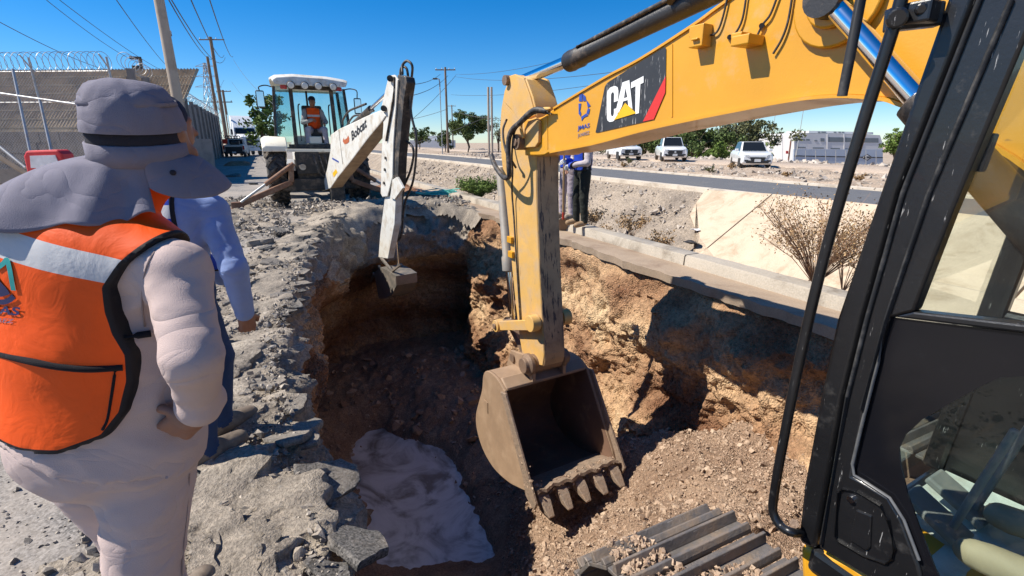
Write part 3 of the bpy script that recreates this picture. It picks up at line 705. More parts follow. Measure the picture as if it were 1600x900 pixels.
# inner wear face of the stick, scraped to bare metal
mb = MB(); fr_ = [V3(p.x - .004, 0, p.z) for p in bez(sr_[3:], 3)]
WEAR = MAT('stick_wear', (.40, .27, .15), .55, .1, .15, 3., (.10, .065, .05), .5, 2.2, .15, 60., (.07, .05, .045), (25, 25, 2.2), .55)
for i in range(len(fr_) - 1): mb.bar(fr_[i], fr_[i + 1], 2 * LT - .02, .006, (0, 0, 1))
mb.build('wear_face', WEAR, stick, local=True)
# head brackets: curved ear plates holding the rod eye
mb = MB()
for yy in (LT + .015, -LT - .015 + .03):
    ear = [bp(x, y, LT) for x, y in ((797, 119), (806, 116), (820, 122), (830, 150), (838, 180), (815, 190), (800, 170), (790, 160))]
    mb.prism([V3(p.x, yy, p.z) for p in ear], (0, -.03, 0))
mb.build('ear_plate', YELD, stick, bevel=.006, local=True)
p = bp(813, 127, 0); mb = MB(); mb.cyl(V3(p.x, .19, p.z), V3(p.x, -.19, p.z), .05, seg=18); mb.build('pin', STEEL_DIRT, stick, smooth=40, local=True)
def tubepx(name, pts, lat, r, mat, parent, n=6, seg=7):
    mb_ = MB(); mb_.tube(bez([bp(x, y, l_) for x, y, l_ in [(q_ + (lat,))[:3] if len(q_) == 2 else q_ for q_ in pts]], n), r, seg); return mb_.build(name, mat, parent, smooth=70, local=True)
tubepx('hose', [(858, 175, .24), (835, 172, .3), (812, 192, .33), (799, 205, .34), (794, 225, .35), (795, 260, .35), (795, 276, .33), (786, 276, .3), (773, 258, .26), (768, 243, .2)], .3, .026, HOSE, ex, 7, 9)
tubepx('hose', [(862, 178, .24), (838, 176, .28), (818, 190, .3), (804, 206, .31), (800, 240, .3), (801, 268, .25), (800, 300, .18), (803, 340, .16), (808, 420, .15), (813, 500, .15)], .3, .010, HOSE, ex, 7)
tubepx('hose', [(792, 186, .2), (786, 205, .24), (790, 235, .26), (799, 250, .26), (806, 262, .2)], .3, .012, HOSE, ex, 6)
tubepx('steel_line', [(862, 170, .25), (845, 171, .26), (828, 178, .27), (816, 190, .27), (814, 200, .27), (818, 215, .27)], .25, .016, YELD, ex, 6, 8)
# ---- bucket cylinder on the outer side of the stick
ca = bp(789, 262, 0); ca = V3(ca.x + .10, 0, ca.z); cb = bp(801, 425, 0); cb = V3(cb.x + .10, 0, cb.z); cc = bp(808, 508, 0); cc = V3(cc.x + .10, 0, cc.z); dv = (cc - cb).normalized()
mb = MB(); mb.cyl(cb - dv * .1, cc, .036, seg=18); mb.build('cylinder_rod', CHROME, ex, smooth=50, local=True)
mb = MB(); mb.lathe(ca, cb - ca, [(0, .05), (.02, .06), ((cb - ca).length - .18, .06), ((cb - ca).length - .16, .075), ((cb - ca).length, .075), ((cb - ca).length + .02, .05)], 22)
mb.build('bucket_cylinder', MAT('grey_cylinder', (.30, .27, .23), .5, .2, .2, 6., (.40, .28, .17), .4, 8.), ex, smooth=40, local=True)
mb = MB()
for y in (375, 398):
    mb = MB(); mb.box(bp(803 + (y - 398) * .07, y, LT) + V3(.03, .01, 0), (.10, .05, .07)); mb.build('clamp', YEL, stick, bevel=.004, local=True)
# ---- bucket linkage
lk = bp(812, 508, .15); hinge = bp(833, 505, .2); bt = bp(832, 568, .16); bpin = V3(bt.x - .0, 0, bt.z)
for sgn in (1, -1):
    mb = MB(); ya = .20 * sgn
    mb.bar(V3(cc.x, ya, cc.z), V3(hinge.x, ya, hinge.z - .02), .05, .11, (0, 0, 1)); mb.cyl(V3(hinge.x, ya + .05, hinge.z), V3(hinge.x, ya - .05, hinge.z), .09, seg=18); mb.cyl(V3(cc.x, ya + .05, cc.z), V3(cc.x, ya - .05, cc.z), .075, seg=18)
    mb.build('link', YELD, ex, smooth=40, bevel=.005, local=True)
mb = MB(); l2 = V3(bpin.x + .33, 0, bpin.z - .05); mb.bar(cc, l2, .14, .09, (1, 0, 0)); mb.cyl(cc + V3(0, .15, 0), cc - V3(0, .15, 0), .06); mb.cyl(cc + V3(0, .27, 0), cc - V3(0, .27, 0), .035); mb.build('link', STEEL_DIRT, ex, smooth=40, bevel=.006, local=True)
mb = MB(); mb.cyl(bpin + V3(0, .17, 0), bpin - V3(0, .17, 0), .105, seg=24)
for sgn in (1, -1): mb.lathe(bpin + V3(0, .17 * sgn, 0), (0, sgn, 0), [(0, .105), (.02, .125), (.06, .125), (.08, .09), (.12, .085)], 22)
mb.build('pin', STEEL_DIRT, ex, smooth=40, bevel=.004, local=True)
# ---- bucket
bx0 = bpin.x; bz0 = bpin.z
prof = [(4.62, .30), (4.80, .37), (5.02, .36), (5.13, .26), (5.17, .06), (5.27, -.16), (5.36, -.38), (5.34, -.58), (5.18, -.76), (4.90, -.84), (4.55, -.79), (4.28, -.69), (4.06, -.59)]
pr_s = [(p.x, p.z) for p in bez([V3(x, 0, z) for x, z in prof], 5)]
bk = MB(); HW = .53; TK = .022; rings = []
def off_in(pts, d_):
    out = []
    for i, (x, z) in enumerate(pts):
        a_ = Vector(pts[max(i - 1, 0)]); c_ = Vector(pts[min(i + 1, len(pts) - 1)]); t_ = (c_ - a_).normalized(); n_ = Vector((t_.y, -t_.x))
        out.append((x + n_.x * d_, z + n_.y * d_))
    return out
cxm = sum(p[0] for p in pr_s) / len(pr_s); inn = off_in(pr_s, TK)
if (Vector(inn[20]) - Vector((4.8, -.2))).length > (Vector(pr_s[20]) - Vector((4.8, -.2))).length: inn = off_in(pr_s, -TK)
shell = pr_s + inn[::-1]
for i in range(len(pr_s) - 1):
    a_, b1 = pr_s[i], pr_s[i + 1]; c1, d1 = inn[i + 1], inn[i]
    bk.cm = 0; bk.quad(V3(a_[0], HW, a_[1]), V3(b1[0], HW, b1[1]), V3(b1[0], -HW, b1[1]), V3(a_[0], -HW, a_[1]))
    bk.cm = 1; bk.quad(V3(d1[0], HW, d1[1]), V3(d1[0], -HW, d1[1]), V3(c1[0], -HW, c1[1]), V3(c1[0], HW, c1[1]))
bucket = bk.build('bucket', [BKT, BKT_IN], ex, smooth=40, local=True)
for sgn in (1, -1):
    sp = [V3(x, HW * sgn, z) for x, z in pr_s] + [V3(4.10, HW * sgn, -.50)]
    mb = MB(); mb.prism(sp, (0, .03 * sgn, 0)); mb.build('side_plate', BKT, bucket, bevel=.006, local=True)
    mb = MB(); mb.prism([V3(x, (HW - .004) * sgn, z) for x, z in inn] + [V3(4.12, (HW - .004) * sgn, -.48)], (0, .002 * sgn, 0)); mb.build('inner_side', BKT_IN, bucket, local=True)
    # side cutter strip along the front edge, bolted at its foot
    mb = MB(); e_ = HW + .03 if sgn > 0 else -HW - .03
    mb.prism([V3(4.66, e_, .28), V3(4.56, e_, .30), V3(4.02, e_, -.48), V3(3.92, e_, -.62), V3(3.96, e_, -.72), V3(4.12, e_, -.66), V3(4.18, e_, -.48)], (0, .028 * sgn, 0)); mb.build('side_cutter', TIP, bucket, bevel=.006, local=True)
# raised maker's plate on the side
ip = bp(760, 635, HW + .03); mb = MB(); mb.box((ip.x, HW + .034, ip.z), (.09, .008, .14)); mb.build('badge_plate', BKT, bucket, bevel=.004, local=True)
mb = MB(); mb.box((4.70, 0, .33), (.16, 2 * HW, .05), Matrix.Rotation(R(-30), 3, 'Y')); mb.build('torque_tube', BKT, bucket, smooth=40, bevel=.015, local=True)
for yy in (.20, -.20):
    mb = MB(); mb.prism([V3(4.60, yy + .02, .32), V3(bx0 - .10, yy + .02, bz0 + .02), V3(bx0 - .02, yy + .02, bz0 + .11), V3(bx0 + .10, yy + .02, bz0 + .08), V3(l2.x + .06, yy + .02, l2.z + .07), V3(l2.x + .10, yy + .02, l2.z - .02), V3(5.2, yy + .02, .28)], (0, -.04, 0)); mb.build('hinge_ear', BKT, bucket, bevel=.006, local=True)
mb = MB(); mb.cyl(V3(l2.x, .24, l2.z), V3(l2.x, -.24, l2.z), .05); mb.build('pin', STEEL_DIRT, bucket, smooth=40, local=True)
# cutting lip and five teeth
dl = Vector((4.02 - 4.35, 0, -.575 + .72)).normalized(); lipn = Vector((-dl.z, 0, dl.x))
mb = MB(); rr_ = []
for k in range(21):
    y_ = HW - 2 * HW * k / 20; w_ = .012 * math.sin(k * 2.1) + .008 * math.sin(k * 5.3); c0 = V3(4.36, y_, -.705); c1 = V3(3.99 + w_, y_, -.555 + w_ * .4); up_ = Vector((dl.z, 0, -dl.x)) * .022
    if up_.z < 0: up_ = -up_
    rr_.append([c0 - up_, c0 + up_, c1 + up_, c1 - up_ * .5])
mb.loft(rr_); mb.build('lip', TIP, bucket, smooth=30, local=True)
tooth0 = None
for k in range(5):
    y_ = -.46 + .23 * k; mb = MB(); b0 = V3(4.10, y_, -.60); dt = Vector((-.80, 0, -.42)).normalized(); up_ = Vector((-.42, 0, .80)).normalized(); rr_ = []
    for s_, w2, h2 in ((-.02, .11, .085), (.10, .11, .085), (.115, .125, .10), (.18, .115, .085), (.26, .09, .05), (.32, .065, .022)):
        c_ = b0 + dt * s_; rr_.append([c_ + Vector((0, -w2 / 2, 0)) - up_ * h2 / 2, c_ + Vector((0, w2 / 2, 0)) - up_ * h2 / 2, c_ + Vector((0, w2 / 2, 0)) + up_ * h2 / 2, c_ + Vector((0, -w2 / 2, 0)) + up_ * h2 / 2])
    mb.loft(rr_); mb.build('tooth', TIP, bucket, bevel=.010, local=True)
# soil clinging to the lip and left cutter
soil('clinging_soil', [(.22, .13, .08), (.33, .21, .13), (.42, .29, .18)], 6., 0, .9, 60., .1)
# ---- undercarriage, set along the street
def track(n0):
    rootm = RM[ex].inverted(); wd = .80; r_ = .42; s0, s1, zc = -2.1, 1.32, XZ + .46
    body = MB(); body.box((0, 0, 0), (1, 1, 1)) if False else None
    a_ = NS(n0, s0, zc); b_ = NS(n0, s1, zc)
    body.bar(rootm @ a_, rootm @ b_, .34, .42); tr = body.build('track', BLKM, ex, bevel=.02, local=True)
    for s_ in (s0, s1):
        mb_ = MB(); mb_.cyl(rootm @ NS(n0 - .16, s_, zc), rootm @ NS(n0 + .16, s_, zc), .37, seg=26); mb_.cyl(rootm @ NS(n0 - .2, s_, zc), rootm @ NS(n0 + .2, s_, zc), .14, seg=18); mb_.build('idler', STEEL_DIRT, tr, smooth=40, local=True)
    L1 = s1 - s0; C_ = 2 * L1 + 2 * math.pi * r_; n_sh = 54; me0 = None
    for k in range(n_sh):
        d_ = C_ * k / n_sh
        if d_ < L1: s_, z_, an = s0 + d_, zc + r_, 0
        elif d_ < L1 + math.pi * r_: an = (d_ - L1) / r_; s_, z_ = s1 + r_ * math.sin(an), zc + r_ * math.cos(an)
        elif d_ < 2 * L1 + math.pi * r_: s_, z_, an = s1 - (d_ - L1 - math.pi * r_), zc - r_, math.pi
        else: an = math.pi + (d_ - 2 * L1 - math.pi * r_) / r_; s_, z_ = s0 + r_ * math.sin(an), zc + r_ * math.cos(an)
        if me0 is None:
            mb_ = MB(); pitch = C_ / n_sh
            mb_.box((0, 0, 0), (wd, pitch - .012, .022))
            for yy, hh in ((-pitch * .36, .030), (pitch * .14, .052)):
                mb_.prism([(-wd / 2, yy - .020, .011), (-wd / 2, yy + .020, .011), (-wd / 2, yy + .008, .011 + hh), (-wd / 2, yy - .008, .011 + hh)], (wd, 0, 0))
            o_ = mb_.build('track_shoe', TRACKM, tr, bevel=.004, local=True); me0 = o_.data
        else:
            o_ = bpy.data.objects.new('track_shoe', me0); col.objects.link(o_); o_.parent = tr; CH.setdefault(tr, []).append(o_)
            md = o_.modifiers.new('edge', 'BEVEL'); md.width = .004; md.segments = 2
        Mw = Matrix.Translation(NS(n0, s_, z_)) @ Matrix.Rotation(SROT, 4, 'Z') @ Matrix.Rotation(-an, 4, 'X')
        o_.matrix_local = rootm @ Mw
    return tr
track(1.64); track(3.96)
rootm = RM[ex].inverted(); mb = MB(); mb.box(rootm @ NS(2.8, -.35, XZ + .65), (1.4, 1.5, .5)); mb.cyl(V3(0, 0, .85), V3(0, 0, 1.15), .6, seg=32); mb.build('chassis', BLKM, ex, bevel=.03, local=True)
# ---- upper structure
mb = MB(); mb.box((-.6, -.0, 1.24), (3.2, 2.44, .22)); mb.build('platform', YEL, ex, bevel=.03, local=True)
mb = MB(); mb.box((-1.2, -.75, 1.9), (2.0, .9, 1.1)); mb.box((-1.45, .35, 1.85), (1.5, 1.3, 1.0)); mb.build('engine_cover', YEL, ex, bevel=.06, local=True)
mb = MB(); mb.lathe((-1.0, 0, 1.2), (0, 0, 1), [(0, 1.5), (.05, 1.55), (.85, 1.55), (.95, 1.45)], 40)
cwv = [v for v in mb.v]; mb2 = MB(); ring_ = [V3(-2.05, 1.22, 0), V3(-2.3, 1.15, 0), V3(-2.55, .7, 0), V3(-2.62, 0, 0), V3(-2.55, -.7, 0), V3(-2.3, -1.15, 0), V3(-2.05, -1.22, 0)]
mb2.prism([p + V3(0, 0, 1.15) for p in ring_], (0, 0, .95)); mb2.build('counterweight', YEL, ex, bevel=.06, local=True)
# skirt under the cab with the step
sk = [bp(x, y, 1.19) for x, y in ((1249, 852), (1290, 864), (1330, 880), (1345, 892), (1400, 935), (1500, 1000), (1500, 1060), (1300, 1000), (1252, 930))]
mb = MB(); mb.prism(sk, (0, -.4, 0)); mb.build('cab_skirt', YEL, ex, smooth=30, bevel=.02, local=True)

# ---- cab
CL = 1.20
def cp_(pts, lat): return [bp(x, y, lat) for x, y in pts]
cab = MB(); XB = -.62; YR = .28
cab.box((.28, .74, 1.44), (1.85, .92, .10))                                   # floor
cab.box((.26, .74, 3.36), (1.72, .94, .12))                                   # roof
cab.box((XB, .74, 2.4), (.06, .92, 1.86))                                     # rear wall
cab.bar((1.20, YR, 1.48), (1.10, YR, 3.3), .07, .08, (1, 0, 0))               # right front pillar
cab.bar((.3, YR, 1.48), (.3, YR, 3.3), .05, .06, (1, 0, 0)); cab.box((.3, YR, 1.85), (1.8, .04, .75))
cabo = cab.build('cab', BLK, ex, bevel=.02, local=True)
# corner post, as broad as in the picture
post = cp_(((1246, 842), (1252, 850), (1270, 860), (1276, 852), (1317, 620), (1347, 500), (1404, 300), (1528, -12), (1540, -60), (1500, -60), (1478, 0), (1374, 300), (1306, 500), (1281, 620), (1255, 760)), CL)
mb = MB(); mb.prism(post, (0, -.10, 0)); mb.build('corner_post', BLK, cabo, smooth=30, bevel=.014, local=True)
# door: frame around two panes
fo = cp_(((1279, 856), (1321, 620), (1351, 500), (1408, 300), (1532, -12), (1545, -50)), CL + .012)
fi = cp_(((1331, 745), (1354, 620), (1388, 497), (1428, 487), (1488, 330), (1608, 45)), CL + .012)
mb = MB()
mb.prism([fo[0], fo[1], fo[2], fo[3], fo[4], fo[5], fi[5] + V3(-.04, 0, .05), fi[5], fi[4], fi[3], fi[2], fi[1], fi[0]] + cp_(((1345, 752), (1388, 778), (1408, 812), (1435, 885), (1455, 960), (1340, 893)), CL + .012), (0, -.05, 0))
door = mb.build('door', BLK, cabo, smooth=30, bevel=.008, local=True)
gv = cp_(((1455, 0), (1515, 0)), CL)
belt = [bp(1390, 496, CL + .012), bp(1427, 486, CL + .012)]
mb = MB(); b0 = bp(1427, 487, CL + .008); b1 = bp(1600, 507, CL + .008); dx = (b1 - b0).normalized()
t0 = bp(1392, 495, CL + .008); t1 = bp(1600, 521, CL + .008); dx2 = (t1 - t0).normalized()
mb.prism([b0, b0 + dx * 1.2, t0 + dx2 * 1.26, t0], (0, -.045, 0)); mb.build('belt_rail', BLK, door, bevel=.006, local=True)
# raised ribs down the door frame
for pts in (((1283, 850), (1324, 620), (1354, 500), (1411, 300), (1535, -12)), ((1346, 640), (1384, 500), (1452, 300), (1580, 0))):
    mb = MB(); mb.tube([bp(x, y, CL + .016) for x, y in pts], .006, 6); mb.build('seal', BLKM, door, smooth=60, local=True)
GLU = GLASS('cab_glass', (.94, .97, .95), .04); GLD = GLASS('cab_glass_low', (.90, .95, .93), .02)
g0 = bp(1427, 487, CL - .02); gt = bp(1608, 45, CL - .02)
mb = MB(); mb.prism([g0, bp(1488, 330, CL - .02), gt, gt + V3(-1.3, 0, .05), V3(-.5, CL - .02, g0.z), ], (0, -.005, 0)); mb.build('upper_pane', GLU, door, local=True)
FRIT = MAT('frit_black', (.007, .007, .009), .10, 0, .1, 4., (.02, .02, .02), .25, 5., 0, 60, None, (1, 1, 1), .7, 0., .35)
inn_px = [(1640, 583), (1600, 588), (1562, 590), (1532, 604), (1485, 630), (1440, 656), (1414, 680), (1405, 700), (1407, 725), (1418, 772), (1436, 822), (1462, 890), (1500, 960)]
out_px = [(1640, 524), (1600, 521), (1560, 516), (1500, 509), (1440, 502), (1393, 496), (1372, 565), (1352, 640), (1331, 742), (1350, 754), (1388, 778), (1412, 815), (1462, 960)]
ip_ = cp_(inn_px, CL - .002); op_ = cp_(out_px, CL - .002); mb = MB()
for i in range(len(ip_) - 1):
    mb.prism([ip_[i], ip_[i + 1], op_[i + 1], op_[i]], (0, -.006, 0))
mb.build('pane_border', FRIT, door, local=True)
mb = MB(); mb.prism([p + V3(0, -.003, 0) for p in ip_[1:]] + [V3(.35, CL - .005, 1.50), V3(.35, CL - .005, 2.3)], (0, -.004, 0)); mb.build('lower_pane', GLD, door, local=True)
mb = MB(); fr_c = [bp(x, y, CL + .010) for x, y in ((1384, 500), (1372, 565), (1350, 650), (1332, 725), (1334, 742), (1352, 753), (1390, 778), (1412, 812), (1436, 875))]
mb.tube(fr_c, .005, 6); mb.build('trim', MAT('scuffed_edge', (.12, .12, .12), .4, 0, .3, 20.), door, smooth=60, local=True)
# latch: recessed well, paddle and lock barrel
well = cp_(((1311, 770), (1318, 764), (1340, 768), (1376, 790), (1388, 812), (1398, 856), (1394, 872), (1384, 880), (1350, 868), (1312, 846), (1306, 838)), CL + .014)
mb = MB()
wc = sum(well, V3(0, 0, 0)) / len(well)
for i in range(len(well)):
    a_, b1 = well[i], well[(i + 1) % len(well)]; mb.tube([a_, b1], .006, 6)
mb.build('latch_rim', BLK, door, smooth=60, local=True)
mb = MB(); mb.prism([wc + (p - wc) * .94 + V3(0, -.003, 0) for p in well], (0, -.006, 0)); mb.build('latch_well', FRIT, door, local=True)
pd_ = cp_(((1337, 796), (1362, 806), (1360, 856), (1354, 862), (1329, 846), (1327, 838)), CL + .018)
mb = MB(); mb.prism(pd_, (0, -.012, 0)); mb.build('door_handle', BLK, door, bevel=.005, local=True)
lk_ = bp(1330, 780, CL + .016); mb = MB(); mb.cyl(lk_ - V3(0, .006, 0), lk_ + V3(0, .006, 0), .0105, seg=18); mb.build('lock_barrel', CHROME, door, smooth=40, local=True)
# window latch inside the upper pane
mb = MB(); mb.bar(bp(1549, 208, CL - .05), bp(1527, 268, CL - .05), .026, .03, (0, 1, 0)); mb.build('window_latch', BLKM, door, bevel=.005, local=True)
# grab rail outside the corner post, with its clamp
GL_ = CL + .07
rail = [bp(x, y, GL_) for x, y in ((1425, -60), (1408, 0), (1392, 55), (1340, 220), (1288, 400), (1250, 560), (1222, 700), (1210, 770), (1208, 800), (1220, 822), (1238, 832))] + [bp(1256, 832, CL - .02)]
mb = MB(); mb.tube(bez(rail, 5), .0155, 10); mb.build('grab_rail', BLK, cabo, smooth=60, local=True)
mb = MB(); k0 = bp(1385, 32, GL_); k1 = bp(1470, 22, CL - .02); mb.bar(k0, k1, .04, .055, (0, 0, 1)); mb.box(bp(1440, 20, GL_ - .03), (.06, .05, .05)); mb.cyl(bp(1402, 28, GL_ + .03), bp(1402, 28, GL_ - .04), .024); mb.cyl(bp(1440, 14, GL_ + .0), bp(1440, 14, GL_ - .06), .016, seg=6)
mb.build('clamp', BLK, cabo, bevel=.006, local=True)
mb = MB(); mb.tube([bp(1352, -60, GL_ + .05), bp(1345, 0, GL_ + .05), bp(1330, 80, GL_ + .05), bp(1316, 150, GL_ + .05)], .0125, 9); mb.build('mirror_stalk', BLKM, cabo, smooth=60, local=True)
mb = MB(); mb.cyl(bp(1241, 818, GL_ - .03), bp(1241, 818, CL - .04), .016, seg=6); mb.build('bolt', STEEL_DIRT, cabo, local=True)
# windscreen and right-hand panes
mb = MB(); mb.prism([V3(1.21, CL - .1, 1.55), V3(1.21, YR, 1.55), V3(1.10, YR, 3.28), V3(1.10, CL - .1, 3.28)], (.005, 0, 0)); mb.build('windscreen', GLU, cabo, local=True)
# ---- cab interior
PLAST = MAT('grey_plastic', (.20, .21, .20), .6, 0, .2, 8., (.3, .27, .22), .4, 8.); MATG = MAT('floor_mat', (.55, .60, .55), .8, 0, .2, 10., (.38, .34, .27), .5, 6., .3, 60.)
mb = MB(); mb.box((.55, .72, 1.50), (1.2, .8, .02)); mb.build('floor_mat', MATG, cabo, local=True)
for k in range(7):
    mb = MB(); mb.box((.62 + .045 * k, 1.02, 1.515), (.022, .22, .014)); mb.build('tread_strip', MATG, cabo, local=True)
mb = MB()
for yy in (.60, .78):
    mb.box((1.02, yy, 1.58), (.20, .11, .03), Matrix.Rotation(R(-25), 3, 'Y')); mb.cyl((.98, yy, 1.52), (.9, yy + .02, 2.0), .012)
mb.build('pedal', PLAST, cabo, bevel=.008, local=True)
mb = MB(); mb.box((.0, .74, 1.72), (.55, .5, .34)); mb.box((-.02, .74, 1.96), (.52, .52, .14)); mb.box((-.30, .74, 2.35), (.14, .5, .75), Matrix.Rotation(R(-8), 3, 'Y')); mb.build('seat', PLAST, cabo, bevel=.04, local=True)
for yy in (.42, 1.04):
    mb = MB(); mb.box((.05, yy, 2.06), (.42, .12, .16)); mb.build('console', PLAST, cabo, bevel=.03, local=True)
    mb = MB(); mb.lathe((.20, yy, 2.13), (0, 0, 1), [(0, .055), (.02, .05), (.03, .056), (.05, .042), (.06, .048), (.08, .03), (.16, .014), (.18, .024), (.30, .03), (.33, .018)], 18); mb.build('joystick', MAT('beige_rubber', (.36, .31, .22), .6, 0, .2, 8.), cabo, smooth=50, local=True)

# ================================================================ PEOPLE
def CLOTH(name, c, var=.12, sc=6., fine=500., rough=.9, spots=None):
    m, t, b = new_mat(name); v = coords(t); n = noise_(t, v, sc, 5)
    k = ramp(t, n, [(.3, tuple(x * (1 - var) for x in c)), (.7, tuple(min(1, x * (1 + var)) for x in c))])
    if spots: k = mixc(t, ramp(t, noise_(t, v, 9., 8, .7), [(.60, (0, 0, 0)), (.75, (.7, .7, .7))]), k, spots)
    t.links.new(k, b.inputs['Base Color']); b.inputs['Roughness'].default_value = rough; b.inputs['Specular IOR Level'].default_value = .2
    b.inputs['Sheen Weight'].default_value = .03
    n2 = noise_(t, v, fine, 2); n3_ = noise_(t, coords(t, scale=(1., 1., 1.7)), 5.5, 2, .45, .7)       # sharp valleys along the iso-lines read as creases
    c1 = nd(t, 'ShaderNodeMath', operation='SUBTRACT'); t.links.new(n3_, c1.inputs[0]); c1.inputs[1].default_value = .5
    c2 = nd(t, 'ShaderNodeMath', operation='ABSOLUTE'); t.links.new(c1.outputs[0], c2.inputs[0])
    c3 = nd(t, 'ShaderNodeMath', operation='POWER'); t.links.new(c2.outputs[0], c3.inputs[0]); c3.inputs[1].default_value = .6; n3 = c3.outputs[0]
    hm = nd(t, 'ShaderNodeMath', operation='MULTIPLY_ADD'); t.links.new(n3, hm.inputs[0]); hm.inputs[1].default_value = 7.; t.links.new(n2, hm.inputs[2])
    bump(t, b, hm.outputs[0], .40, .005); return m
COVER = CLOTH('coverall_cloth', (.52, .405, .37), .07, 4., spots=(.35, .29, .28)); JEANS = CLOTH('denim', (.028, .055, .13)); SHIRT = CLOTH('blue_shirt', (.25, .33, .56)); SKIN = MAT('skin', (.27, .125, .075), .55, 0, .12, 20.)
BOOT = MAT('boot_leather', (.15, .115, .085), .7, 0, .25, 12., (.34, .27, .2), .5, 10.); HAIR = MAT('hair', (.015, .012, .01), .6); HATC = CLOTH('hat_cloth', (.205, .192, .232), .10); HATD = CLOTH('hat_mesh', (.03, .028, .035))
BLACKT = CLOTH('black_trousers', (.022, .024, .020)); GLOVE = CLOTH('white_glove', (.66, .64, .60)); GREYT = CLOTH('grey_trousers', (.33, .28, .31))
def VEST(name, c, trim=.011):
    m, t, b = new_mat(name)
    def at(n): a = nd(t, 'ShaderNodeAttribute'); a.attribute_name = n; return a.outputs['Fac']
    n = noise_(t, coords(t), 5., 5); k = ramp(t, n, [(.3, tuple(x * .88 for x in c)), (.7, tuple(min(1, x * 1.1) for x in c))])
    k = mixc(t, ramp(t, at('stripe'), [(.5, (0, 0, 0)), (.503, (1, 1, 1))]), k, (.56, .55, .54))
    k = mixc(t, ramp(t, at('edge'), [(.5, (1, 1, 1)), (.503, (0, 0, 0))]), k, (.012, .011, .014))
    t.links.new(k, b.inputs['Base Color']); b.inputs['Roughness'].default_value = .6; b.inputs['Specular IOR Level'].default_value = .25
    bump(t, b, noise_(t, coords(t), 9., 4, .55, 1.2), .30, .014); return m
ORANGE = VEST('orange_vest', (.86, .095, .006)); BLUEV = VEST('blue_vest', (.012, .045, .36))

def hand_prims(w, dirv, palm_n, curl=.6, side=1, s=1.):
    """palm plus five bent fingers; w wrist, dirv along the hand, palm_n out of the palm, thumb towards side"""
    w = np.array(w, float); d = np.array(dirv, float); d /= np.linalg.norm(d); n = np.array(palm_n, float); n -= d * (n @ d); n /= np.linalg.norm(n); t = np.cross(d, n) * side
    pr = [(rc(w - d * .03 * s, w + d * .03 * s, .027 * s, .027 * s), .015), (rc(w + d * .03 * s + t * .022 * s, w + d * .085 * s + t * .026 * s, .017 * s, .015 * s), .015), (rc(w + d * .03 * s - t * .018 * s, w + d * .08 * s - t * .026 * s, .017 * s, .014 * s), .015), (rc(w + d * .03 * s, w + d * .085 * s, .018 * s, .015 * s), .015)]
    for k, (o, L) in enumerate(((.030, .066), (.011, .076), (-.009, .072), (-.027, .056))):
        p = w + (d * (.088 - .004 * k) + t * o) * s; a = 0.
        for j, f in enumerate((.45, .32, .25)):
            a += curl * (.55 if j == 0 else .85); dd = d * math.cos(a) + n * math.sin(a); q_ = p + dd * L * f * s
            pr.append((rc(p, q_, (.0095 - .001 * j) * s, (.0088 - .001 * j) * s), .003)); p = q_
    p = w + (d * .028 + t * .03) * s; q_ = p + (d * .6 + t * .65 + n * .25) * .042 * s; pr.append((rc(p, q_, .0125 * s, .011 * s), .008))
    pr.append((rc(q_, q_ + (d * .85 + t * .05 + n * .45) * .034 * s, .0105 * s, .0085 * s), .004)); return pr
def head_prims(c, yaw, tilt=0., s=1.):
    c = np.array(c, float); f = np.array((math.cos(yaw), math.sin(yaw), 0)); r_ = np.array((f[1], -f[0], 0)); u = np.array((0, 0, 1.)); S_ = s
    pr = [(el(c, (.098 * S_, .076 * S_, .112 * S_), yaw), .02), (el(c + f * .035 * S_ - u * .055 * S_, (.062 * S_, .056 * S_, .066 * S_), yaw), .03), (rc(c + f * .088 * S_ + u * .012 * S_, c + f * .112 * S_ - u * .026 * S_, .009 * S_, .015 * S_), .012),
          (el(c + f * .085 * S_ - u * .058 * S_, (.020 * S_, .028 * S_, .010 * S_), yaw), .008), (rc(c + f * .085 * S_ + r_ * .035 * S_ + u * .03 * S_, c + f * .085 * S_ - r_ * .035 * S_ + u * .03 * S_, .012 * S_, .012 * S_), .015)]
    for sg in (1, -1): pr.append((el(c + r_ * .078 * S_ * sg - u * .01 * S_, (.018 * S_, .009 * S_, .032 * S_), yaw), .006))
    return pr
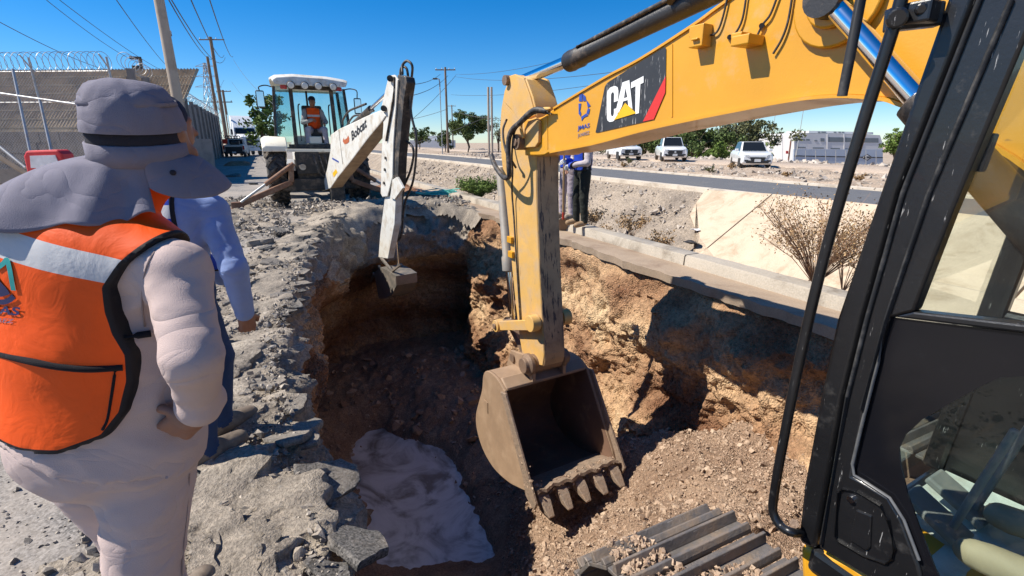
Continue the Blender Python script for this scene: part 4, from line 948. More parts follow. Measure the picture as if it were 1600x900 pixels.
def figure(root, prims, mats, h, hands=(), wr=.006, wf=9., seed=0., name='body', folds=()):
    """prims: (field, blend, material index)"""
    fns = [p[0] for p in prims]
    lo = np.array([1e9] * 3); hi = -lo
    for bx in [p[3] for p in prims]:
        lo = np.minimum(lo, bx[0]); hi = np.maximum(hi, bx[1])
    def fld(p):
        d = fns[0](p)
        for (g, k, *_r) in prims[1:]: d = smin(d, g(p), k)
        if not wr: return d
        q_ = p * np.array((1, 1, 1.7)) * wf + seed; a_ = vnoise(q_ + .5 * vnoise(q_ * .6)[:, None]); b_ = vnoise(q_ * 2.1 + 5)
        d = d + wr * (1.5 * (np.abs(a_) - .33) + .55 * (np.abs(b_) - .33) + .5 * vnoise(q_ * .45))
        for c_, ax_, rad_, fr_, am_ in folds:          # drag folds across the direction ax_
            t_ = (p - c_) @ ax_; m_ = np.exp(-((p - c_) ** 2).sum(1) / rad_ ** 2); ph = t_ * fr_ + 2.6 * vnoise(p * 5.5 + seed)
            d = d + am_ * m_ * (np.abs(np.sin(ph)) ** .7 - .6)
        return d
    V, Q = surfnet(fld, lo - .05, hi + .05, h)
    fc = V[Q].mean(1); dd = np.stack([g(fc) for g in fns], 1); mi = np.array([p[2] for p in prims])[dd.argmin(1)]
    for hp, m_ in hands:
        def hf(p):
            d = hp[0][0](p)
            for g, k in hp[1:]: d = smin(d, g(p), k)
            return d
        c = hp[0][2] if len(hp[0]) > 2 else None
        v2, q2 = surfnet(hf, HB[id(hp)][0], HB[id(hp)][1], .0045 if h < .014 else .007)
        Q = np.concatenate([Q, q2 + len(V)]); mi = np.concatenate([mi, np.full(len(q2), m_)]); V = np.concatenate([V, v2])
    return np_mesh(name, to_local(V, root), Q, mats, root, smooth=180, mi=mi), fld
HB = {}
def HND(w, d, n, curl=.6, side=1, s=1.):
    hp = hand_prims(w, d, n, curl, side, s); w = np.array(w, float); HB[id(hp)] = (w - .2, w + .2); return hp
def C_(a, b, r1, r2, mi, k=.03): return (rc(a, b, r1, r2), k, mi, (np.minimum(a, b) - max(r1, r2), np.maximum(a, b) + max(r1, r2)))
def E_(c, r, mi, k=.03, yaw=0., rx=0., ry=0.): return (el(c, r, yaw, rx, ry), k, mi, (np.array(c) - max(r), np.array(c) + max(r)))
def HD_(c, yaw, mi, s=1.): return [(f, k, mi, (np.array(c) - .13, np.array(c) + .13)) for f, k in head_prims(c, yaw, 0, s)]
def ar(v): return np.array(v[:], float)
def shell_vest(name, root, fld, lo, hi, off_, reg, stripe, mat, h, trim=.011, hull=None):
    """garment: the body's own surface lifted by off_, cut to the region reg (negative inside)"""
    def g(p):
        d = hull(p) if hull else fld(p) - off_
        return np.maximum(np.maximum(d, -(fld(p) + .03)), reg(p))
    V, Q = surfnet(g, lo, hi, h)
    return np_mesh(name, to_local(V, root), Q, mat, root, smooth=55, attrs={'edge': np.clip(.5 + (-reg(V) - trim) * 8, 0, 1), 'stripe': np.clip(.5 + stripe(V) * 8, 0, 1)})
def polysd(pts):
    pts = [tuple(p) for p in pts]
    def f(q_): return poly_dist(q_, pts) * np.where(in_poly(q_, pts), -1, 1)
    return f

# ---- the man in the foreground: grey-lilac coverall, orange vest, sun hat with neck flap
man = thing('person', 'man in lilac grey coverall, orange vest and grey flap hat, seen from behind', 'person', (-1.05, 1.12, 0))
HC = P(226, 222, 1.15); hy = math.atan2(.50, .86)
SR = ar(P(276, 425, 1.12)); EL = ar(P(302, 558, 1.05)); WR = ar(P(312, 626, 1.17))
ch = np.array((-1.0, 1.15, 1.22)); SLf = np.array((-1.26, 1.13, 1.37))
HWm = ar(P(307, 646, 1.165))
kr = ar(P(226, 900, 1.34)); hr_ = np.array((-.955, 1.12, .84)); hl_ = np.array((-1.19, 1.16, .84))
pr_ = [E_(ch, (.215, .14, .22), 0, .05), E_((-1.02, 1.135, 1.04), (.222, .165, .24), 0, .06), E_((-1.06, 1.12, .86), (.225, .165, .17), 0, .05),
       C_(ch + (0, 0, .12), SR, .095, .074, 0, .06), C_(ch + (0, 0, .12), SLf, .10, .082, 0, .06), C_(ch + (.02, 0, .16), ar(HC) + (-.02, 0, -.06), .075, .062, 2, .04),
       C_(SR, EL, .065, .057, 0, .015), C_(EL, WR, .058, .046, 0, .02), C_(WR, WR + (HWm - WR) * .45, .056, .051, 0, .004),
       C_(SLf, (-1.36, 1.2, 1.04), .084, .07, 0, .03), C_((-1.36, 1.2, 1.04), (-1.28, 1.32, .86), .068, .05, 0, .02),
       C_(hr_, kr, .116, .090, 0, .03), C_(kr, (-1.04, 1.06, .1), .088, .08, 0, .02), C_(hl_, (-1.16, 1.24, .47), .12, .098, 0, .03), C_((-1.16, 1.24, .47), (-1.17, 1.26, .1), .094, .085, 0, .02),
       C_((-1.04, 1.03, .05), (-1.0, 1.24, .045), .05, .042, 3, .02), C_((-1.17, 1.23, .05), (-1.15, 1.44, .045), .05, .042, 3, .02)] + HD_(ar(HC) + (0, 0, -.005), hy, 2, .86)
HWm = ar(P(307, 646, 1.165))
dh = ar(P(262, 682, 1.20)) - HWm
hands = [(HND(HWm, dh, (-.5, .8, -.1), .75, -1), 2)]
body, fld = figure(man, pr_, [COVER, COVER, SKIN, BOOT], .0092, hands, .0042, 5.0, 3., 'body', [(EL, (WR - SR) / np.linalg.norm(WR - SR), .13, 55., .0045), (EL + (SR - EL) * .6, np.array((.5, 0, .86)), .11, 48., .004), (np.array((-.93, 1.0, .86)), np.array((.8, 0, .6)), .2, 34., .007), (np.array((-1.1, .95, .80)), np.array((-.3, 0, .95)), .2, 36., .006), (np.array((-1.0, 1.0, .62)), np.array((.35, 0, .94)), .2, 30., .008), (SR + (-.06, -.05, -.05), np.array((.7, 0, -.7)), .1, 55., .006), (np.array((-.85, 1.02, 1.08)), np.array((.2, 0, .98)), .14, 40., .008)])
# vest cut: outline on the back plane
YB = .985
def bxz(px, py): p = PXY(px, py, YB); return (p.x, p.z)
vp = [bxz(*q_) for q_ in ((284, 369), (249, 358), (213, 384), (180, 420), (160, 455), (164, 492), (174, 525), (193, 560), (200, 600), (196, 645), (176, 676), (120, 692), (60, 690), (0, 682), (-120, 690), (-190, 660), (-180, 560), (-150, 470), (-190, 400), (-190, 250), (-60, 200), (120, 230), (222, 306), (246, 328), (268, 352))]
vsd = polysd(vp)
def vreg(p): return vsd(np.stack([p[:, 0], p[:, 2]], 1))
def on_body(px, py, lift=.0, t0=.75, t1=1.5):
    r = ar(ray(px, py)); p = ar(CAM) + r * np.linspace(t0, t1, 300)[:, None]; d = fld(p) - lift; return Vector(p[np.argmax(d < 0)])
q_ = on_body(176, 417); spx = np.array((-1.6, -.5)); spz = q_.z - .27 * (spx - q_.x)
def stripe1(p): return np.where(p[:, 1] > 1.12, -1., .027) - np.abs(p[:, 2] - np.interp(p[:, 0], spx, spz)) * .92
hm_ = sorted([(q_.x, q_.z) for q_ in (on_body(x, y) for x, y in ((20, 706), (70, 738), (130, 753), (190, 752), (250, 743), (300, 728)))]); hmx, hmz = np.array(hm_).T
fore = rc(EL, WR, .0, .0)
def jfld(p):
    z = p[:, 2]; o_ = -.003 + .013 * sst(1.12 - z, 0, .16)
    return np.maximum(np.maximum(np.maximum(fld(p) - o_, -(fld(p) + .02)), np.interp(p[:, 0], hmx, hmz) - z), np.maximum(z - 1.12, .088 - fore(p)))
Vj, Qj = surfnet(jfld, (-1.40, .88, .66), (-.74, 1.40, 1.16), .0095); np_mesh('jacket_tail', to_local(Vj, man), Qj, COVER, man, smooth=60)
torso_ = union([p_[0] for p_ in pr_[:5]], .11)
def vhull(p): return np.minimum(torso_(p) - .012 + .004 * vnoise(p * 7.), fld(p) - .011)
vest = shell_vest('vest', man, fld, (-1.36, .86, .70), (-.7, 1.4, 1.5), .020, vreg, stripe1, ORANGE, .008, .011, vhull)
def on_body(px, py, lift=.0, t0=.75, t1=1.5):
    r = ar(ray(px, py)); p = ar(CAM) + r * np.linspace(t0, t1, 300)[:, None]; d = fld(p) - lift; return Vector(p[np.argmax(d < 0)])
SEAM = CLOTH('seam_thread', (.30, .23, .21))
for nm, pts_ in (('armhole_seam', ((262, 372), (238, 398), (226, 430), (222, 470), (226, 510))), ('trouser_seam', ((296, 740), (292, 800), (286, 860), (284, 900)))):
    mb = MB(); mb.tube(bez([on_body(x, y, .0005) for x, y in pts_], 8), .0022, 5); mb.build(nm, SEAM, body, smooth=70)
# pocket seam binding, side tape and elastic
def on_back(px, py, lift=.0):
    """point where the view ray meets the vest surface"""
    r = ar(ray(px, py)); o0 = ar(CAM); t = np.linspace(.8, 1.35, 240); p = o0 + r * t[:, None]; d = vhull(p) - lift
    k = np.argmax(d < 0); return Vector(p[k])
TAPE = CLOTH('black_tape', (.013, .012, .015))
mb = MB(); mb.tube(bez([on_back(x, y, .002) for x, y in ((-20, 548), (40, 563), (90, 573), (140, 577), (192, 574))], 6), .0075, 6); mb.build('pocket_binding', TAPE, vest, smooth=70)
mb = MB(); mb.tube(bez([on_back(x, y, .002) for x, y in ((180, 580), (174, 620), (168, 655), (160, 672))], 6), .003, 6); mb.build('zip', TAPE, vest, smooth=70)
mb = MB(); mb.tube([on_back(x, y, -.008) for x, y in ((194, 527), (215, 524), (236, 521))], .008, 6); mb.build('side_tape', TAPE, vest, smooth=70)
# print on the back: teal and navy drop emblem with letters
TEAL = MAT('print_teal', (.02, .30, .28), .6, 0, .15, 30.); NAVY = MAT('print_navy', (.018, .018, .09), .6, 0, .2, 30.)
def drape(o, lift=.0022):
    """lay a flat print onto the garment surface"""
    n = len(o.data.vertices); co = np.empty(n * 3, np.float32); o.data.vertices.foreach_get('co', co); M_ = np.array(RM[man]); p = co.reshape(-1, 3) @ M_[:3, :3].T + M_[:3, 3]; e_ = .002
    for _ in range(6):
        d = vhull(p) - lift; g = np.stack([vhull(p + np.eye(3)[k] * e_) - vhull(p - np.eye(3)[k] * e_) for k in range(3)], 1) / (2 * e_); g /= np.linalg.norm(g, axis=1)[:, None] + 1e-9; p = p - g * d[:, None]
    o.data.vertices.foreach_set('co', to_local(p, man).astype(np.float32).ravel()); o.data.update(); return o
def cloth_print(name, pts, mat, wd):
    q_ = bez([on_back(x, y, .003) for x, y in pts], 4); mb_ = MB(); e = []
    for i, p in enumerate(q_):
        t_ = (q_[min(i + 1, len(q_) - 1)] - q_[max(i - 1, 0)]).normalized(); n_ = t_.cross(Vector((0, -1, 0))).normalized() * wd / 2; e.append((p - n_, p + n_))
    for i in range(len(e) - 1): mb_.quad(e[i][0], e[i + 1][0], e[i + 1][1], e[i][1])
    return drape(mb_.build(name, mat, vest))
cloth_print('drop_emblem', ((-6, 420), (4, 412), (11, 406), (14, 420), (18, 438), (21, 454)), TEAL, .011)
cloth_print('drop_emblem', ((-14, 432), (-4, 446), (4, 456), (8, 462)), NAVY, .026); cloth_print('drop_emblem', ((-12, 470), (4, 472), (14, 469), (21, 463)), NAVY, .011)
def vprint(nm, txt, mat, a, b_, c, bold):
    o_, x_, u_ = on_back(*a, .002), on_back(*b_, .002), on_back(*c, .002); return drape(text_obj(nm, txt, mat, vest, o_, x_ - o_, u_ - o_, (x_ - o_).length, (u_ - o_).length, bold))
vprint('lettering', 'JMAS', NAVY, (-24, 490), (29, 497), (-24, 474), .03); vprint('lettering', 'JUAREZ', GREY_P, (-22, 502), (20, 507), (-22, 494), .01)
# hat
hat = None
cx = ar(HC) + (-.012, -.006, .0); fx = np.array((math.cos(hy), math.sin(hy), 0)); fy = np.array((-fx[1], fx[0], 0)); uz = np.array((0, 0, 1.))
tiltm = np.array(Matrix.Rotation(R(9), 3, 'X') @ Matrix.Rotation(R(4), 3, Vector(fy)))
def hpt(a, r_, z, sx=.095, sy=.085):
    v = fx * math.cos(a) * sx * r_ + fy * math.sin(a) * sy * r_ + uz * z; return cx + tiltm @ v
NA = 120
def rings_mesh(name, prof, mat, parent, wr_=0., wf_=30., a0=0., a1=2 * math.pi, solid=.0025):
    wrap = abs(a1 - a0 - 2 * math.pi) < 1e-6; A_ = np.linspace(a0, a1, NA, endpoint=not wrap); V = []
    for a in A_:
        for (r_, z) in (prof(a) if callable(prof) else prof): V.append(hpt(a, r_, z))
    V = np.array(V); n = len(prof(0.) if callable(prof) else prof)
    if wr_: 
        c_ = V - cx; V = V + c_ / np.linalg.norm(c_, axis=1)[:, None] * (wr_ * fbm(V, wf_, 3))[:, None]
    o = np_mesh(name, to_local(V, man), grid_faces(NA, n, wrap), mat, parent, smooth=70)
    if solid: md = o.modifiers.new('cloth', 'SOLIDIFY'); md.thickness = solid; md.offset = 0
    return o
hat = rings_mesh('hat', [(.02, .134), (.15, .1335), (.3, .132), (.45, .129), (.6, .124), (.72, .118), (.82, .110), (.90, .100), (.945, .091), (.955, .085), (.985, .081), (1.02, .066), (1.055, .052), (1.075, .038), (1.06, .028), (1.0, .03)], HATC, man, .0075, 15.)
rings_mesh('hat_band', [(.985, .035), (.98, .01), (.985, -.01)], HATD, hat)
rings_mesh('hat_rim', [(.98, .002), (1.03, .0), (1.05, -.02), (1.07, -.045)], HATC, hat, .003, 30.)
rings_mesh('seam', [(.945, .0875), (.962, .0905), (.978, .083)], HATC, hat)
def visor(a):
    w_ = max(0., math.cos(a * 1.06)) ** .55; return [(1.02 + w_ * .80 * t, -.028 - .022 * t - .055 * t * t * w_ - .03 * abs(math.sin(a)) * t) for t in (0, .12, .3, .5, .7, .85, .96, 1.)]
rings_mesh('visor', visor, HATC, hat, .003, 20., -R(84), R(84), .005)
def flap(a):
    out = []; w_ = max(0., math.cos(a - R(166)))
    for t in np.linspace(0, 1, 30):
        fold = (.10 * math.sin(a * 6 + 1.3) + .07 * math.sin(a * 11 + .4)) * t ** 1.1 + .10 * math.exp(-((a - R(196)) / .22) ** 2) * math.exp(-((t - .16) / .1) ** 2)
        spread = 1.06 + (.62 + 2.15 * w_ ** 2.0) * t ** (1.45 - .40 * w_) - .10 * (1 - w_) * math.sin(math.pi * t)
        z = -.035 - (.112 + .012 * w_) * t ** (1. + .75 * w_) - .010 * math.sin(a * 9) * t * t
        out.append((spread + fold, z))
    return out
rings_mesh('neck_flap', flap, HATC, hat, .008, 11., R(62), R(276), .003)
mb = MB(); q_ = Vector(hpt(-R(60), 1.30, -.055)); mb.ball(q_, .0065); mb.build('snap_button', HATD, hat)

# ---- second man: blue shirt and vest, jeans, looking into the pit
m2 = thing('person', 'man in blue shirt, blue vest and jeans standing at the pit edge', 'person', (-1.51, 2.24, 0))
s2 = ar(P(330, 330, 2.24)); e2 = ar(P(366, 420, 2.22)); w2_ = ar(P(382, 488, 2.34)); c2 = np.array((-1.55, 2.26, 1.24)); y2 = R(50)
pr_ = [E_(c2, (.13, .20, .22), 0, .05, y2), E_((-1.58, 2.25, 1.02), (.125, .175, .2), 0, .05, y2), E_((-1.58, 2.25, .9), (.13, .18, .13), 1, .04, y2), C_(c2 + (0, 0, .14), s2, .09, .075, 0, .05), C_(c2 + (0, 0, .14), (-1.70, 2.42, 1.36), .09, .075, 0, .05), C_(c2 + (0, 0, .2), (-1.55, 2.26, 1.55), .06, .055, 2, .03),
       C_(s2, e2, .070, .057, 0, .02), C_(e2, w2_, .057, .043, 0, .02), C_((-1.70, 2.42, 1.36), (-1.72, 2.5, 1.08), .075, .06, 0, .02), C_((-1.72, 2.5, 1.08), (-1.6, 2.6, .88), .058, .045, 0, .02),
       C_((-1.54, 2.18, .88), (-1.53, 2.16, .48), .105, .082, 1, .03), C_((-1.53, 2.16, .48), (-1.57, 2.14, .1), .08, .07, 1, .02), C_((-1.63, 2.36, .88), (-1.6, 2.44, .48), .105, .082, 1, .03), C_((-1.6, 2.44, .48), (-1.66, 2.44, .1), .08, .07, 1, .02),
       C_((-1.575, 2.11, .085), (-1.48, 2.31, .055), .062, .048, 3, .02), C_((-1.68, 2.40, .06), (-1.56, 2.58, .05), .06, .048, 3, .02)] + HD_(np.array((-1.53, 2.28, 1.66)), y2, 2)
b2, f2 = figure(m2, pr_, [SHIRT, JEANS, SKIN, BOOT], .011, [(HND(w2_ - (e2 * 0), w2_ - e2 + (0, 0, -.05), (-.6, .5, 0), .9, 1), 2)], .0025, 8., 9., 'body', [(e2, (w2_ - s2) / np.linalg.norm(w2_ - s2), .14, 55., .005)])
def reg2(p):
    z = p[:, 2]; q_ = (p[:, :2] - s2[:2]) @ np.array((.85, .1)); return np.maximum(np.maximum(.93 - z, z - 1.44), np.maximum(q_ + .07 + .05 * np.abs(z - 1.2), -.32 - q_ * .9))
shell_vest('vest', m2, f2, (-1.85, 2.0, .85), (-1.3, 2.55, 1.5), .014, reg2, lambda p: .028 - np.abs(p[:, 2] - 1.31), BLUEV, .012)
mb = MB(); mb.ball((-1.535, 2.275, 1.71), (.10, .09, .09), 16, 10); mb.build('cap', CLOTH('dark_cap', (.02, .025, .05)), m2, smooth=80)

# ---- generic standing or seated worker in his own frame (x forward, y left, z up)
def worker(name, label, loc, yaw, J, mats, vest=None, cap=None, h=.017, glove=None, seed=0.):
    ro = thing(name, label, 'person', loc, yaw); Mx = RM[ro]
    W = lambda v: ar(Mx @ Vector(v)); q = {k: W(v) for k, v in J.items()}; up = np.array((0, 0, 1.))
    pr = [E_((q['chest']), (.13, .19, .20), 0, .05, yaw), E_((q['chest'] * .45 + q['pelvis'] * .55), (.135, .175, .18), 0, .05, yaw), E_(q['pelvis'], (.13, .175, .12), 1, .04, yaw), C_(q['chest'] + up * .15, q['head'] - up * .06, .06, .055, 2, .03)]
    for s_ in 'LR':
        pr += [C_(q['chest'] + up * .12, q['sh' + s_], .085, .072, 0, .05), C_(q['sh' + s_], q['el' + s_], .072, .058, 0, .02), C_(q['el' + s_], q['wr' + s_], .058, .042, 0, .02),
               C_(q['hip' + s_], q['kn' + s_], .10, .078, 1, .03), C_(q['kn' + s_], q['an' + s_], .075, .062, 1, .02), C_(q['an' + s_] - up * .03, q['to' + s_], .052, .045, 3, .02)]
    pr += HD_(q['head'], yaw, 2)
    hands_ = []
    for s_, sd_ in (('L', -1), ('R', 1)):
        d_ = q['wr' + s_] - q['el' + s_]; hands_.append((HND(q['wr' + s_], d_ + (0, 0, -.05), W((1, 0, 0)) - W((0, 0, 0)) + (0, 0, -.4), 1.0, sd_), 4 if glove else 2))
    bo, fl = figure(ro, pr, mats + ([glove] if glove else []), h, hands_, .006, 10., seed)
    if vest:
        def rg(p):
            l_ = (p - q['chest']) @ np.array(((Mx.to_3x3() @ Vector((0, 1, 0))))[:]); z = p[:, 2] - q['chest'][2]; return np.maximum(np.maximum(-.30 - z, z - .24), np.abs(l_) - .165 + .0 * z)
        shell_vest('vest', ro, fl, q['chest'] - (.3, .3, .36), q['chest'] + (.3, .3, .3), .016, rg, lambda p: .026 - np.abs(p[:, 2] - q['chest'][2] - .03), vest, h, .012)
    if cap:
        mb_ = MB(); hc = Vector(J['head']); mb_.ball(hc + Vector((-.005, 0, .055)), (.108, .09, .085), 16, 10); mb_.prism([hc + Vector(v) for v in ((.06, .075, .05), (.13, .065, .035), (.175, .03, .028), (.18, -.03, .028), (.13, -.065, .035), (.06, -.075, .05))], (0, 0, .012)); mb_.build('cap', cap, ro, smooth=60, local=True)
    return ro
STAND = dict(chest=(0, 0, 1.26), pelvis=(0, 0, .93), head=(.03, 0, 1.63), shL=(0, .19, 1.38), shR=(0, -.19, 1.38), elL=(.06, .27, 1.10), elR=(.06, -.27, 1.10), wrL=(.28, .12, 1.05), wrR=(.30, -.08, 1.12),
             hipL=(0, .10, .90), hipR=(0, -.10, .90), knL=(.02, .12, .50), knR=(.03, -.12, .50), anL=(0, .13, .10), anR=(.02, -.13, .10), toL=(.16, .15, .045), toR=(.18, -.15, .045))
def pose(**k): d_ = dict(STAND); d_.update(k); return d_
pa = G(907, 353, .155); 
wk1 = worker('person', 'worker in blue vest, black trousers and white gloves leaning on a shovel on the kerb', pa, R(200), pose(), [CLOTH('pale_shirt', (.46, .40, .40)), BLACKT, SKIN, MAT('tan_boot', (.27, .17, .09), .7)], BLUEV, None, .017, GLOVE, 5.)
pb = G(884, 347, .155)
wk2 = worker('person', 'worker in grey overalls with blue vest half hidden behind the excavator arm', pb + NV * .25 + TV * .35, R(215), pose(wrR=(.22, -.2, .95), wrL=(.2, .2, .95)), [GREYT, GREYT, SKIN, BOOT], BLUEV, None, .017, None, 8.)
# shovel held in both gloves
shv = thing('shovel', 'long handled shovel resting on the kerb by the worker in black trousers', 'shovel', pa + Vector((-.25, -.2, 0)))
hA = RM[wk1] @ Vector((.34, -.04, 1.16)); hB = P(880, 346, 9.0); hB.z = .02
top_ = hA + (hA - hB).normalized() * .08
mb = MB(); mb.cyl(top_, hB.lerp(hA, .2), .017, .019, 10); mb.build('handle', MAT('wood_handle', (.42, .27, .13), .6, 0, .2, 12.), shv, smooth=60)
mb = MB(); mb.cyl(hB.lerp(hA, .17), hB.lerp(hA, .27), .022); mb.build('ferrule', MAT('red_band', (.5, .05, .03), .5), shv, smooth=60)
dvv = (hB - hA).normalized(); sdv = dvv.cross(Vector((0, 1, 0))).normalized(); b0 = hB.lerp(hA, .18)
mb = MB(); mb.prism([b0 + sdv * x + dvv * y for x, y in ((-.03, 0), (.03, 0), (.10, .03), (.105, .16), (.07, .24), (0, .29), (-.07, .24), (-.105, .16), (-.10, .03))], sdv.cross(dvv) * .006); mb.build('blade', STEEL_DIRT, shv)

# ---- excavator operator, seen through the door panes
opx = worker('person', 'excavator operator in faded blue clothes seated behind the cab door panes', RM[ex] @ Vector((.02, .74, 0)), math.atan2(XH.y, XH.x),
    dict(chest=(-.10, 0, 2.42), pelvis=(-.02, 0, 2.10), head=(-.02, 0, 2.80), shL=(-.10, .19, 2.55), shR=(-.10, -.19, 2.55), elL=(.06, .27, 2.30), elR=(.06, -.27, 2.30), wrL=(.30, .29, 2.36), wrR=(.30, -.29, 2.36),
         hipL=(.05, .10, 2.08), hipR=(.05, -.10, 2.08), knL=(.48, .17, 2.06), knR=(.48, -.15, 2.06), anL=(.66, .15, 1.66), anR=(.68, -.12, 1.66), toL=(.86, .17, 1.60), toR=(.88, -.12, 1.60)),
    [CLOTH('faded_blue', (.13, .17, .24)), CLOTH('faded_denim', (.12, .16, .23)), SKIN, MAT('tan_boot2', (.33, .26, .17), .7)], None, None, .017, None, 2.)

# ================================================================ BACKHOE LOADER
BW = MAT('backhoe_white', (.66, .64, .58), .5, 0, .08, 4., (.40, .31, .21), .50, 5., .08, 60., (.30, .22, .15), (30, 30, 6), .66)
BCREAM = MAT('fender_cream', (.74, .69, .56), .5, 0, .08, 5., (.45, .36, .25), .3, 7.)
BDARK = MAT('backhoe_dark', (.022, .021, .020), .6, 0, .3, 7., (.20, .15, .11), .5, 6., .15, 50.)
BRUST = MAT('rusty_arm', (.20, .10, .06), .75, .1, .3, 7., (.34, .24, .16), .5, 6., .2, 50.)
TYRE = MAT('tyre_rubber', (.028, .027, .026), .85, 0, .3, 14., (.22, .17, .125), .55, 9., .3, 50.)
BGLASS = GLASS('backhoe_glass', (.80, .90, .90), .14)
RIMM = MAT('wheel_rim', (.42, .38, .30), .6, .1, .2, 9., (.28, .2, .14), .5, 8.)
STRODE = MAT('rod_steel', (.45, .45, .44), .35, .6, .1, 9.)
B0 = Vector((-5.14, 13.36, 0)); bh = thing('backhoe_loader', 'white backhoe loader with lamps along its roof, parked beyond the pit facing away', 'backhoe', B0, SROT)
def hp(px, py, y): 
    p = PL(px, py, B0 + TV * y, TV) - B0; return Vector((p.dot(NV), y, p.z))
def z3(x, y, d): return hp(330 + x / 3.463, 80 + y / 3.463, d)
def wheel(root, c, r_, wd, lug, n, nm='wheel'):
    """tyre with chevron lugs, rim and hub; axle along x"""
    mb_ = MB(); prof_ = [(-wd / 2, r_ * .56), (-wd / 2, r_ * .80), (-wd * .42, r_ * .92), (-wd * .30, r_ * .955), (wd * .30, r_ * .955), (wd * .42, r_ * .92), (wd / 2, r_ * .80), (wd / 2, r_ * .56)]
    mb_.lathe(c, (1, 0, 0), prof_, 40); ty = mb_.build(nm, TYRE, root, smooth=40, local=True)
    if lug:
        mb_ = MB()
        for k in range(n):
            for sg in (1, -1):
                a0 = 2 * math.pi * (k + (.5 if sg > 0 else 0)) / n; a1 = a0 + 2 * math.pi / n * .95
                p = [Vector((c[0] + sg * x, c[1] + math.cos(a) * q_, c[2] + math.sin(a) * q_)) for x, a, q_ in ((.0, a0, r_ * .975), (wd * .30, a0 + (a1 - a0) * .55, r_ * .975), (wd * .47, a1, r_ * .90))]
                for i in range(2): mb_.bar(p[i], p[i + 1], .05 * r_ / .72, .07 * r_ / .72, (p[i] - Vector(c)).normalized())
        mb_.build('tread', TYRE, ty, local=True)
    mb_ = MB()
    for sg in (1, -1): mb_.lathe(Vector(c) + Vector((sg * wd * .30, 0, 0)), (sg, 0, 0), [(0, r_ * .57), (wd * .17, r_ * .57), (wd * .17, r_ * .50), (wd * .04, r_ * .42), (wd * .02, r_ * .2), (wd * .10, r_ * .17), (wd * .12, .02)], 28)
    mb_.build('rim', RIMM, ty, smooth=35, local=True); return ty
wheel(bh, (-1.0, 0, .72), .72, .46, True, 16); wheel(bh, (1.0, 0, .72), .72, .46, True, 16)
wheel(bh, (-.9, 2.15, .48), .48, .34, True, 14); wheel(bh, (.9, 2.15, .48), .48, .34, True, 14)
mb = MB(); mb.box((0, .9, .85), (.9, 3.0, .5)); mb.box((0, -.45, .95), (1.1, .35, .75)); mb.box((0, -.66, .55), (1.9, .10, .30)); mb.cyl((-.9, 0, .72), (.9, 0, .72), .14); mb.build('chassis', BDARK, bh, bevel=.03, local=True)
mb = MB(); mb.prism([Vector((-.45, 1.0, 1.0)), Vector((-.45, 2.9, 1.0)), Vector((-.45, 2.95, 1.55)), Vector((-.45, 1.0, 1.75))], (.9, 0, 0)); mb.build('hood', BW, bh, bevel=.05, local=True)
mb = MB(); mb.bar((-.75, 1.2, 1.3), (-.75, 3.5, .75), .16, .22); mb.bar((.75, 1.2, 1.3), (.75, 3.5, .75), .16, .22); mb.build('loader_arm', BW, bh, bevel=.03, local=True)
mb = MB(); mb.prism([Vector((-1.2, 3.4, .2)), Vector((-1.2, 4.2, .15)), Vector((-1.2, 3.75, .55)), Vector((-1.2, 3.5, 1.05)), Vector((-1.2, 3.35, .9))], (2.4, 0, 0)); mb.build('loader_bucket', BW, bh, bevel=.02, local=True)
# fenders, puffed over the tyres
for sg in (-1, 1):
    mb = MB(); rr_ = []
    for k in range(13):
        a = R(48 + 100 * k / 12); q_ = .84 + .04 * math.sin(a); cz = .70 + q_ * math.sin(a) * 1.02; cy = -q_ * math.cos(a) * .93
        rr_.append([Vector((sg * (1.0 + dx), cy * (1 + dy_), cz + dz)) for dx, dy_, dz in ((-.30, 0, -.02), (-.30, 0, .10), (.18, .01, .12), (.27, .01, .07), (.27, 0, -.02))])
    mb.loft(rr_); mb.build('fender', BCREAM, bh, smooth=50, bevel=.02, local=True)
# cab
YR_, YF = -.30, 1.15
cabb = MB(); zb = 1.42; zt = 2.90
cabb.box((0, .4, zb - .03), (1.75, 1.5, .10)); cabb.box((0, YR_ + .02, zb + .05), (1.30, .08, .10)); cb_ = cabb.build('cab', BDARK, bh, bevel=.015, local=True)
def post(a, b_, wd=.09): m_ = MB(); m_.bar(a, b_, wd, wd, (0, 1, 0)); return m_.build('post', BDARK, cb_, bevel=.012, local=True)
xl, xr = -.48, .50
post((xl, YR_, zb), (xl + .02, YR_ + .04, zt)); post((xr, YR_, zb), (xr - .02, YR_ + .04, zt)); post((-.93, .05, zb), (-.82, .08, zt), .07); post((.93, .05, zb), (.84, .08, zt), .07); post((-.90, YF, zb), (-.80, YF - .05, zt), .08); post((.90, YF, zb), (.80, YF - .05, zt), .08); post((0.0, YF, zb), (0.0, YF - .05, zt), .05)
mb = MB(); mb.bar((xl, YR_ + .02, zt - .04), (xr, YR_ + .02, zt - .04), .07, .09); mb.build('header', BDARK, cb_, bevel=.01, local=True)
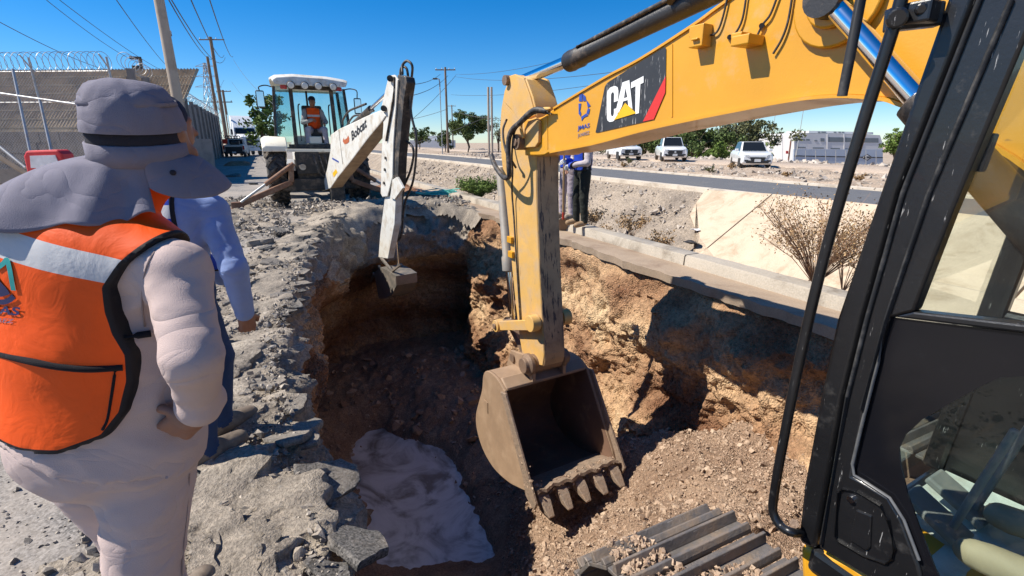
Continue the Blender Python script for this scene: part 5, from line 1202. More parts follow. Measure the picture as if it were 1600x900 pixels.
for nm, q4 in (('rear_pane', [(xl + .05, YR_, zb + .1), (xr - .05, YR_, zb + .1), (xr - .06, YR_ + .035, zt - .1), (xl + .06, YR_ + .035, zt - .1)]), ('quarter_pane', [(-.93, .04, zb), (xl - .05, YR_, zb), (xl - .03, YR_ + .03, zt), (-.82, .07, zt)]),
               ('quarter_pane', [(xr + .05, YR_, zb), (.93, .04, zb), (.84, .07, zt), (xr + .03, YR_ + .03, zt)]), ('side_pane', [(-.93, .10, zb), (-.90, YF, zb), (-.80, YF - .05, zt), (-.82, .12, zt)]), ('side_pane', [(.93, .10, zb), (.90, YF, zb), (.80, YF - .05, zt), (.84, .12, zt)]),
               ('windscreen', [(-.88, YF, zb + .3), (.88, YF, zb + .3), (.78, YF - .05, zt), (-.78, YF - .05, zt)])):
    if nm == 'rear_pane': continue           # the rear window is swung open
    m_ = MB(); q4 = [Vector(v) for v in q4]; m_.prism(q4, (q4[1] - q4[0]).cross(q4[3] - q4[0]).normalized() * .005); m_.build(nm, BGLASS, cb_, local=True)
# roof: domed cap with a rear visor holding four lamps
mb = MB(); rr_ = []
for y_, zz_, wx in ((YR_ - .28, 2.97, .80), (YR_ - .26, 3.03, .84), (YR_ - .1, 3.10, .88), (.3, 3.15, .90), (.9, 3.11, .88), (YF + .2, 3.02, .82), (YF + .22, 2.96, .80)):
    rr_.append([Vector((-wx, y_, zz_ - .09)), Vector((-wx, y_, zz_ - .04)), Vector((-wx * .9, y_, zz_ + .01)), Vector((-wx * .45, y_, zz_ + .05)), Vector((wx * .45, y_, zz_ + .03)), Vector((wx * .9, y_, zz_ - .02)), Vector((wx, y_, zz_ - .05)), Vector((wx, y_, zz_ - .09))])
mb.loft(rr_); roof = mb.build('roof', BW, cb_, smooth=40, bevel=.02, local=True)
LENS = MAT('lamp_lens', (.62, .62, .58), .15, 0, .1, 9.)
for x_ in (-.46, -.15, .16, .50):
    mb = MB(); mb.lathe((x_, YR_ - .30, 2.88), (0, -1, -.15), [(-.06, .04), (-.03, .085), (.02, .095), (.035, .085)], 20); lm = mb.build('work_lamp', BDARK, cb_, smooth=40, local=True)
    mb = MB(); mb.lathe((x_, YR_ - .336, 2.875), (0, -1, -.15), [(0, .076), (.012, .07), (.016, .03)], 20); mb.build('lens', LENS, lm, smooth=60, local=True)
for x_ in (-.62, .64):
    mb = MB(); mb.box((x_, YR_ - .20, 2.84), (.15, .06, .09)); mb.build('tail_lamp', MAT('red_lens', (.45, .03, .015), .25), cb_, bevel=.012, local=True)
for sg, z_ in ((-1, 2.58), (1, 2.48)):
    mb = MB(); mb.tube(bez([Vector((sg * .84, .15, 2.88)), Vector((sg * 1.0, .05, 2.91)), Vector((sg * 1.15, -.05, 2.86)), Vector((sg * 1.15, -.05, z_ + .2))], 4), .014); ma = mb.build('mirror_arm', BDARK, cb_, smooth=60, local=True)
    mb = MB(); mb.box((sg * 1.15, -.05, z_), (.19, .06, .40)); mb.build('mirror', BDARK, ma, bevel=.03, local=True)
    mb = MB(); mb.box((sg * 1.15, -.083, z_), (.15, .004, .34)); mb.build('mirror_glass', CHROME, ma, local=True)
mb = MB(); mb.box((.05, .35, 1.72), (.5, .5, .35)); mb.box((.05, .62, 2.15), (.5, .14, .7)); mb.build('seat', BDARK, cb_, bevel=.04, local=True)
mb = MB(); mb.box((.0, -.12, 1.62), (.30, .22, .18)); mb.build('console', BCREAM, cb_, bevel=.02, local=True)
for x_ in (-.33, .40):
    mb = MB(); mb.tube(bez([Vector((x_, -.05, 1.6)), Vector((x_, -.06, 2.2)), Vector((x_ + .02, 0, 2.45)), Vector((x_ + .06, .1, 2.5))], 5), .016); mb.build('grab_bar', BDARK, cb_, smooth=60, local=True)
# rear frame clutter: valves, hoses, plates
mb = MB(); mb.box((-.28, -.68, 1.08), (.55, .12, .55)); mb.cyl((-.42, -.74, .98), (-.42, -.78, .98), .09, seg=18); mb.build('valve_cover', BDARK, bh, bevel=.02, local=True)
mb = MB(); mb.cyl((-.42, -.77, .98), (-.42, -.80, .98), .075, seg=18); mb.build('reflector', RIMM, bh, smooth=40, local=True)
mb = MB(); mb.bar((-.75, -.70, 1.38), (.75, -.70, 1.36), .08, .07); mb.build('cross_beam', BCREAM, bh, bevel=.01, local=True)
for k in range(6):
    x_ = -.15 + .13 * k; mb = MB(); mb.tube(bez([Vector((x_, -.72, 1.30)), Vector((x_ + .05, -.84, 1.05)), Vector((x_ + .12, -.86, .8)), Vector((.35 + .02 * k, -.75, .55))], 5), .017, 6); mb.build('hose', HOSE, bh, smooth=60, local=True)
# stabilisers
for sg in (-1, 1):
    a = Vector((sg * .72, -.70, .62)); e_ = Vector((sg * 1.95, -.95, .14)); mb = MB(); mb.bar(a, e_, .13, .17, (0, 1, 0)); mb.bar(a, a + Vector((sg * -.05, 0, .45)), .12, .2, (0, 1, 0)); sa_ = mb.build('stabiliser', BRUST, bh, bevel=.02, local=True)
    mb = MB(); mb.prism([e_ + Vector(v) for v in ((-.22, -.15, -.10), (.22, -.15, -.10), (.24, .15, -.10), (-.22, .15, -.10))], (0, 0, .04)); mb.box(e_ + Vector((0, 0, .0)), (.26, .16, .16)); mb.build('foot_pad', BRUST, sa_, bevel=.01, local=True)
    mb = MB(); c0 = Vector((sg * .62, -.75, 1.06)); c1 = e_ + Vector((-sg * .08, -.1, .08)); mb.cyl(c0, c0.lerp(c1, .55), .055, seg=14); mb.build('cylinder', BRUST, sa_, smooth=40, local=True)
    mb = MB(); mb.cyl(c0.lerp(c1, .5), c1, .03, seg=14); mb.build('cylinder_rod', STRODE, sa_, smooth=40, local=True)
# ---- digging arm, swung to the pit side
BB = P(524, 292, 12.3); bd = Vector((.58, -.815, 0)).normalized(); bn = Vector((bd.y, -bd.x, 0))       # bn points to the viewer's left
if bn.x > 0: bn = -bn
def dp(px, py, o=0.): return PL(px, py, BB + bn * o, bn)
def d3(x, y, o=0.): return dp(330 + x / 3.463, 80 + y / 3.463, o)
def d5(x, y, o=0.): return dp(540 + x / 2.307, 90 + y / 2.307, o)
mb = MB(); mb.box(RM[bh].inverted() @ (BB + Vector((0, .1, -.1))), (.34, .4, .75)); mb.cyl(Vector((.30, -.72, .30)), Vector((.30, -.72, 1.2)), .10); mb.build('swing_post', BDARK, bh, bevel=.03, local=True)
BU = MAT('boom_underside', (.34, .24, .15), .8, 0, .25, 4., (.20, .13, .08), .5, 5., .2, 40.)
side = [d3(x, y, .15) for x, y in ((645, 452), (690, 420), (760, 388), (850, 345), (905, 322), (925, 318), (945, 350), (925, 380), (850, 470), (760, 590), (680, 690), (645, 742), (600, 760), (596, 735), (625, 640), (645, 530))]
mb = MB(); mb.prism(side, -bn * .30)
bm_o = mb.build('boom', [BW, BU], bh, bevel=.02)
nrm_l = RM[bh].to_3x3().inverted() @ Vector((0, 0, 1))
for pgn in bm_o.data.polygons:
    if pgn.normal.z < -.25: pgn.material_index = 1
flz = lambda x, y: d3(x, y, .153)
def txt3(s, a, b_, c, mat, nm, bold=.03, sh=.0):
    o_, x_, u_ = flz(*a), flz(*b_), flz(*c); text_obj(nm, s, mat, bm_o, o_, x_ - o_, u_ - o_, (x_ - o_).length, (u_ - o_).length, bold, sh)
PRB = MAT('print_black', (.02, .02, .022), .5); txt3('Bobcat', (762, 486), (846, 408), (752, 440), PRB, 'lettering', .035, .25)
mb = MB(); mb.prism([flz(x, y) for x, y in ((712, 488), (716, 470), (722, 480), (735, 470), (741, 455), (747, 470), (746, 490), (735, 500), (722, 503))], bn * .002); mb.build('emblem', MAT('print_rust', (.42, .10, .03), .6), bm_o)
mb = MB(); mb.prism([flz(x, y) for x, y in ((657, 660), (675, 638), (683, 655), (664, 682))], bn * .002); mb.build('warning_sticker', YEL_P, bm_o)
mb = MB(); mb.prism([flz(x, y) for x, y in ((655, 575), (690, 595), (690, 604), (655, 584))], bn * .002); mb.build('sticker', BLUE_P, bm_o)
mb = MB(); mb.bar(flz(690, 425), flz(712, 612), .012, .004, bn); mb.build('panel_joint', BDARK, bm_o)
mb = MB(); mb.tube(bez([d3(712, 400, .05), d3(714, 370, .06), d3(745, 325, .05), d3(800, 300, .03), d3(838, 285, .0)], 6), .022, 7); mb.tube(bez([d3(735, 400, .0), d3(770, 352, .0), d3(815, 345, -.02), d3(880, 322, 0)], 6), .02, 7); mb.build('hose', HOSE, bh, smooth=60)
mb = MB(); a, b_ = d3(770, 400, -.02), d3(955, 225, -.02); mb.cyl(a, a.lerp(b_, .55), .065, seg=16); mb.build('boom_cylinder', BDARK, bh, smooth=40)
mb = MB(); mb.cyl(a.lerp(b_, .5), b_, .035, seg=14); mb.build('cylinder_rod', CHROME, bh, smooth=40)
# dipper: two white side plates round a dark channel, then the sliding inner stick
for o1 in (.13, -.10):
    mb = MB(); mb.prism([d5(x, y, o1) for x, y in ((152, 78), (160, 64), (176, 62), (188, 80), (186, 110), (172, 300), (168, 430), (150, 500), (132, 502), (126, 490), (130, 330), (136, 240), (128, 180))], -bn * .03); dpo = mb.build('dipper_plate', BW, bh, bevel=.008)
    if o1 > 0:
        for y_ in (362, 404, 452): m_ = MB(); q_ = d5(145 - (y_ - 362) * .06, y_, .135); m_.cyl(q_, q_ + bn * .02, .028, seg=10); m_.build('bolt', BDARK, dpo, smooth=40)
        
        for qx, qy in ((137, 183), (160, 75)): m_ = MB(); m_.cyl(d5(qx, qy, .14), d5(qx, qy, .185), .052, seg=16); m_.build('pin', BDARK, dpo, smooth=40)
mb = MB(); mb.prism([d5(x, y, .10) for x, y in ((186, 62), (216, 70), (220, 90), (210, 150), (192, 355), (188, 460), (160, 500), (150, 480), (176, 300), (192, 110))], -bn * .16); mb.build('dipper', BDARK, bh, bevel=.012)
mb = MB(); mb.prism([d5(x, y, -.08) for x, y in ((214, 74), (240, 80), (246, 96), (238, 150), (218, 340), (202, 345), (212, 250), (222, 150), (216, 90))], -bn * .03); mb.build('dipper_plate', BW, bh, bevel=.008)
mb = MB(); mb.prism([d5(x, y, .075) for x, y in ((190, 70), (214, 66), (208, 170), (180, 320), (165, 420), (155, 420), (172, 250))], -bn * .05); mb.build('dipper_strip', BW, bh, bevel=.008)
mb = MB(); mb.prism([d5(x, y, .09) for x, y in ((142, 495), (182, 480), (176, 600), (152, 725), (118, 720), (124, 640))], -bn * .13); mb.build('inner_stick', BW, bh, bevel=.01)
mb = MB(); mb.prism([d5(x, y, .13) for x, y in ((168, 440), (184, 430), (206, 470), (176, 512), (160, 505))], -bn * .05); mb.build('gusset', BW, bh, bevel=.008)
mb = MB(); a, b_ = d5(205, 470, -.12), d5(182, 660, -.12); mb.cyl(a, b_, .045, seg=14); mb.build('bucket_cylinder', BDARK, bh, smooth=40)
mb = MB(); mb.cyl(b_, d5(190, 745, -.12), .026, seg=12); mb.build('cylinder_rod', CHROME, bh, smooth=40)
for pts in (((205, 60), (205, 28), (222, 12), (240, 30), (238, 75)), ((228, 70), (236, 200), (255, 300), (244, 440), (212, 530), (200, 640), (180, 665)), ((188, 310), (215, 300), (244, 330), (236, 400), (208, 470)), ((196, 100), (200, 40), (220, 40), (228, 90))):
    mb = MB(); mb.tube(bez([d5(x, y, .02 - .04 * i) for i, (x, y) in enumerate(pts)], 6), .022, 7); mb.build('hose', HOSE, bh, smooth=60)
mb = MB(); mb.tube([d5(176, 70, .14), d5(170, 160, .15), d5(146, 300, .15)], .02, 7); mb.build('steel_line', BDARK, bh, smooth=60)
# small bucket on links, teeth to the left
GREYB = MAT('small_bucket_steel', (.20, .18, .155), .5, .4, .25, 7., (.30, .23, .17), .5, 7., .2, 50.)
for o1 in (.16, -.16):
    mb = MB(); mb.bar(d5(128, 722, o1), d5(168, 770, o1), .035, .05, bn); mb.bar(d5(168, 770, o1), d5(200, 745, o1), .035, .05, bn); mb.bar(d5(120, 750, o1), d5(145, 800, o1), .035, .05, bn); mb.build('link', GREYB, bh)
bprof = [(150 + (x - 150) * .78, 775 + (y - 775) * .85) for x, y in ((88, 775), (120, 752), (160, 770), (190, 790), (192, 830), (170, 872), (140, 885), (112, 886))]
mb = MB(); q_ = [d5(x, y, .20) for x, y in bprof]
for i in range(len(q_) - 1): mb.prism([q_[i], q_[i + 1], q_[i + 1] - bn * .44, q_[i] - bn * .44], (q_[i + 1] - q_[i]).cross(bn).normalized() * .015)
sb_ = mb.build('bucket', GREYB, bh)
for o1 in (.21, -.22): m_ = MB(); m_.prism([d5(x, y, o1) for x, y in bprof], -bn * .02); m_.build('side_plate', GREYB, sb_)
for k in range(4):
    o1 = .17 - .12 * k; m_ = MB(); m_.bar(d5(104, 778, o1), d5(90, 808, o1), .07, .05, bn, .03, .015); m_.build('tooth', GREYB, sb_)
# ---- its operator, facing us through the open rear window
worker('person', 'operator in orange vest and dark cap seated in the white backhoe cab', RM[bh] @ Vector((.05, .32, -.10)), SROT - R(90),
    dict(chest=(-.02, 0, 2.30), pelvis=(0, 0, 1.98), head=(.06, 0, 2.68), shL=(0, .19, 2.43), shR=(0, -.19, 2.43), elL=(.12, .28, 2.18), elR=(.12, -.28, 2.16), wrL=(.33, .22, 2.14), wrR=(.32, -.06, 2.22),
         hipL=(.05, .10, 1.96), hipR=(.05, -.10, 1.96), knL=(.44, .20, 1.98), knR=(.44, -.20, 1.98), anL=(.46, .22, 1.62), anR=(.46, -.22, 1.62), toL=(.58, .24, 1.60), toR=(.58, -.24, 1.60)),
    [CLOTH('operator_shirt', (.34, .31, .31)), CLOTH('operator_trousers', (.36, .33, .36)), SKIN, BOOT], ORANGE, MT['dark_cap'], .018, None, 4.)

# ================================================================ BACKGROUND
GALV = MAT('galvanised', (.42, .42, .42), .5, .5, .15, 8., (.30, .24, .18), .4, 6.); POLEC = MAT('pole_concrete', (.40, .33, .26), .85, 0, .12, 3., (.28, .22, .17), .4, 2.); WOODP = MAT('pole_wood', (.20, .145, .10), .85, 0, .25, 3.)
WIRE = MAT('wire', (.05, .05, .055), .6)
# ---- fence line on the left: low block wall, tan ribbed shed behind, chain link and razor coil
def wall_run(a, b_, label, posts, hgt=4.25, base=1.9):
    a = Vector(a); b_ = Vector(b_); L = (b_ - a).length; d = (b_ - a) / L; nrm_ = Vector((d.y, -d.x, 0))
    if nrm_.y > 0: nrm_ = -nrm_
    return d, nrm_, L
cor = PXY(231, 240, 19.2); cor.z = 0; far_ = NS(-4.0, 64, 0); lft = Vector((cor.x - 12, cor.y + .6, 0)); cor = NS(-4.0, nsof(cor)[1], 0)
fw = thing('block_wall', 'dark concrete block wall behind the chain link fence at far left', 'wall', lft.lerp(cor, .5))
d = (cor - lft).normalized(); nb = Vector((d.y, -d.x, 0))
for r_ in range(5):
    zz0 = .39 * r_; x0 = -.2 * (r_ % 2); L = (cor - lft).length
    while x0 < L - .05:
        w_ = .79; p = lft + d * (max(0, x0) + .005) + Vector((0, 0, zz0 - .02)); q_ = lft + d * min(L, x0 + w_ - .01) + Vector((0, 0, zz0 - .02)); j_ = random.uniform(-.006, .006)
        if r_ > 1: MB().prism([p - nb * j_, q_ - nb * j_, q_ - nb * .2, p - nb * .2], (0, 0, .38)).build('block', MT['wall_concrete'], fw)
        x0 += .79
mb = MB(); mb.prism([lft - nb * .02, cor - nb * .02, cor - nb * .18, lft - nb * .18], (0, 0, 1.93)); mb.build('core', MT['wall_concrete'], fw)
# tan ribbed roof of the shed behind, rising above the wall
shed = thing('ribbed_shed', 'tan ribbed shed roof rising behind the razor wire fence at far left', 'shed', lft.lerp(cor, .5) - nb * 2)
RIB = MAT('ribbed_tan', (.46, .36, .245), .75, 0, .15, 2., (.24, .18, .12), .5, 1.5)
mb = MB(); rr_ = []; n_r = 230; sA = lft - nb * 1.2 - d * 4; sB = cor - nb * 1.2 + d * .1
for k in range(n_r + 1):
    w_ = .06 if k % 2 else 0; p = sA.lerp(sB, k / n_r); rr_.append([p + nb * w_ + Vector((0, 0, 1.7)), p - nb * (2.6 - w_) + Vector((0, 0, 4.55 + w_))])
for i in range(n_r): mb.quad(rr_[i][0], rr_[i + 1][0], rr_[i + 1][1], rr_[i][1])
mb.build('roof', RIB, shed)
mb = MB(); mb.prism([sA + Vector((0, 0, 0)), sB, sB - nb * 2.6, sA - nb * 2.6], (0, 0, 1.69)); mb.build('wall', MT['wall_concrete'], shed)
for k in range(1, 8):
    p = sA.lerp(sB, .0) + Vector((0, 0, 1.7)) - nb * (2.6 * k / 8) + Vector((0, 0, 2.85 * k / 8 + .05)); q_ = p + (sB - sA); mb = MB(); mb.bar(p, q_, .05, .05); mb.build('lap_strip', RIB, shed)
# chain link fence
fen = thing('chain_link_fence', 'chain link fence with razor coil along its top at far left', 'fence', lft.lerp(cor, .5) + nb * .9)
fa, fb = lft + nb * .9 - d * 2, cor + nb * .9; L = (fb - fa).length; H0, H1 = .6, 3.9
mb = MB(); st_ = .11; hh = H1 - H0
for sgn in (1, -1):
    k = -hh
    while k < L:
        x0, z0, x1, z1 = k, (0 if sgn > 0 else hh), k + hh, (hh if sgn > 0 else 0)
        if x0 < 0: z0 += sgn * -x0; x0 = 0
        if x1 > L: z1 -= sgn * (x1 - L); x1 = L
        mb.bar(fa + d * x0 + Vector((0, 0, H0 + z0)), fa + d * x1 + Vector((0, 0, H0 + z1)), .006, .006); k += st_
tag(mb.build('wire_mesh', GALV, fen), kind='stuff')
for k in range(6):
    p = fa.lerp(fb, k / 5); mb = MB(); mb.cyl(p, p + Vector((0, 0, 4.35)), .035, seg=8); mb.bar(p + Vector((0, 0, 4.0)), p + Vector((0, 0, 4.4)) + nb * .3, .03, .03); mb.build('post', GALV, fen, smooth=50)
for z_ in (H1, 2.9): mb = MB(); mb.cyl(fa + Vector((0, 0, z_)), fb + Vector((0, 0, z_)), .022, seg=6); mb.build('rail', GALV, fen, smooth=50)
mb = MB(); pts = []
for k in range(1500):
    t_ = k / 1500; a_ = 2 * math.pi * 62 * t_; pts.append(fa.lerp(fb, t_) + Vector((0, 0, 4.22 + .30 * math.sin(a_))) + nb * (.30 * math.cos(a_)))
mb.tube(pts, .009, 4); mb.build('razor_coil', GALV, fen)
# nearer leaning chain link posts with a rail
nf = thing('old_fence', 'old leaning chain link frame in front of the block wall at far left', 'fence', P(40, 300, 14))
for a_, b_ in (((20, 108), (52, 260)), ((62, 155), (86, 262)), ((0, 146), (125, 164)), ((-30, 205), (40, 262))):
    mb = MB(); mb.cyl(P(*a_, 14.), P(*b_, 14.), .035, seg=8); mb.build('post', GALV, nf, smooth=50)
# street-side wall running away
sw = thing('panel_wall', 'long grey precast panel wall running away along the left of the street', 'wall', NS(-4.0, 40, 0)); a0 = nsof(cor)[1]
for k in range(15):
    s0 = a0 + .1 + 2.9 * k
    if s0 > 62: break
    mb = MB(); mb.prism([NS(-4.0, s0 + .05), NS(-4.0, s0 + 2.8), NS(-4.18, s0 + 2.8), NS(-4.18, s0 + .05)], (0, 0, 3.85 + .25 * (k % 3 == 1))); mb.build('panel', MT['wall_concrete'], sw)
    mb = MB(); mb.box(NS(-3.98, s0 - .05, 2.05), (.22, .22, 4.1), Matrix.Rotation(SROT, 3, 'Z')); mb.build('post', MT['wall_concrete'], sw)
mb = MB(); pts = []
for k in range(1300): t_ = k / 1300; a_ = 2 * math.pi * 66 * t_; pts.append(NS(-4.1 + .26 * math.cos(a_), a0 + 40 * t_, 4.38 + .27 * math.sin(a_)))
mb.tube(pts, .01, 4); mb.build('razor_coil', GALV, sw)
# ---- red and white water barrier and a leaning plank by the fence
br = thing('barrier', 'red and white plastic road barrier by the fence', 'barrier', P(70, 300, 13.2)); p = P(70, 258, 13.2); p = Vector((p.x, p.y, 0)); REDB = MAT('barrier_red', (.60, .03, .03), .5); WHB = MAT('barrier_white', (.75, .73, .72), .5)
mb = MB(); mb.prism([p + Vector(v) for v in ((-.6, 0, .0), (.6, 0, .0), (.52, 0, 1.26), (.42, 0, 1.38), (-.42, 0, 1.35), (-.52, 0, 1.22))], (0, .4, 0)); mb.build('shell', REDB, br, bevel=.05)
mb = MB(); mb.prism([p + Vector(v) for v in ((-.38, -.02, .9), (.42, -.02, .9), (.36, -.02, 1.24), (-.32, -.02, 1.22))], (0, .03, 0)); mb.build('panel', WHB, br)
pk = thing('plank', 'weathered plank leaning beside the barrier at the far left edge', 'plank', P(5, 320, 12)); mb = MB(); mb.bar(P(-40, 222, 12), P(42, 272, 12.), .04, .14, (0, 1, 0)); mb.build('board', WOODP, pk)

# ---- poles, lamps and tower
def pole(name, label, base, h_, r0, r1, mat, arms=(), cat='utility pole', group=None):
    o = thing(name, label, cat, base, 0, group); b_ = Vector(base); mb = MB(); mb.cyl(b_ - Vector((0, 0, .3)), b_ + Vector((0, 0, h_)), r0, r1, 12); mb.build('shaft', mat, o, smooth=50)
    for z_, w_, dr in arms:
        mb = MB(); c_ = b_ + Vector((0, 0, h_ - z_)); dv_ = Vector(dr); mb.bar(c_ - dv_ * w_ / 2 + Vector((0, r1 + .03, 0)), c_ + dv_ * w_ / 2 + Vector((0, r1 + .03, 0)), .10, .13); am = mb.build('cross_arm', WOODP, o)
        for k in (-.46, -.18, .18, .46): mb = MB(); mb.lathe(c_ + dv_ * w_ * k + Vector((0, r1 + .03, .06)), (0, 0, 1), [(0, .03), (.06, .06), (.10, .035), (.15, .055), (.19, .02)], 8); mb.build('insulator', GALV, am)
    return o
def on_ground(px, D): p = P(px, 230, D); return Vector((p.x, p.y, -.1))
X1 = Vector((1, 0, 0))
pole('utility_pole', 'tall tapered concrete pole rising out of frame behind the flap hat', NS(-2.7, nsof(on_ground(290, 19))[1], -.1), 11.5, .20, .14, POLEC)
pole('utility_pole', 'thin dark pole with a small top hook right of the tall concrete pole', on_ground(292, 32), 8.2, .10, .07, WOODP, ((.25, .5, X1),))
pole('utility_pole', 'wooden pole with wide cross arm and lamp disc behind the white truck', on_ground(356, 70), 15.1, .26, .20, WOODP, ((.3, 3.4, X1), (8.2, 3.0, X1)))
pole('utility_pole', 'bare wooden pole standing just left of the wide cross arm pole', on_ground(347, 72), 13., .22, .18, WOODP)
pole('utility_pole', 'shorter wooden pole standing just right of the wide cross arm pole', on_ground(362, 84), 9.8, .22, .18, WOODP, ((.2, 2.4, X1),))
pole('utility_pole', 'wooden T pole behind the street lamp in the centre distance', on_ground(700, 66), 10.8, .17, .13, WOODP, ((.3, 2.6, X1),))
pole('utility_pole', 'left one of two slim concrete poles standing beside the excavator arm', on_ground(764, 54), 7.2, .13, .12, POLEC); pole('utility_pole', 'right one of two slim concrete poles standing beside the excavator arm', on_ground(769, 56), 7.4, .13, .12, POLEC)
pole('utility_pole', 'small distant pole with cross arm between street lamp and tree', on_ground(708, 150), 12, .2, .16, WOODP, ((.3, 2.5, X1),))
def street_lamp(label, base, h_, arm, D_):
    o = thing('street_lamp', label, 'street lamp', base); b_ = Vector(base); mb = MB(); mb.tube([b_ - Vector((0, 0, .3)), b_ + Vector((0, 0, h_ - .4)), b_ + Vector((arm * .12, 0, h_ - .08)), b_ + Vector((arm * .5, 0, h_)), b_ + Vector((arm, 0, h_))], .085, 8, .05); mb.build('post', GALV, o, smooth=60)
    mb = MB(); mb.box(b_ + Vector((arm * 1.25, 0, h_ - .02)), (abs(arm) * .7 + .25, .32, .16)); mb.build('lamp_head', BDARK, o, bevel=.05)
street_lamp('street lamp with a short arm beside the distant T pole', on_ground(691, 58), 8.5, -.4, 58)
street_lamp('white street lamp rising beside the pale building under the boom', on_ground(1246, 70), 9.2, .4, 70); street_lamp('small distant street lamp between the roadside trees and pale building', on_ground(1204, 105), 9., .4, 105)
o = thing('street_lamp', 'dark lamp post with square bracket above the razor wire', 'street lamp', P(216, 240, 30)); b_ = P(218, 160, 30); mb = MB(); mb.cyl(Vector((b_.x, b_.y, 0)), P(219, 92, 30), .12, .10, 8); mb.build('post', WOODP, o, smooth=50)
mb = MB(); mb.bar(P(203, 90, 30), P(220, 91, 30), .12, .16); mb.build('lamp_head', BDARK, o); mb = MB(); mb.bar(P(207, 106, 30), P(222, 106, 30), .1, .25); mb.build('cross_arm', BDARK, o)
tw = thing('lattice_tower', 'distant steel lattice transmission tower behind the left wall', 'tower', on_ground(338, 160)); tb = on_ground(341, 160); mb = MB(); HT = 25.
def tpt(z, sx, sy): w_ = 2.4 * (1 - z / HT) + .25; return tb + Vector((sx * w_, sy * w_, z))
lv = [0, 6, 11, 15, 18.5, 21.5, 24, HT]
for sx in (-1, 1):
    for sy in (-1, 1):
        for i in range(len(lv) - 1):
            mb.bar(tpt(lv[i], sx, sy), tpt(lv[i + 1], sx, sy), .14, .14); mb.bar(tpt(lv[i], sx, sy), tpt(lv[i + 1], -sx, sy), .09, .09); mb.bar(tpt(lv[i], sx, sy), tpt(lv[i + 1], sx, -sy), .09, .09)
mb.build('mast', GALV, tw)
for z_, w_ in ((18, 4.2), (21, 3.6), (24, 3.)):
    mb = MB(); mb.bar(tb + Vector((-w_, 0, z_)), tb + Vector((w_, 0, z_)), .15, .15); mb.bar(tb + Vector((-w_, 0, z_)), tb + Vector((0, 0, z_ + 1)), .1, .1); mb.bar(tb + Vector((w_, 0, z_)), tb + Vector((0, 0, z_ + 1)), .1, .1); mb.build('cross_arm', GALV, tw)
WG = 'thin wires strung across the sky'; WL = ['leftmost wire sloping down from the top left corner', 'second wire from the top left corner, ending at the lamp bracket', 'third wire from the top left corner, passing the concrete pole', 'wire meeting the tall concrete pole from the left', 'first of four wires fanning from the concrete pole to the wide cross arm', 'second of four wires fanning from the concrete pole to the wide cross arm', 'third of four wires fanning down to the wide cross arm', 'rightmost of four wires fanning down to the wide cross arm', 'low wire running from the lamp bracket towards the lattice tower', 'upper wire leaving the wide cross arm towards the backhoe', 'lower wire leaving the shorter pole towards the backhoe', 'upper wire between backhoe hoses and the distant T pole', 'middle wire between backhoe hoses and the distant T pole', 'lower steep wire between backhoe arm and the distant T pole', 'upper wire from the T pole passing behind the excavator cylinder', 'middle wire from the T pole passing behind the boom', 'lower wire from the T pole passing behind the boom', 'faint wire low on the left of the T pole', 'short wire from the T pole to the two slim poles', 'short wire between the concrete pole and wooden pole', 'faint slanting wire from horizon to the two slim poles']
for i, (a_, Da, b_, Db, sg) in enumerate((((-60, 2), 16, (178, 112), 38, .3), ((60, -10), 18, (216, 98), 38, .25), ((80, -10), 18, (270, 118), 45, .3), ((175, -10), 18, (278, 118), 45, .4), ((258, -10), 20, (336, 88), 69, 1.2), ((262, -10), 20, (352, 90), 69, 1.5), ((290, -20), 20, (350, 86), 69, 1.2), ((318, -30), 20, (364, 88), 69, 1.),
        ((222, 112), 32, (335, 160), 69, .5), ((364, 92), 69, (430, 165), 30, .5), ((362, 128), 80, (430, 190), 30, .5), ((640, 132), 40, (688, 116), 65, .3), ((640, 150), 40, (700, 118), 65, .4), ((620, 205), 60, (712, 118), 65, .4), ((712, 116), 66, (1000, 60), 30, .6), ((712, 120), 66, (980, 110), 30, .5), ((705, 148), 66, (960, 128), 34, .4), ((620, 190), 70, (700, 170), 65, .2), ((706, 172), 66, (780, 185), 54, .3), ((350, 125), 72, (300, 190), 40, .3), ((640, 225), 70, (765, 180), 54, .3))):
    mb = MB(); mb.tube(sag(P(*a_, Da), P(*b_, Db), sg), .017 if Db < 50 else .027, 4); w_ = mb.build('overhead_wire', WIRE); tag(w_, WL[i], 'wire', WG)

# ---- trees
def leafmat(name, c, var=.5):
    m, t, b = new_mat(name); g_ = nd(t, 'ShaderNodeNewGeometry')
    t.links.new(ramp(t, g_.outputs['Random Per Island'], [(0, tuple(x * (1 - var) for x in c)), (.6, c), (1, tuple(x * (1 + var) for x in c))]), b.inputs['Base Color']); b.inputs['Roughness'].default_value = .7; b.inputs['Specular IOR Level'].default_value = .25
    b.inputs['Subsurface Weight'].default_value = 0.; return m
LF1 = leafmat('leaf_green', (.085, .12, .035)); LF2 = leafmat('leaf_olive', (.13, .135, .06)); LF3 = leafmat('leaf_bright', (.13, .19, .04)); BARK = MAT('bark', (.14, .105, .075), .9, 0, .3, 6., None, 0, 1, .5, 30.); TWIG = MAT('dry_twig', (.33, .19, .11), .9, 0, .3, 10.)
LEAFDRY = leafmat('leaf_dry', (.34, .22, .11), .4)
def leaves(name, pts, size, mat, parent, rs):
    n = len(pts); a = rs.normal(size=(n, 3)); a /= np.linalg.norm(a, axis=1)[:, None]; b = np.cross(a, rs.normal(size=(n, 3))); b /= np.linalg.norm(b, axis=1)[:, None]; s_ = size * (.6 + .8 * rs.random(n))[:, None]
    c = np.cross(a, b); V = np.stack([pts - b * s_ * .5, pts + c * s_ * .28, pts + b * s_ * .5, pts - c * s_ * .28], 1).reshape(-1, 3); Q = np.arange(4 * n).reshape(-1, 4)
    return np_mesh(name, to_local(V, parent), Q, mat, parent)
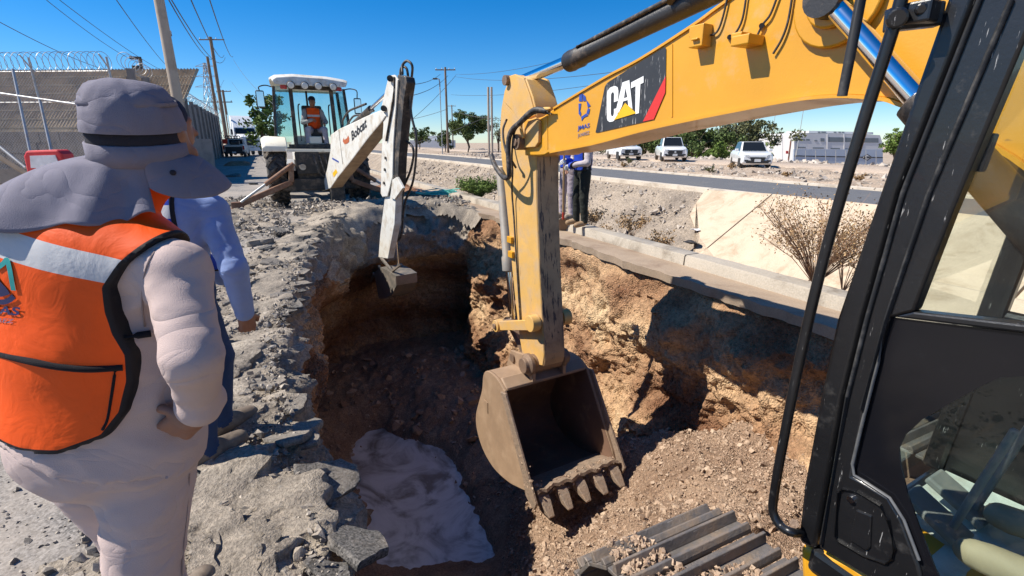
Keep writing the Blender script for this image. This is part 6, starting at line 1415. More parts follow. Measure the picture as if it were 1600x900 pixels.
def tree(name, label, base, h_, w_, mat, n, size, seed, group=None, low=.15, cat='tree'):
    rs = np.random.default_rng(seed); o = thing(name, label, cat, base, 0, group); b_ = Vector(base); rd = random.Random(seed); mb = MB(); tips = []
    th = h_ * rd.uniform(.28, .38); top_ = b_ + Vector((rd.uniform(-.1, .1) * w_, 0, th)); mb.tube([b_ - Vector((0, 0, .2)), b_.lerp(top_, .5) + Vector((rd.uniform(-.05, .05) * w_, 0, 0)), top_], h_ * .035, 7, h_ * .024)
    for k in range(9):
        a_ = 2 * math.pi * k / 9 + rd.uniform(-.3, .3); rr = w_ * .5 * rd.uniform(.35, .8); e_ = b_ + Vector((math.cos(a_) * rr, math.sin(a_) * rr, h_ * rd.uniform(.5, .92))); mid = top_.lerp(e_, .5) + Vector((0, 0, h_ * .05)); mb.tube([top_.lerp(b_, rd.uniform(0, .3)), mid, e_], h_ * .016, 5, h_ * .005); tips.append(e_)
    mb.build('trunk', BARK, o, smooth=60)
    cl_n = 46; cs_ = []
    for k in range(cl_n):
        t_ = tips[k % len(tips)]; cs_.append(ar(t_) * .55 + np.array((b_.x, b_.y, b_.z + h_ * (low + (1 - low) * .55))) * .45 + rs.normal(size=3) * np.array((w_ * .22, w_ * .22, h_ * .17)))
    cs_ = np.array(cs_); cs_[:, 2] = np.clip(cs_[:, 2], b_.z + h_ * low, b_.z + h_ * .97); rad = (.07 + .09 * rs.random(cl_n)) * (w_ + h_) * .5
    k = rs.integers(0, cl_n, n); dv_ = rs.normal(size=(n, 3)); dv_ /= np.linalg.norm(dv_, axis=1)[:, None]; pts_ = cs_[k] + dv_ * (rad[k] * rs.random(n) ** .4)[:, None] * np.array((1, 1, .8))
    leaves('crown', pts_, size, mat, o, rs); return o
gT = lambda px, D, z=-.1: Vector((P(px, 230, D).x, P(px, 230, D).y, z))
TG = 'trees along the far side of the dirt track'
tree('tree', 'round grey green tree tallest of those right of the parked pickups', gT(1150, 58, -1.5), 5.9, 7.6, LF2, 7500, .30, 3, TG, .05)
tree('tree', 'dense darker green tree between the second pickup and white sedan', gT(1090, 56, -1.4), 4.8, 6.5, LF1, 6500, .30, 4, TG, .02)
tree('tree', 'low bright green bush tree at the left foot of the round tree', gT(1118, 52, -1.2), 2.7, 3.4, LF3, 2600, .24, 5, TG, .02)
tree('tree', 'olive tree rising behind the boom above the middle pickup', gT(1058, 66, -1.6), 5.2, 7., LF2, 6000, .32, 6, TG, .02); tree('tree', 'dark green tree between the two white pickups', gT(1008, 64, -1.5), 4.4, 7., LF1, 6000, .3, 7, TG, .0)
tree('tree', 'low green tree just right of the leftmost white pickup', gT(980, 70, -1.6), 4.6, 8., LF1, 6000, .3, 8, TG, .0); tree('tree', 'small bright shrub tree just right of the white sedan', gT(1190, 50, -1.2), 2.5, 1.8, LF3, 1700, .22, 9, TG, .02); tree('tree', 'green tree partly hidden behind the cab corner post', gT(1402, 58, -1.6), 4.6, 3.2, LF3, 3000, .28, 10, TG, .1)
tree('tree', 'broad dark green tree left of the two slim poles', gT(730, 70), 5.4, 6.0, LF1, 8000, .28, 11, None, .0); tree('tree', 'small rounded green tree far left of the broad dark tree', gT(655, 95), 4.2, 4.4, LF1, 2600, .34, 12, None, .05); tree('tree', 'greyish bare looking tree right of the two slim poles', gT(778, 66), 4.6, 2.2, LF2, 800, .2, 13, None, .1)
tree('tree', 'green bush at the left foot of the broad dark tree', gT(695, 72), 3.0, 2.6, LF1, 1800, .28, 14, None, .02); tree('palm_tree', 'yellow green tree seen between truck and backhoe cab', gT(417, 42), 5.2, 2.6, LF3, 2200, .3, 15, None, .2); tree('tree', 'low distant tree behind the roof of the white truck', gT(392, 95), 5.5, 6., LF2, 2200, .36, 16, None, .1)

# ---- pale building beyond the trees
bd_ = thing('building', 'pale two storey industrial building with grey windows under the boom', 'building', gT(1300, 108, -4.6)); WHT = MAT('building_white', (.62, .61, .60), .8, 0, .06, .4); GRYB = MAT('building_blue', (.40, .45, .52), .7, 0, .08, .4); WIN = MAT('building_glass', (.16, .18, .20), .2, 0, .1, 1.)
def fpoly(pxs, Y, depth, name, mat, parent, bev=0.):
    mb_ = MB(); mb_.prism([PXY(x, y, Y) for x, y in pxs], (0, depth, 0)); return mb_.build(name, mat, parent, bevel=bev)
def zb_(x, y): return (1180 + x / 6.667, 160 + y / 6.667)
def fz_(pts, Y, dep, nm, mat, par): return fpoly([zb_(x, y) for x, y in pts], Y, dep, nm, mat, par)
fz_(((405, 640), (1330, 680), (1330, 430), (1300, 340), (960, 330), (440, 318), (405, 340)), 105., 18., 'wall', WHT, bd_); fz_(((560, 318), (560, 296), (1230, 310), (1230, 334)), 108., 9., 'roof_block', WHT, bd_)
for x in (655, 690, 715, 820, 870, 905): fz_(((x, 318), (x + 24, 318), (x + 24, 304), (x, 304)), 107.9, .3, 'vent', WIN, bd_)
for a_ in ((440, 378, 36, 18), (487, 380, 34, 18), (530, 380, 38, 18), (618, 392, 30, 12), (680, 372, 42, 34), (762, 362, 158, 50), (932, 366, 66, 46), (1110, 370, 175, 48), (440, 462, 86, 12), (600, 468, 115, 12), (788, 474, 95, 12), (935, 480, 70, 10)):
    x, y, w_, h_ = a_; fz_(((x, y + h_), (x + w_, y + h_ + 2), (x + w_, y + 2), (x, y)), 104.95, .2, 'window', WIN, bd_)
for x in (405, 750, 925, 1100): fz_(((x, 640), (x + 10, 640), (x + 10, 330), (x, 330)), 104.9, .3, 'pilaster', WHT, bd_)
lo_ = thing('building', 'lower banded office block at the left end of the pale building', 'building', gT(1215, 118, -4.6)); fz_(((125, 600), (385, 610), (385, 392), (245, 385), (200, 382), (128, 385)), 116., 12., 'wall', WHT, lo_); fz_(((243, 388), (348, 388), (348, 348), (243, 348)), 118., 6., 'stair_block', WHT, lo_)
for y in (398, 428, 460, 492): fz_(((192, y + 18), (372, y + 20), (372, y + 2), (192, y)), 115.9, .2, 'window_band', WIN, lo_)
bw_ = thing('boundary_wall', 'blue grey boundary wall with a black diamond emblem below the building', 'wall', gT(1320, 92, -4.4)); fz_(((400, 640), (1330, 668), (1330, 490), (405, 488)), 90., .4, 'panel', GRYB, bw_); fz_(((408, 562), (1330, 580), (1330, 570), (410, 552)), 89.95, .1, 'stripe', BDARK, bw_)
fz_(((1112, 572), (1170, 538), (1222, 572), (1170, 606)), 89.9, .1, 'emblem', BDARK, bw_); fz_(((1124, 572), (1170, 547), (1208, 572), (1170, 597)), 89.85, .1, 'emblem_field', WHT, bw_)
for k in range(5): x = 1136 + 14 * k; fz_(((x, 582), (x + 9, 582), (x + 9, 562), (x, 562)), 89.8, .1, 'emblem_mark', BDARK, bw_)
for k in range(9): x = 420 + 105 * k; mb = MB(); mb.cyl(PXY(*zb_(x, 650), 78), PXY(*zb_(x, 500), 78), .05, seg=6); q_ = mb.build('fence_post', GALV); tag(q_, 'thin fence post standing before the blue grey boundary wall', 'post', 'fence posts before the boundary wall')
rd_ = thing('sign', 'small red sign between the office block and boundary wall', 'sign', gT(1232, 84, -4.4)); fz_(((322, 535), (346, 535), (346, 505), (322, 505)), 84., .1, 'board', REDB, rd_); mb = MB(); mb.cyl(PXY(*zb_(345, 610), 84.2), PXY(*zb_(372, 400), 84.2), .12, seg=8); mb.build('post', MAT('rust_post', (.2, .08, .05), .8), rd_)
ps_ = thing('building', 'far low flat building on the horizon left of the trees', 'building', gT(665, 150)); fpoly([(640, 232), (700, 232), (700, 219), (640, 219)], 150., 20., 'wall', WHT, ps_); fpoly([(655, 212), (690, 212), (690, 219), (655, 219)], 152., 12., 'roof_block', WHT, ps_)

# ---- cars
CARW = MAT('car_white', (.74, .74, .73), .25, 0, .03, 3., (.45, .38, .30), .12, 4., 0, 60, None, (1, 1, 1), .7, .6); CARG = MAT('car_glass', (.012, .014, .016), .08, 0, .1, 3.); CARB = MAT('car_black', (.02, .02, .02), .5); HLM = MAT('headlamp', (.50, .52, .54), .12, .2, .1, 20.); PLATE = MAT('number_plate', (.62, .62, .60), .5)
def rrect(hw, z0, z1, y, k=.16):
    h_ = z1 - z0; return [Vector((sx * hw * fx_, y, z0 + h_ * fz__)) for sx, fx_, fz__ in ((-1, .90, 0), (-1, 1, .12), (-1, 1, .55), (-1, .97, .82), (-1, .86, 1.), (1, .86, 1.), (1, .97, .82), (1, 1, .55), (1, 1, .12), (1, .90, 0))]
def car(label, loc, yaw, kind):
    pick = kind != 'sedan'; L_ = 5.2 if pick else 4.2; W_ = .92 if pick else .84; hz = 1.12 if pick else .92; rf = 1.80 if pick else 1.48; wr_ = .38 if pick else .30; gc = .32 if pick else .20
    o = thing('pickup_truck' if pick else 'parked_car', label, 'pickup' if pick else 'car', loc, yaw, 'white cars standing on the dirt track'); f_ = L_ / 2
    mb = MB(); mb.loft([rrect(W_ * .92, gc + .1, hz * .80, f_), rrect(W_ * .985, gc, hz * .92, f_ - .12), rrect(W_, gc, hz * .97, f_ - .5), rrect(W_, gc, hz * 1.02, f_ - 1.25), rrect(W_, gc, hz * 1.05, 0), rrect(W_, gc, hz * 1.05, -f_ + .6), rrect(W_ * .97, gc + .05, hz * 1.0, -f_)]); body_ = mb.build('body', CARW, o, smooth=40, bevel=.02, local=True)
    yw = f_ - (1.35 if pick else 1.15); yr = -.75 if pick else -1.3; cw = W_ * .88; rw = W_ * .72; z0 = hz * 1.0
    mb = MB(); mb.add([(-cw, yw, z0), (cw, yw, z0), (cw, yr, z0), (-cw, yr, z0), (-rw, yw - .62, rf), (rw, yw - .62, rf), (rw, yr + (.05 if pick else .45), rf), (-rw, yr + (.05 if pick else .45), rf)], [(3, 2, 1, 0), (4, 5, 6, 7), (0, 1, 5, 4), (1, 2, 6, 5), (2, 3, 7, 6), (3, 0, 4, 7)]); mb.build('roof', CARW, o, smooth=30, bevel=.05, local=True)
    def pane(nm, q4):
        m_ = MB(); q4 = [Vector(v) for v in q4]; n_ = (q4[1] - q4[0]).cross(q4[3] - q4[0]).normalized(); c_ = sum(q4, Vector()) / 4
        if n_.dot(c_ - Vector((0, 0, 1))) < 0: n_ = -n_
        m_.prism([c_ + (v - c_) * .90 + n_ * .012 for v in q4], n_ * .004); m_.build(nm, CARG, o, local=True)
    pane('windscreen', [(-cw, yw, z0), (cw, yw, z0), (rw, yw - .62, rf), (-rw, yw - .62, rf)])
    for sg in (-1, 1):
        pane('side_window', [(sg * cw, yw - .25, z0), (sg * cw, yr, z0), (sg * rw, yr + .3, rf), (sg * rw, yw - .66, rf)])
        hl = MB(); hx = W_ * .74; hl.prism([Vector((sg * (hx - .20), f_ + .012, hz * .66)), Vector((sg * (hx + .14), f_ - .05, hz * .70)), Vector((sg * (hx + .12), f_ - .05, hz * .84)), Vector((sg * (hx - .12), f_ + .0, hz * .80))], (0, .03, 0)); hl.build('headlight', HLM, o, local=True)
        m_ = MB(); m_.box((sg * (W_ + .10), yw - .25, z0 + .08), (.20, .10, .15)); m_.build('mirror', CARB if pick else CARW, o, bevel=.03, local=True)
        fg = MB(); fg.box((sg * W_ * .72, f_ + .004, gc + .22), (.20, .04, .10)); fg.build('fog_lamp', CARB, o, bevel=.01, local=True)
        for y_ in (f_ - .82, -f_ + .85): wheel(o, (sg * (W_ - .10), y_, wr_), wr_, .22, False, 0)
        mb = MB(); mb.box((sg * (W_ * .98), f_ - .82, wr_ + .02), (.06, wr_ * 2.5, wr_ * 1.5)); mb.build('wheel_arch', CARB, o, bevel=.05, local=True)
    gh = hz * .62; mb = MB(); gw = .50 if pick else .36
    mb.prism([Vector((-gw, f_ + .01, gh - .12)), Vector((gw, f_ + .01, gh - .12)), Vector((gw + .06, f_ + .01, gh + (.16 if pick else .05))), Vector((-gw - .06, f_ + .01, gh + (.16 if pick else .05)))], (0, .025, 0)); gr = mb.build('grille', CARB, o, local=True)
    if pick: mb = MB(); mb.cyl((0, f_ + .03, gh + .03), (0, f_ + .05, gh + .03), .075, seg=14); mb.build('emblem', HLM, gr, local=True)
    mb = MB(); mb.box((0, f_ + .0, gc + .16), (W_ * 1.45, .05, .16)); mb.build('lower_grille', CARB, o, bevel=.02, local=True)
    mb = MB(); mb.box((0, f_ + .035, gc + .24 if not pick else gh - .18), (.34, .015, .16)); mb.build('number_plate', PLATE, o, local=True)
    if pick: mb = MB(); mb.box((0, -f_ + .85, hz * 1.06), (W_ * 1.7, 1.5, .02)); mb.build('load_bed', CARB, o, local=True)
    return o
def face_cam(p, extra=0.): return math.atan2(-p.y, -p.x) - math.pi / 2 + extra
for lab, px, py, kind, ex_ in (('white sedan standing on the dirt track, rightmost of three parked vehicles', 1170, 260, 'sedan', .20), ('white pickup with black grille in the middle of the three parked vehicles', 1046, 251, 'pickup', .14), ('white pickup half hidden under the boom, leftmost of three parked vehicles', 973, 249, 'pickup', .25)):
    p = G(px, py, .08); car(lab, (p.x, p.y, .075), face_cam(p, ex_), kind)
# ---- white highway truck and the loaded work pickup on the left
tk = G(388, 243, 0) * 1.0; tr = thing('truck', 'white bonneted highway truck with roof fairing facing us down the street', 'truck', (tk.x, tk.y, 0), face_cam(tk, .18))
TKW = MAT('truck_white', (.70, .71, .72), .35, 0, .04, 2., (.4, .36, .3), .2, 3.)
mb = MB(); mb.loft([rrect(1.0, .95, 2.05, 2.4), rrect(1.02, .9, 2.2, 1.6), rrect(1.05, .9, 2.35, .3)]); mb.build('hood', TKW, tr, smooth=40, bevel=.04, local=True)
mb = MB(); mb.loft([[Vector(v) for v in ((-1.2, y, 1.0), (1.2, y, 1.0), (w_, y2, z_), (-w_, y2, z_))] for y, y2, z_, w_ in ((.35, -.1, 3.05, 1.1), (-.4, -.9, 3.9, 1.05), (-1.5, -1.6, 4.35, 1.1), (-2.6, -2.6, 4.3, 1.15))]); mb.build('cab', TKW, tr, smooth=30, bevel=.06, local=True)
mb = MB(); mb.prism([Vector((-1.02, .30, 2.36)), Vector((1.02, .30, 2.36)), Vector((.95, .02, 2.95)), Vector((-.95, .02, 2.95))], (0, .03, .01)); mb.build('windscreen', CARG, tr, local=True)
mb = MB(); mb.box((0, 2.42, 1.55), (.8, .06, .85)); mb.build('grille', CARB, tr, local=True); mb = MB(); mb.box((0, 2.45, .72), (2.2, .2, .36)); mb.build('bumper', TKW, tr, bevel=.04, local=True)
for sg in (-1, 1):
    mb = MB(); mb.box((sg * .82, 2.38, 1.35), (.3, .1, .28)); mb.build('headlight', HLM, tr, bevel=.03, local=True); mb = MB(); mb.cyl((sg * 1.3, -1.0, .9), (sg * 1.3, -1.0, 4.4), .09, seg=10); mb.build('exhaust_stack', CHROME, tr, smooth=50, local=True)
    for y_ in (1.6, -2.2): wheel(tr, (sg * .95, y_, .5), .5, .3, False, 0)
    mb = MB(); mb.box((sg * 1.35, .35, 2.55), (.18, .1, .6)); mb.build('mirror', CARB, tr, bevel=.03, local=True)
wp = G(372, 243, 0); wpk = thing('pickup_truck', 'dirty white work pickup seen from behind, its bed loaded with hoses and pump', 'pickup', (wp.x * .92, wp.y * .92, 0), face_cam(wp, math.pi - .12)); DWH = MAT('dirty_white', (.55, .52, .46), .5, 0, .1, 4., (.25, .2, .15), .5, 4.)
mb = MB(); mb.loft([rrect(.95, .35, 1.15, 2.6), rrect(.97, .3, 1.2, 1.5), rrect(.97, .3, 1.22, 0), rrect(.97, .45, 1.22, -2.3)]); mb.build('body', DWH, wpk, smooth=40, bevel=.03, local=True)
mb = MB(); mb.loft([[Vector(v) for v in ((-.88, y, 1.15), (.88, y, 1.15), (.70, y2, 1.85), (-.70, y2, 1.85))] for y, y2 in ((1.3, .8), (-.1, 0))]); mb.build('cab', DWH, wpk, bevel=.05, local=True); mb = MB(); mb.box((0, -.07, 1.5), (1.2, .05, .42)); mb.build('rear_window', CARG, wpk, local=True)
mb = MB(); mb.box((0, -2.32, .78), (1.5, .06, .5)); mb.build('tailgate', CARB, wpk, local=True); mb = MB(); mb.box((0, -2.42, .48), (1.9, .16, .2)); mb.build('bumper', CARB, wpk, bevel=.02, local=True); mb = MB(); mb.box((0, -2.51, .5), (.34, .02, .15)); mb.build('number_plate', PLATE, wpk, local=True)
for sg in (-1, 1):
    mb = MB(); mb.box((sg * .89, -2.34, .95), (.14, .05, .36)); mb.build('tail_lamp', MT['red_lens'], wpk, local=True); mb = MB(); mb.bar((sg * .75, -2.2, 1.2), (sg * .75, -2.2, 1.9), .05, .05); mb.bar((sg * .75, -2.2, 1.9), (sg * .75, -.2, 1.95), .05, .05); mb.build('rack', CARB, wpk, local=True)
    for y_ in (1.7, -1.5): wheel(wpk, (sg * .85, y_, .4), .4, .25, False, 0)
for k in range(5):
    x_ = -.5 + .25 * k; mb = MB(); mb.tube([Vector((x_ + .14 * math.cos(a_), -2.2 + .1 * k, 1.95 + .14 * math.sin(a_))) for a_ in np.linspace(0, 6.28, 15)], .05, 6); ho = mb.build('hose_coil', HOSE); ho.location = RM[wpk].translation; ho.rotation_euler = (0, 0, face_cam(wp, math.pi - .12)); tag(ho, 'black hose coil lying on the rack of the work pickup', 'hose', 'hose coils on the work pickup')
mb = MB(); mb.box((-.72, -2.1, 1.55), (.4, .35, .45)); fu = mb.build('fuel_can', MT['red_lens']); fu.location = RM[wpk].translation; fu.rotation_euler = ho.rotation_euler; tag(fu, 'red can strapped at the corner of the work pickup bed', 'can')
mb = MB(); mb.box((.1, -1.6, 1.35), (.8, .7, .45)); mb.cyl((-.2, -1.9, 1.4), (.45, -1.9, 1.4), .18, seg=14); pu = mb.build('pump', BDARK, None, bevel=.03); pu.location = RM[wpk].translation; pu.rotation_euler = ho.rotation_euler; tag(pu, 'dark pump set standing in the bed of the work pickup', 'pump')

# ================================================================ RUBBLE, STONES, PLANTS
ICO_V = []; 
_p = (1 + 5 ** .5) / 2
ICO_V = np.array([(-1, _p, 0), (1, _p, 0), (-1, -_p, 0), (1, -_p, 0), (0, -1, _p), (0, 1, _p), (0, -1, -_p), (0, 1, -_p), (_p, 0, -1), (_p, 0, 1), (-_p, 0, -1), (-_p, 0, 1)], float) / 1.9
ICO_F = np.array([(0, 11, 5), (0, 5, 1), (0, 1, 7), (0, 7, 10), (0, 10, 11), (1, 5, 9), (5, 11, 4), (11, 10, 2), (10, 7, 6), (7, 1, 8), (3, 9, 4), (3, 4, 2), (3, 2, 6), (3, 6, 8), (3, 8, 9), (4, 9, 5), (2, 4, 11), (6, 2, 10), (8, 6, 7), (9, 8, 1)])
def scatter(name, pts, size, mat, label=None, flat=.7, parent=None, seed=1, cat=None):
    rs = np.random.default_rng(seed); n = len(pts); v = ICO_V[None] * (1 + .35 * rs.normal(size=(n, 12, 1))) * np.stack([.7 + .6 * rs.random(n), .7 + .6 * rs.random(n), flat * (.7 + .5 * rs.random(n))], 1)[:, None, :]
    q_ = rs.normal(size=(n, 4)); q_[:, 1:3] *= .5; q_ /= np.linalg.norm(q_, axis=1)[:, None]; w_, x, y, z = q_.T
    Rm = np.stack([np.stack([1 - 2 * (y * y + z * z), 2 * (x * y - z * w_), 2 * (x * z + y * w_)], 1), np.stack([2 * (x * y + z * w_), 1 - 2 * (x * x + z * z), 2 * (y * z - x * w_)], 1), np.stack([2 * (x * z - y * w_), 2 * (y * z + x * w_), 1 - 2 * (x * x + y * y)], 1)], 1)
    V = (np.einsum('nij,nkj->nki', Rm, v) * np.asarray(size)[:, None, None] + np.asarray(pts)[:, None, :]).reshape(-1, 3)
    Q = (ICO_F[None] + 12 * np.arange(n)[:, None, None]).reshape(-1, 3)
    if parent is not None: V = to_local(V, parent)
    o = np_mesh(name, V, Q, mat, parent, smooth=35); tag(o, label, cat, None, 'stuff'); return o
def stonemat(name, cs_):
    m, t, b = new_mat(name); g_ = nd(t, 'ShaderNodeNewGeometry'); k = ramp(t, g_.outputs['Random Per Island'], [(i / (len(cs_) - 1), c) for i, c in enumerate(cs_)])
    n = noise_(t, coords(t, True), 60., 5, .65); k = mixc(t, 1., k, ramp(t, n, [(.3, (.6, .6, .6)), (.7, (1.2, 1.2, 1.2))]), 'MULTIPLY'); t.links.new(k, b.inputs['Base Color']); b.inputs['Roughness'].default_value = .92; bump(t, b, n, .6, .01); return m
GRV = stonemat('gravel_mix', [(.09, .085, .08), (.26, .225, .19), (.40, .335, .265), (.54, .47, .385), (.17, .15, .135)]); CLOD = stonemat('clod_mix', [(.27, .175, .115), (.41, .285, .195), (.52, .385, .27), (.35, .235, .155)]); STN = stonemat('stone_mix', [(.26, .22, .18), (.42, .35, .28), (.56, .49, .42), (.34, .28, .22)]) if False else stonemat('stone_mix', [(.26, .22, .18), (.42, .35, .28), (.56, .49, .42), (.34, .28, .22)])
def street_z(n, s): return STZ[np.clip(np.searchsorted(STNn, n), 0, len(STNn) - 1), np.clip(np.searchsorted(STS, s), 0, len(STS) - 1)]
rs = np.random.default_rng(5)
# gravel and crumbs on the broken edge: dense by the rim, thinning outwards
N_ = 15000; k = rs.integers(0, len(rim), 60000); k = k[(rim[k, 0] < 1.2) & (rim[k, 1] > .5) & (rim[k, 1] < 10.8)][:N_]
dd_ = np.abs(rs.normal(size=len(k))) * .62 + .02; pn = rim[k] - inw[k] * dd_[:, None]; near = rs.random(len(k)) < np.clip(4.5 / np.maximum(pn[:, 1], .5), .3, 1); pn = pn[near]
sz_ = .0035 + .004 * rs.random(len(pn)) + .022 * rs.random(len(pn)) ** 9; z_ = street_z(pn[:, 0], pn[:, 1]) + .05 * (1 - sst(dd_[near], .0, .5)) + sz_ * .2
scatter('gravel', ns3(pn[:, 0], pn[:, 1], z_), sz_, GRV, seed=2)
pn = np.stack([rs.uniform(-3.4, 0, 3500), rs.uniform(.6, 14, 3500)], 1); pn = pn[~in_poly(pn, rimc)]; sz_ = .003 + .012 * rs.random(len(pn)) ** 6; scatter('loose_gravel', ns3(pn[:, 0], pn[:, 1], street_z(pn[:, 0], pn[:, 1]) + sz_ * .2), sz_, GRV, seed=3)
# clods on the bench and down the slope to the bucket
def fzv(n, s): return floor_z(n, s)
gn2 = np.arange(-.9, 5.1, .03); n_, s_ = rs.uniform(1.0, 4.5, 26000), rs.uniform(1.2, 6.2, 26000); ok_ = (n_ > np.interp(s_, [1.5, 2.4, 3.4, 4.4, 5.4], [.9, 1.0, 1.5, 2.0, 2.6])) & ~((n_ > 1.15) & (n_ < 2.15) & (s_ < 1.85)); n_, s_ = n_[ok_], s_[ok_]
sz_ = .004 + .007 * rs.random(len(n_)) + .026 * rs.random(len(n_)) ** 14; scatter('soil_clods', ns3(n_, s_, fzv(n_, s_) + sz_ * .25), sz_, CLOD, seed=4, flat=.8)
n_, s_ = rs.uniform(.3, 4.2, 700), rs.uniform(5.5, 11, 700); sz_ = .02 + .09 * rs.random(700) ** 6; scatter('fallen_clods', ns3(n_, s_, fzv(n_, s_) + sz_ * .2), sz_, CLOD, seed=5, flat=.8)
# stones on the ditch bank, the far verge and the heaps
n_, s_ = rs.uniform(10.5, 13.0, 2600), rs.uniform(10, 45, 2600); sz_ = .02 + .09 * rs.random(2600) ** 5; scatter('bank_stones', ns3(n_, s_, ditch(n_) + .02), sz_, STN, seed=6)
n_, s_ = rs.uniform(18.6, 26.5, 4200), rs.uniform(-2, 60, 4200); sz_ = .03 + .14 * rs.random(4200) ** 4; scatter('verge_stones', ns3(n_, s_, .04 + 0 * n_), sz_, STN, seed=7)
n_, s_ = rs.uniform(34.6, 38, 2500), rs.uniform(-5, 90, 2500); sz_ = .06 + .22 * rs.random(2500) ** 3; scatter('berm_stones', ns3(n_, s_, .0 + 0 * n_), sz_, STN, seed=8)
n_, s_ = rs.uniform(.4, 4.5, 3200), rs.uniform(11.3, 13.4, 3200); sz_ = .010 + .05 * rs.random(3200) ** 7; scatter('bank_clods', ns3(n_, s_, .10 + .08 * rs.random(3200)), sz_, GRV, seed=9)
n_, s_ = rs.uniform(-2.6, .3, 3000), rs.uniform(9.2, 16, 3000); sz_ = .010 + .05 * rs.random(3000) ** 6; scatter('rubble_crumbs', ns3(n_, s_, .05 + .06 * rs.random(3000)), sz_, GRV, seed=10)
heap('brick_rubble', -2.6, -.9, 38, 42, lambda n, s: .22 + 0 * n, MT['red_fill'], .09)
# ---- broken slabs of asphalt
def slab_mesh(seed, th):
    r_ = np.random.default_rng(seed); na = 26; ang = np.linspace(0, 2 * np.pi, na, endpoint=False); el_ = r_.uniform(.55, .95); nc = r_.integers(5, 8); ca = np.sort(r_.uniform(0, 2 * np.pi, nc)); cr = r_.uniform(.75, 1.1, nc)
    cpt = np.stack([np.cos(ca) * cr, np.sin(ca) * cr * el_], 1); R_ = np.empty(na)
    for i, a_ in enumerate(ang):                                        # radius of an angular polygon
        d_ = np.array((np.cos(a_), np.sin(a_))); best = .45
        for j in range(nc):
            p, q_ = cpt[j - 1], cpt[j]; M_ = np.array([d_, p - q_]).T
            if abs(np.linalg.det(M_)) > 1e-6:
                t_, u_ = np.linalg.solve(M_, p)
                if t_ > 0 and -.001 <= u_ <= 1.001: best = t_
        R_[i] = best
    rows = [(f, 1) for f in (.0, .3, .6, .85, .97)] + [(1.0, .8), (1.02, .4), (1.01, 0), (1.0, -.5), (.95, -.9), (.7, -1), (.02, -1)]
    V = np.array([[(np.cos(a_) * R_[i] * f, np.sin(a_) * R_[i] * f, th * .5 * z) for f, z in rows] for i, a_ in enumerate(ang)]).reshape(-1, 3)
    V += np.stack([fbm(V + seed, 5, 3), fbm(V + seed + 9, 5, 3), fbm(V + seed + 5, 6, 3)], 1) * np.array((.05, .05, .03)) * (.5 + th); V[:, 2] += .04 * th * fbm(V, 18, 2)
    me = bpy.data.meshes.new('asphalt_chunk'); Q = grid_faces(na, len(rows), True); me.from_pydata(V.tolist(), [], Q[:, ::-1].tolist()); me.update(); me.materials.append(MT['chunk_asphalt'])
    me.polygons.foreach_set('use_smooth', np.ones(len(me.polygons), bool)); me.set_sharp_from_angle(angle=R(38)); return me
SLB = [slab_mesh(20 + i, .22 + .07 * (i % 5)) for i in range(12)]
def chunk(p, size, rot, k, label, group=None):
    o = bpy.data.objects.new('asphalt_chunk', SLB[k % len(SLB)]); col.objects.link(o); o.location = p; o.scale = (size * .88, size * .88, size * .60); o.rotation_euler = rot; return tag(o, label, 'asphalt chunk', group)
AG = 'broken asphalt along the pit edge'
big_ = [((415, 800), .30, (.03, -.05, .3), 0, 'largest pale asphalt slab on the near pit edge below the blue shirted man'), ((462, 682), .25, (-.30, .12, 1.0), 1, 'dark tilted asphalt block at the pit edge beside the boot'), ((408, 600), .23, (-.06, .05, .2), 2, 'flat light topped asphalt slab just above the boot'),
        ((404, 567), .20, (.04, -.08, 2.1), 3, 'flat asphalt slab with pale top below the hanging hand'), ((404, 530), .15, (.1, .1, .7), 4, 'small asphalt slab directly below the hanging hand'), ((500, 752), .26, (.35, .25, .4), 5, 'dark asphalt block leaning over the pit at its nearest edge'), ((540, 842), .26, (.3, .35, 1.9), 6, 'dark tilted asphalt block lowest on the pit edge'), ((345, 660), .20, (.08, .0, .5), 7, 'asphalt slab half under the brown boot'),
        ((430, 366), .34, (.06, .02, .4), 8, 'flat grey asphalt slab topmost of the small stack by the far rim'), ((412, 380), .36, (-.08, .05, 1.4), 9, 'thick grey asphalt slab lowest of the small stack by the far rim'), ((458, 385), .32, (.05, -.1, 2.2), 10, 'grey asphalt slab right of the small stack by the far rim'), ((464, 448), .20, (.0, .05, .1), 11, 'flat asphalt slab lying at the far left corner of the pit'),
        ((362, 276), .55, (.15, .05, .2), 3, 'rounded asphalt boulder left of the backhoe stabiliser'), ((338, 284), .5, (.0, .2, 1.), 5, 'asphalt slab lying against the rounded boulder by the flap hat'), ((395, 288), .3, (.0, .2, 1.7), 1, 'small asphalt lump between boulder and backhoe tyre'), ((640, 357), .28, (1.2, .1, .3), 2, 'square grey block stuck in the far pit wall left of the shadow')]
for (px, py), sz1, ro, k, lab in big_:
    zt_ = -.35 if px == 640 else .0
    p = G(px, py, zt_); n1, s1_ = nsof(p); z1 = float(street_z(np.array([n1]), np.array([s1_]))[0]) if px != 640 else zt_
    chunk((p.x, p.y, z1 + .05 * sz1 + (.04 if px in (430,) else 0)), sz1, ro, k, lab, AG)
rd = random.Random(3)
cnt = 0
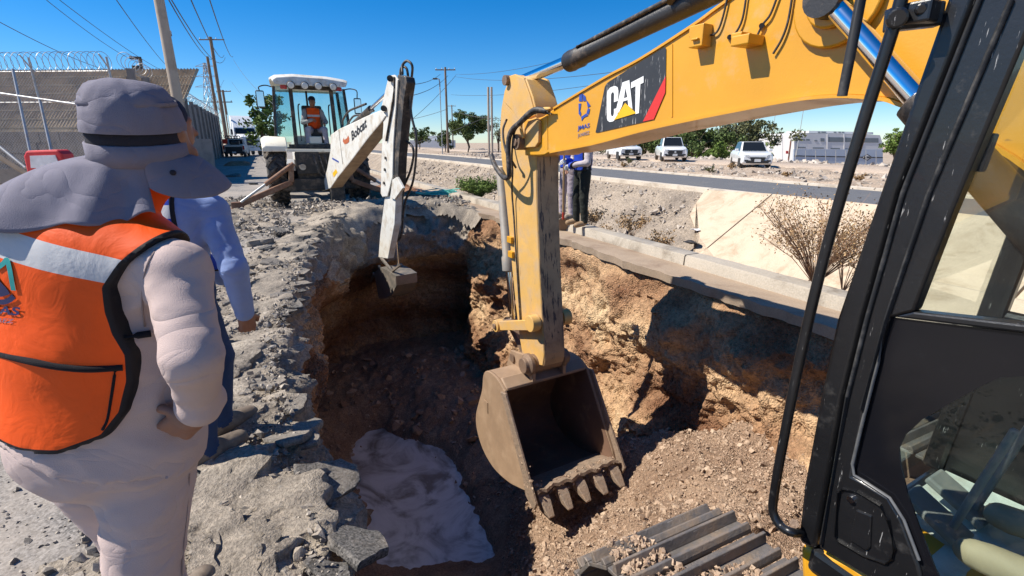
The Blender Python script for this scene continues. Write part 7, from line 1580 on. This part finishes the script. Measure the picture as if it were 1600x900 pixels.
while cnt < 90:
    i = rd.randrange(len(rim)); 
    if rim[i, 0] > 1.1 or rim[i, 1] < 1.2 or rim[i, 1] > 9.6: continue
    e_ = abs(rd.gauss(0, .42)) - .06; p2 = rim[i] - inw[i] * e_; sz1 = rd.choice((.06, .08, .10, .13, .17)) * (1 + .25 * (p2[1] > 5)); z1 = float(street_z(p2[:1], p2[1:])[0])
    chunk(NS(p2[0], p2[1], z1 + .12 * sz1), sz1, (rd.gauss(0, .16), rd.gauss(0, .16), rd.uniform(0, 6.28)), rd.randrange(12), 'small broken asphalt piece lying among gravel on the crumbled pit edge', 'small asphalt pieces along the pit edge'); cnt += 1
for i in range(34):
    n1, s1_ = rd.uniform(-2.4, .6), rd.uniform(9.5, 15.5); sz1 = rd.choice((.10, .14, .2, .28)); chunk(NS(n1, s1_, .06), sz1, (rd.gauss(0, .2), rd.gauss(0, .2), rd.uniform(0, 6.28)), rd.randrange(12), 'broken asphalt piece lying in the rubble before the backhoe', 'asphalt pieces before the backhoe')
# soil caked on the left track and the bucket
n_, s_ = rs.uniform(1.28, 1.95, 4200), rs.uniform(.4, 1.6, 4200); ok_ = (fbm(np.stack([n_ * 3, s_ * 3, 0 * n_], 1), 1.2, 2) > .0); n_, s_ = n_[ok_], s_[ok_]; sz_ = .004 + .016 * rs.random(len(n_)) ** 3; scatter('caked_soil', ns3(n_, s_, XZ + .46 + .42 + .02 + sz_ * .3), sz_, CLOD, seed=12)
pts_ = []; 
for k in range(420):
    t_ = rs.random(); y_ = HW + .03 + .03 * rs.random() if k % 2 else rs.uniform(-HW, HW); x_, z_ = (4.10 - .12 * rs.random(), -.52 - .12 * rs.random()) if k % 2 == 0 else (4.62 - .62 * t_ + .05 * rs.normal(), .28 - .86 * t_)
    if k % 2 and t_ < .55: continue
    pts_.append(ar(RM[ex] @ Vector((x_, y_, z_))))
pts_ = np.array(pts_); o = scatter('clinging_soil', pts_, .004 + .012 * rs.random(len(pts_)) ** 2, CLOD, seed=13, parent=bucket)
# ---- plants
def stems(mb, base, n, h_, spread, r_, rd_, tips, bend=.3):
    for k in range(n):
        a_ = rd_.uniform(0, 6.28); e_ = Vector((math.cos(a_) * spread * rd_.uniform(.2, 1), math.sin(a_) * spread * rd_.uniform(.2, 1), h_ * rd_.uniform(.5, 1))); p = [base, base + e_ * .4 + Vector((0, 0, h_ * .08)), base + e_ + Vector((rd_.uniform(-.1, .1), rd_.uniform(-.1, .1), 0)) * bend]; mb.tube(p, r_, 4, r_ * .3)
        for j in range(4):
            q_ = p[1].lerp(p[2], rd_.random()); f_ = q_ + Vector((rd_.gauss(0, .12), rd_.gauss(0, .12), abs(rd_.gauss(.12, .08)))) * h_; mb.tube([q_, f_], r_ * .5, 3, r_ * .2); tips += [f_, q_.lerp(f_, .5)]
        tips.append(p[2])
def shrub(name, label, base, h_, spread, n, mat, twig, lsz, per, seed, r_=.006, group=None):
    rd_ = random.Random(seed); rs_ = np.random.default_rng(seed); o = thing(name, label, 'shrub', base, 0, group); mb = MB(); tips = []; stems(mb, Vector(base), n, h_, spread, r_, rd_, tips); mb.build('branches', twig, o)
    t_ = np.array([t[:] for t in tips]); t_ = np.repeat(t_, per, 0) + rs_.normal(size=(len(t_) * per, 3)) * h_ * .05; leaves('foliage', t_, lsz, mat, o, rs_); return o
shrub('dry_shrub', 'dry brown shrub growing from the kerb before the concrete ditch lining', NS(5.55, nsof(G(1232, 446, .05))[1], .0), .95, .85, 110, LEAFDRY, TWIG, .026, 4, 2)
shrub('dry_shrub', 'smaller dry shrub with sparse leaves beside the grab rail', NS(5.7, nsof(G(1300, 430, .05))[1] - .3, -.05), .75, .5, 16, LEAFDRY, TWIG, .035, 3, 3)
for i, (px, lab) in enumerate(((738, 'leftmost green weed clump on the ditch edge beyond the rope net'), (756, 'tallest of the green weed clumps on the ditch edge'), (774, 'green weed clump nearest the arm on the ditch edge'))):
    p = G(px, 312 - 2 * i, .12); n1, s1_ = nsof(p); shrub('green_weed', lab, NS(5.35, s1_ + .9, .05), .42 + .12 * (i == 1), .7, 60, LF3, LF1, .05, 4, 30 + i, .007, 'green weeds on the ditch edge')
DW = 'dry weeds along the ditch edge'
for i, (px, py, n1, lab) in enumerate(((962, 352, 5.6, 'dry weed tuft right of the shovel worker'), (1055, 378, 5.9, 'olive dry weed clump left of the concrete lining'), (935, 345, 6.2, 'small dry weed tuft just behind the black trousers'), (1030, 372, 5.5, 'small straw coloured tuft on the kerb before the lining'))):
    s1_ = nsof(G(px, py, .1))[1]; shrub('dry_weed', lab, NS(n1, s1_ + .6, float(ditch(n1)) + .0), .42, .35, 18, LEAFDRY, TWIG, .04, 4, 50 + i, .004, DW)
for i in range(16):
    s1_ = -1 + 3.1 * i + rd.uniform(-1, 1); shrub('verge_weed', 'small brown weed among stones between road and dirt track', NS(rd.uniform(18.9, 25), s1_, .05), rd.uniform(.25, .5), .3, 9, LEAFDRY if i % 3 else LF2, TWIG, .07, 4, 70 + i, .008, 'weeds between road and dirt track')
# ---- cyan rope netting, litter
nt_ = thing('rope_net', 'tangle of turquoise rope netting lying on the earth by the kerb', 'net', G(690, 306, .1)); CY = MAT('turquoise_rope', (.10, .50, .42), .6); c0 = G(688, 307, .12)
for k in range(7):
    mb = MB(); pts = [c0 + Vector((rd.gauss(0, .32), rd.gauss(0, .22), .06 + abs(rd.gauss(0, .07)))) for _ in range(9)]; mb.tube(bez(pts, 5), .012, 5); mb.build('strand', CY, nt_, smooth=60)
mb = MB(); mb.tube(bez([c0 + Vector((.2, -.1, .06)), c0 + Vector((.35, -.5, .03)), c0 + Vector((.5, -.65, -.1)), c0 + Vector((.6, -.8, -.2))], 5), .012, 5); mb.build('strand', CY, nt_, smooth=60)
def litter(lab, p, s1_, mat, seed):
    r_ = random.Random(seed); mb_ = MB(); ring = [Vector((math.cos(a_) * s1_ * r_.uniform(.6, 1.1), math.sin(a_) * s1_ * r_.uniform(.5, 1), r_.uniform(0, .4) * s1_)) for a_ in np.linspace(0, 5.6, 8)]; mb_.prism([p + v for v in ring], (0, 0, .01)); o = mb_.build('litter', mat); return tag(o, lab, 'litter', 'litter on the bank')
litter('white plastic scrap lying at the jagged edge of the concrete lining', zq(518, 566) + nrm * .05, .16, WHB, 1); litter('black plastic scrap at the foot of the jagged lining edge', zq(492, 635) + nrm * .1, .22, BLKM, 2); litter('second dark scrap lying below the white one at the lining edge', zq(520, 640) + nrm * .1, .2, BDARK, 3)
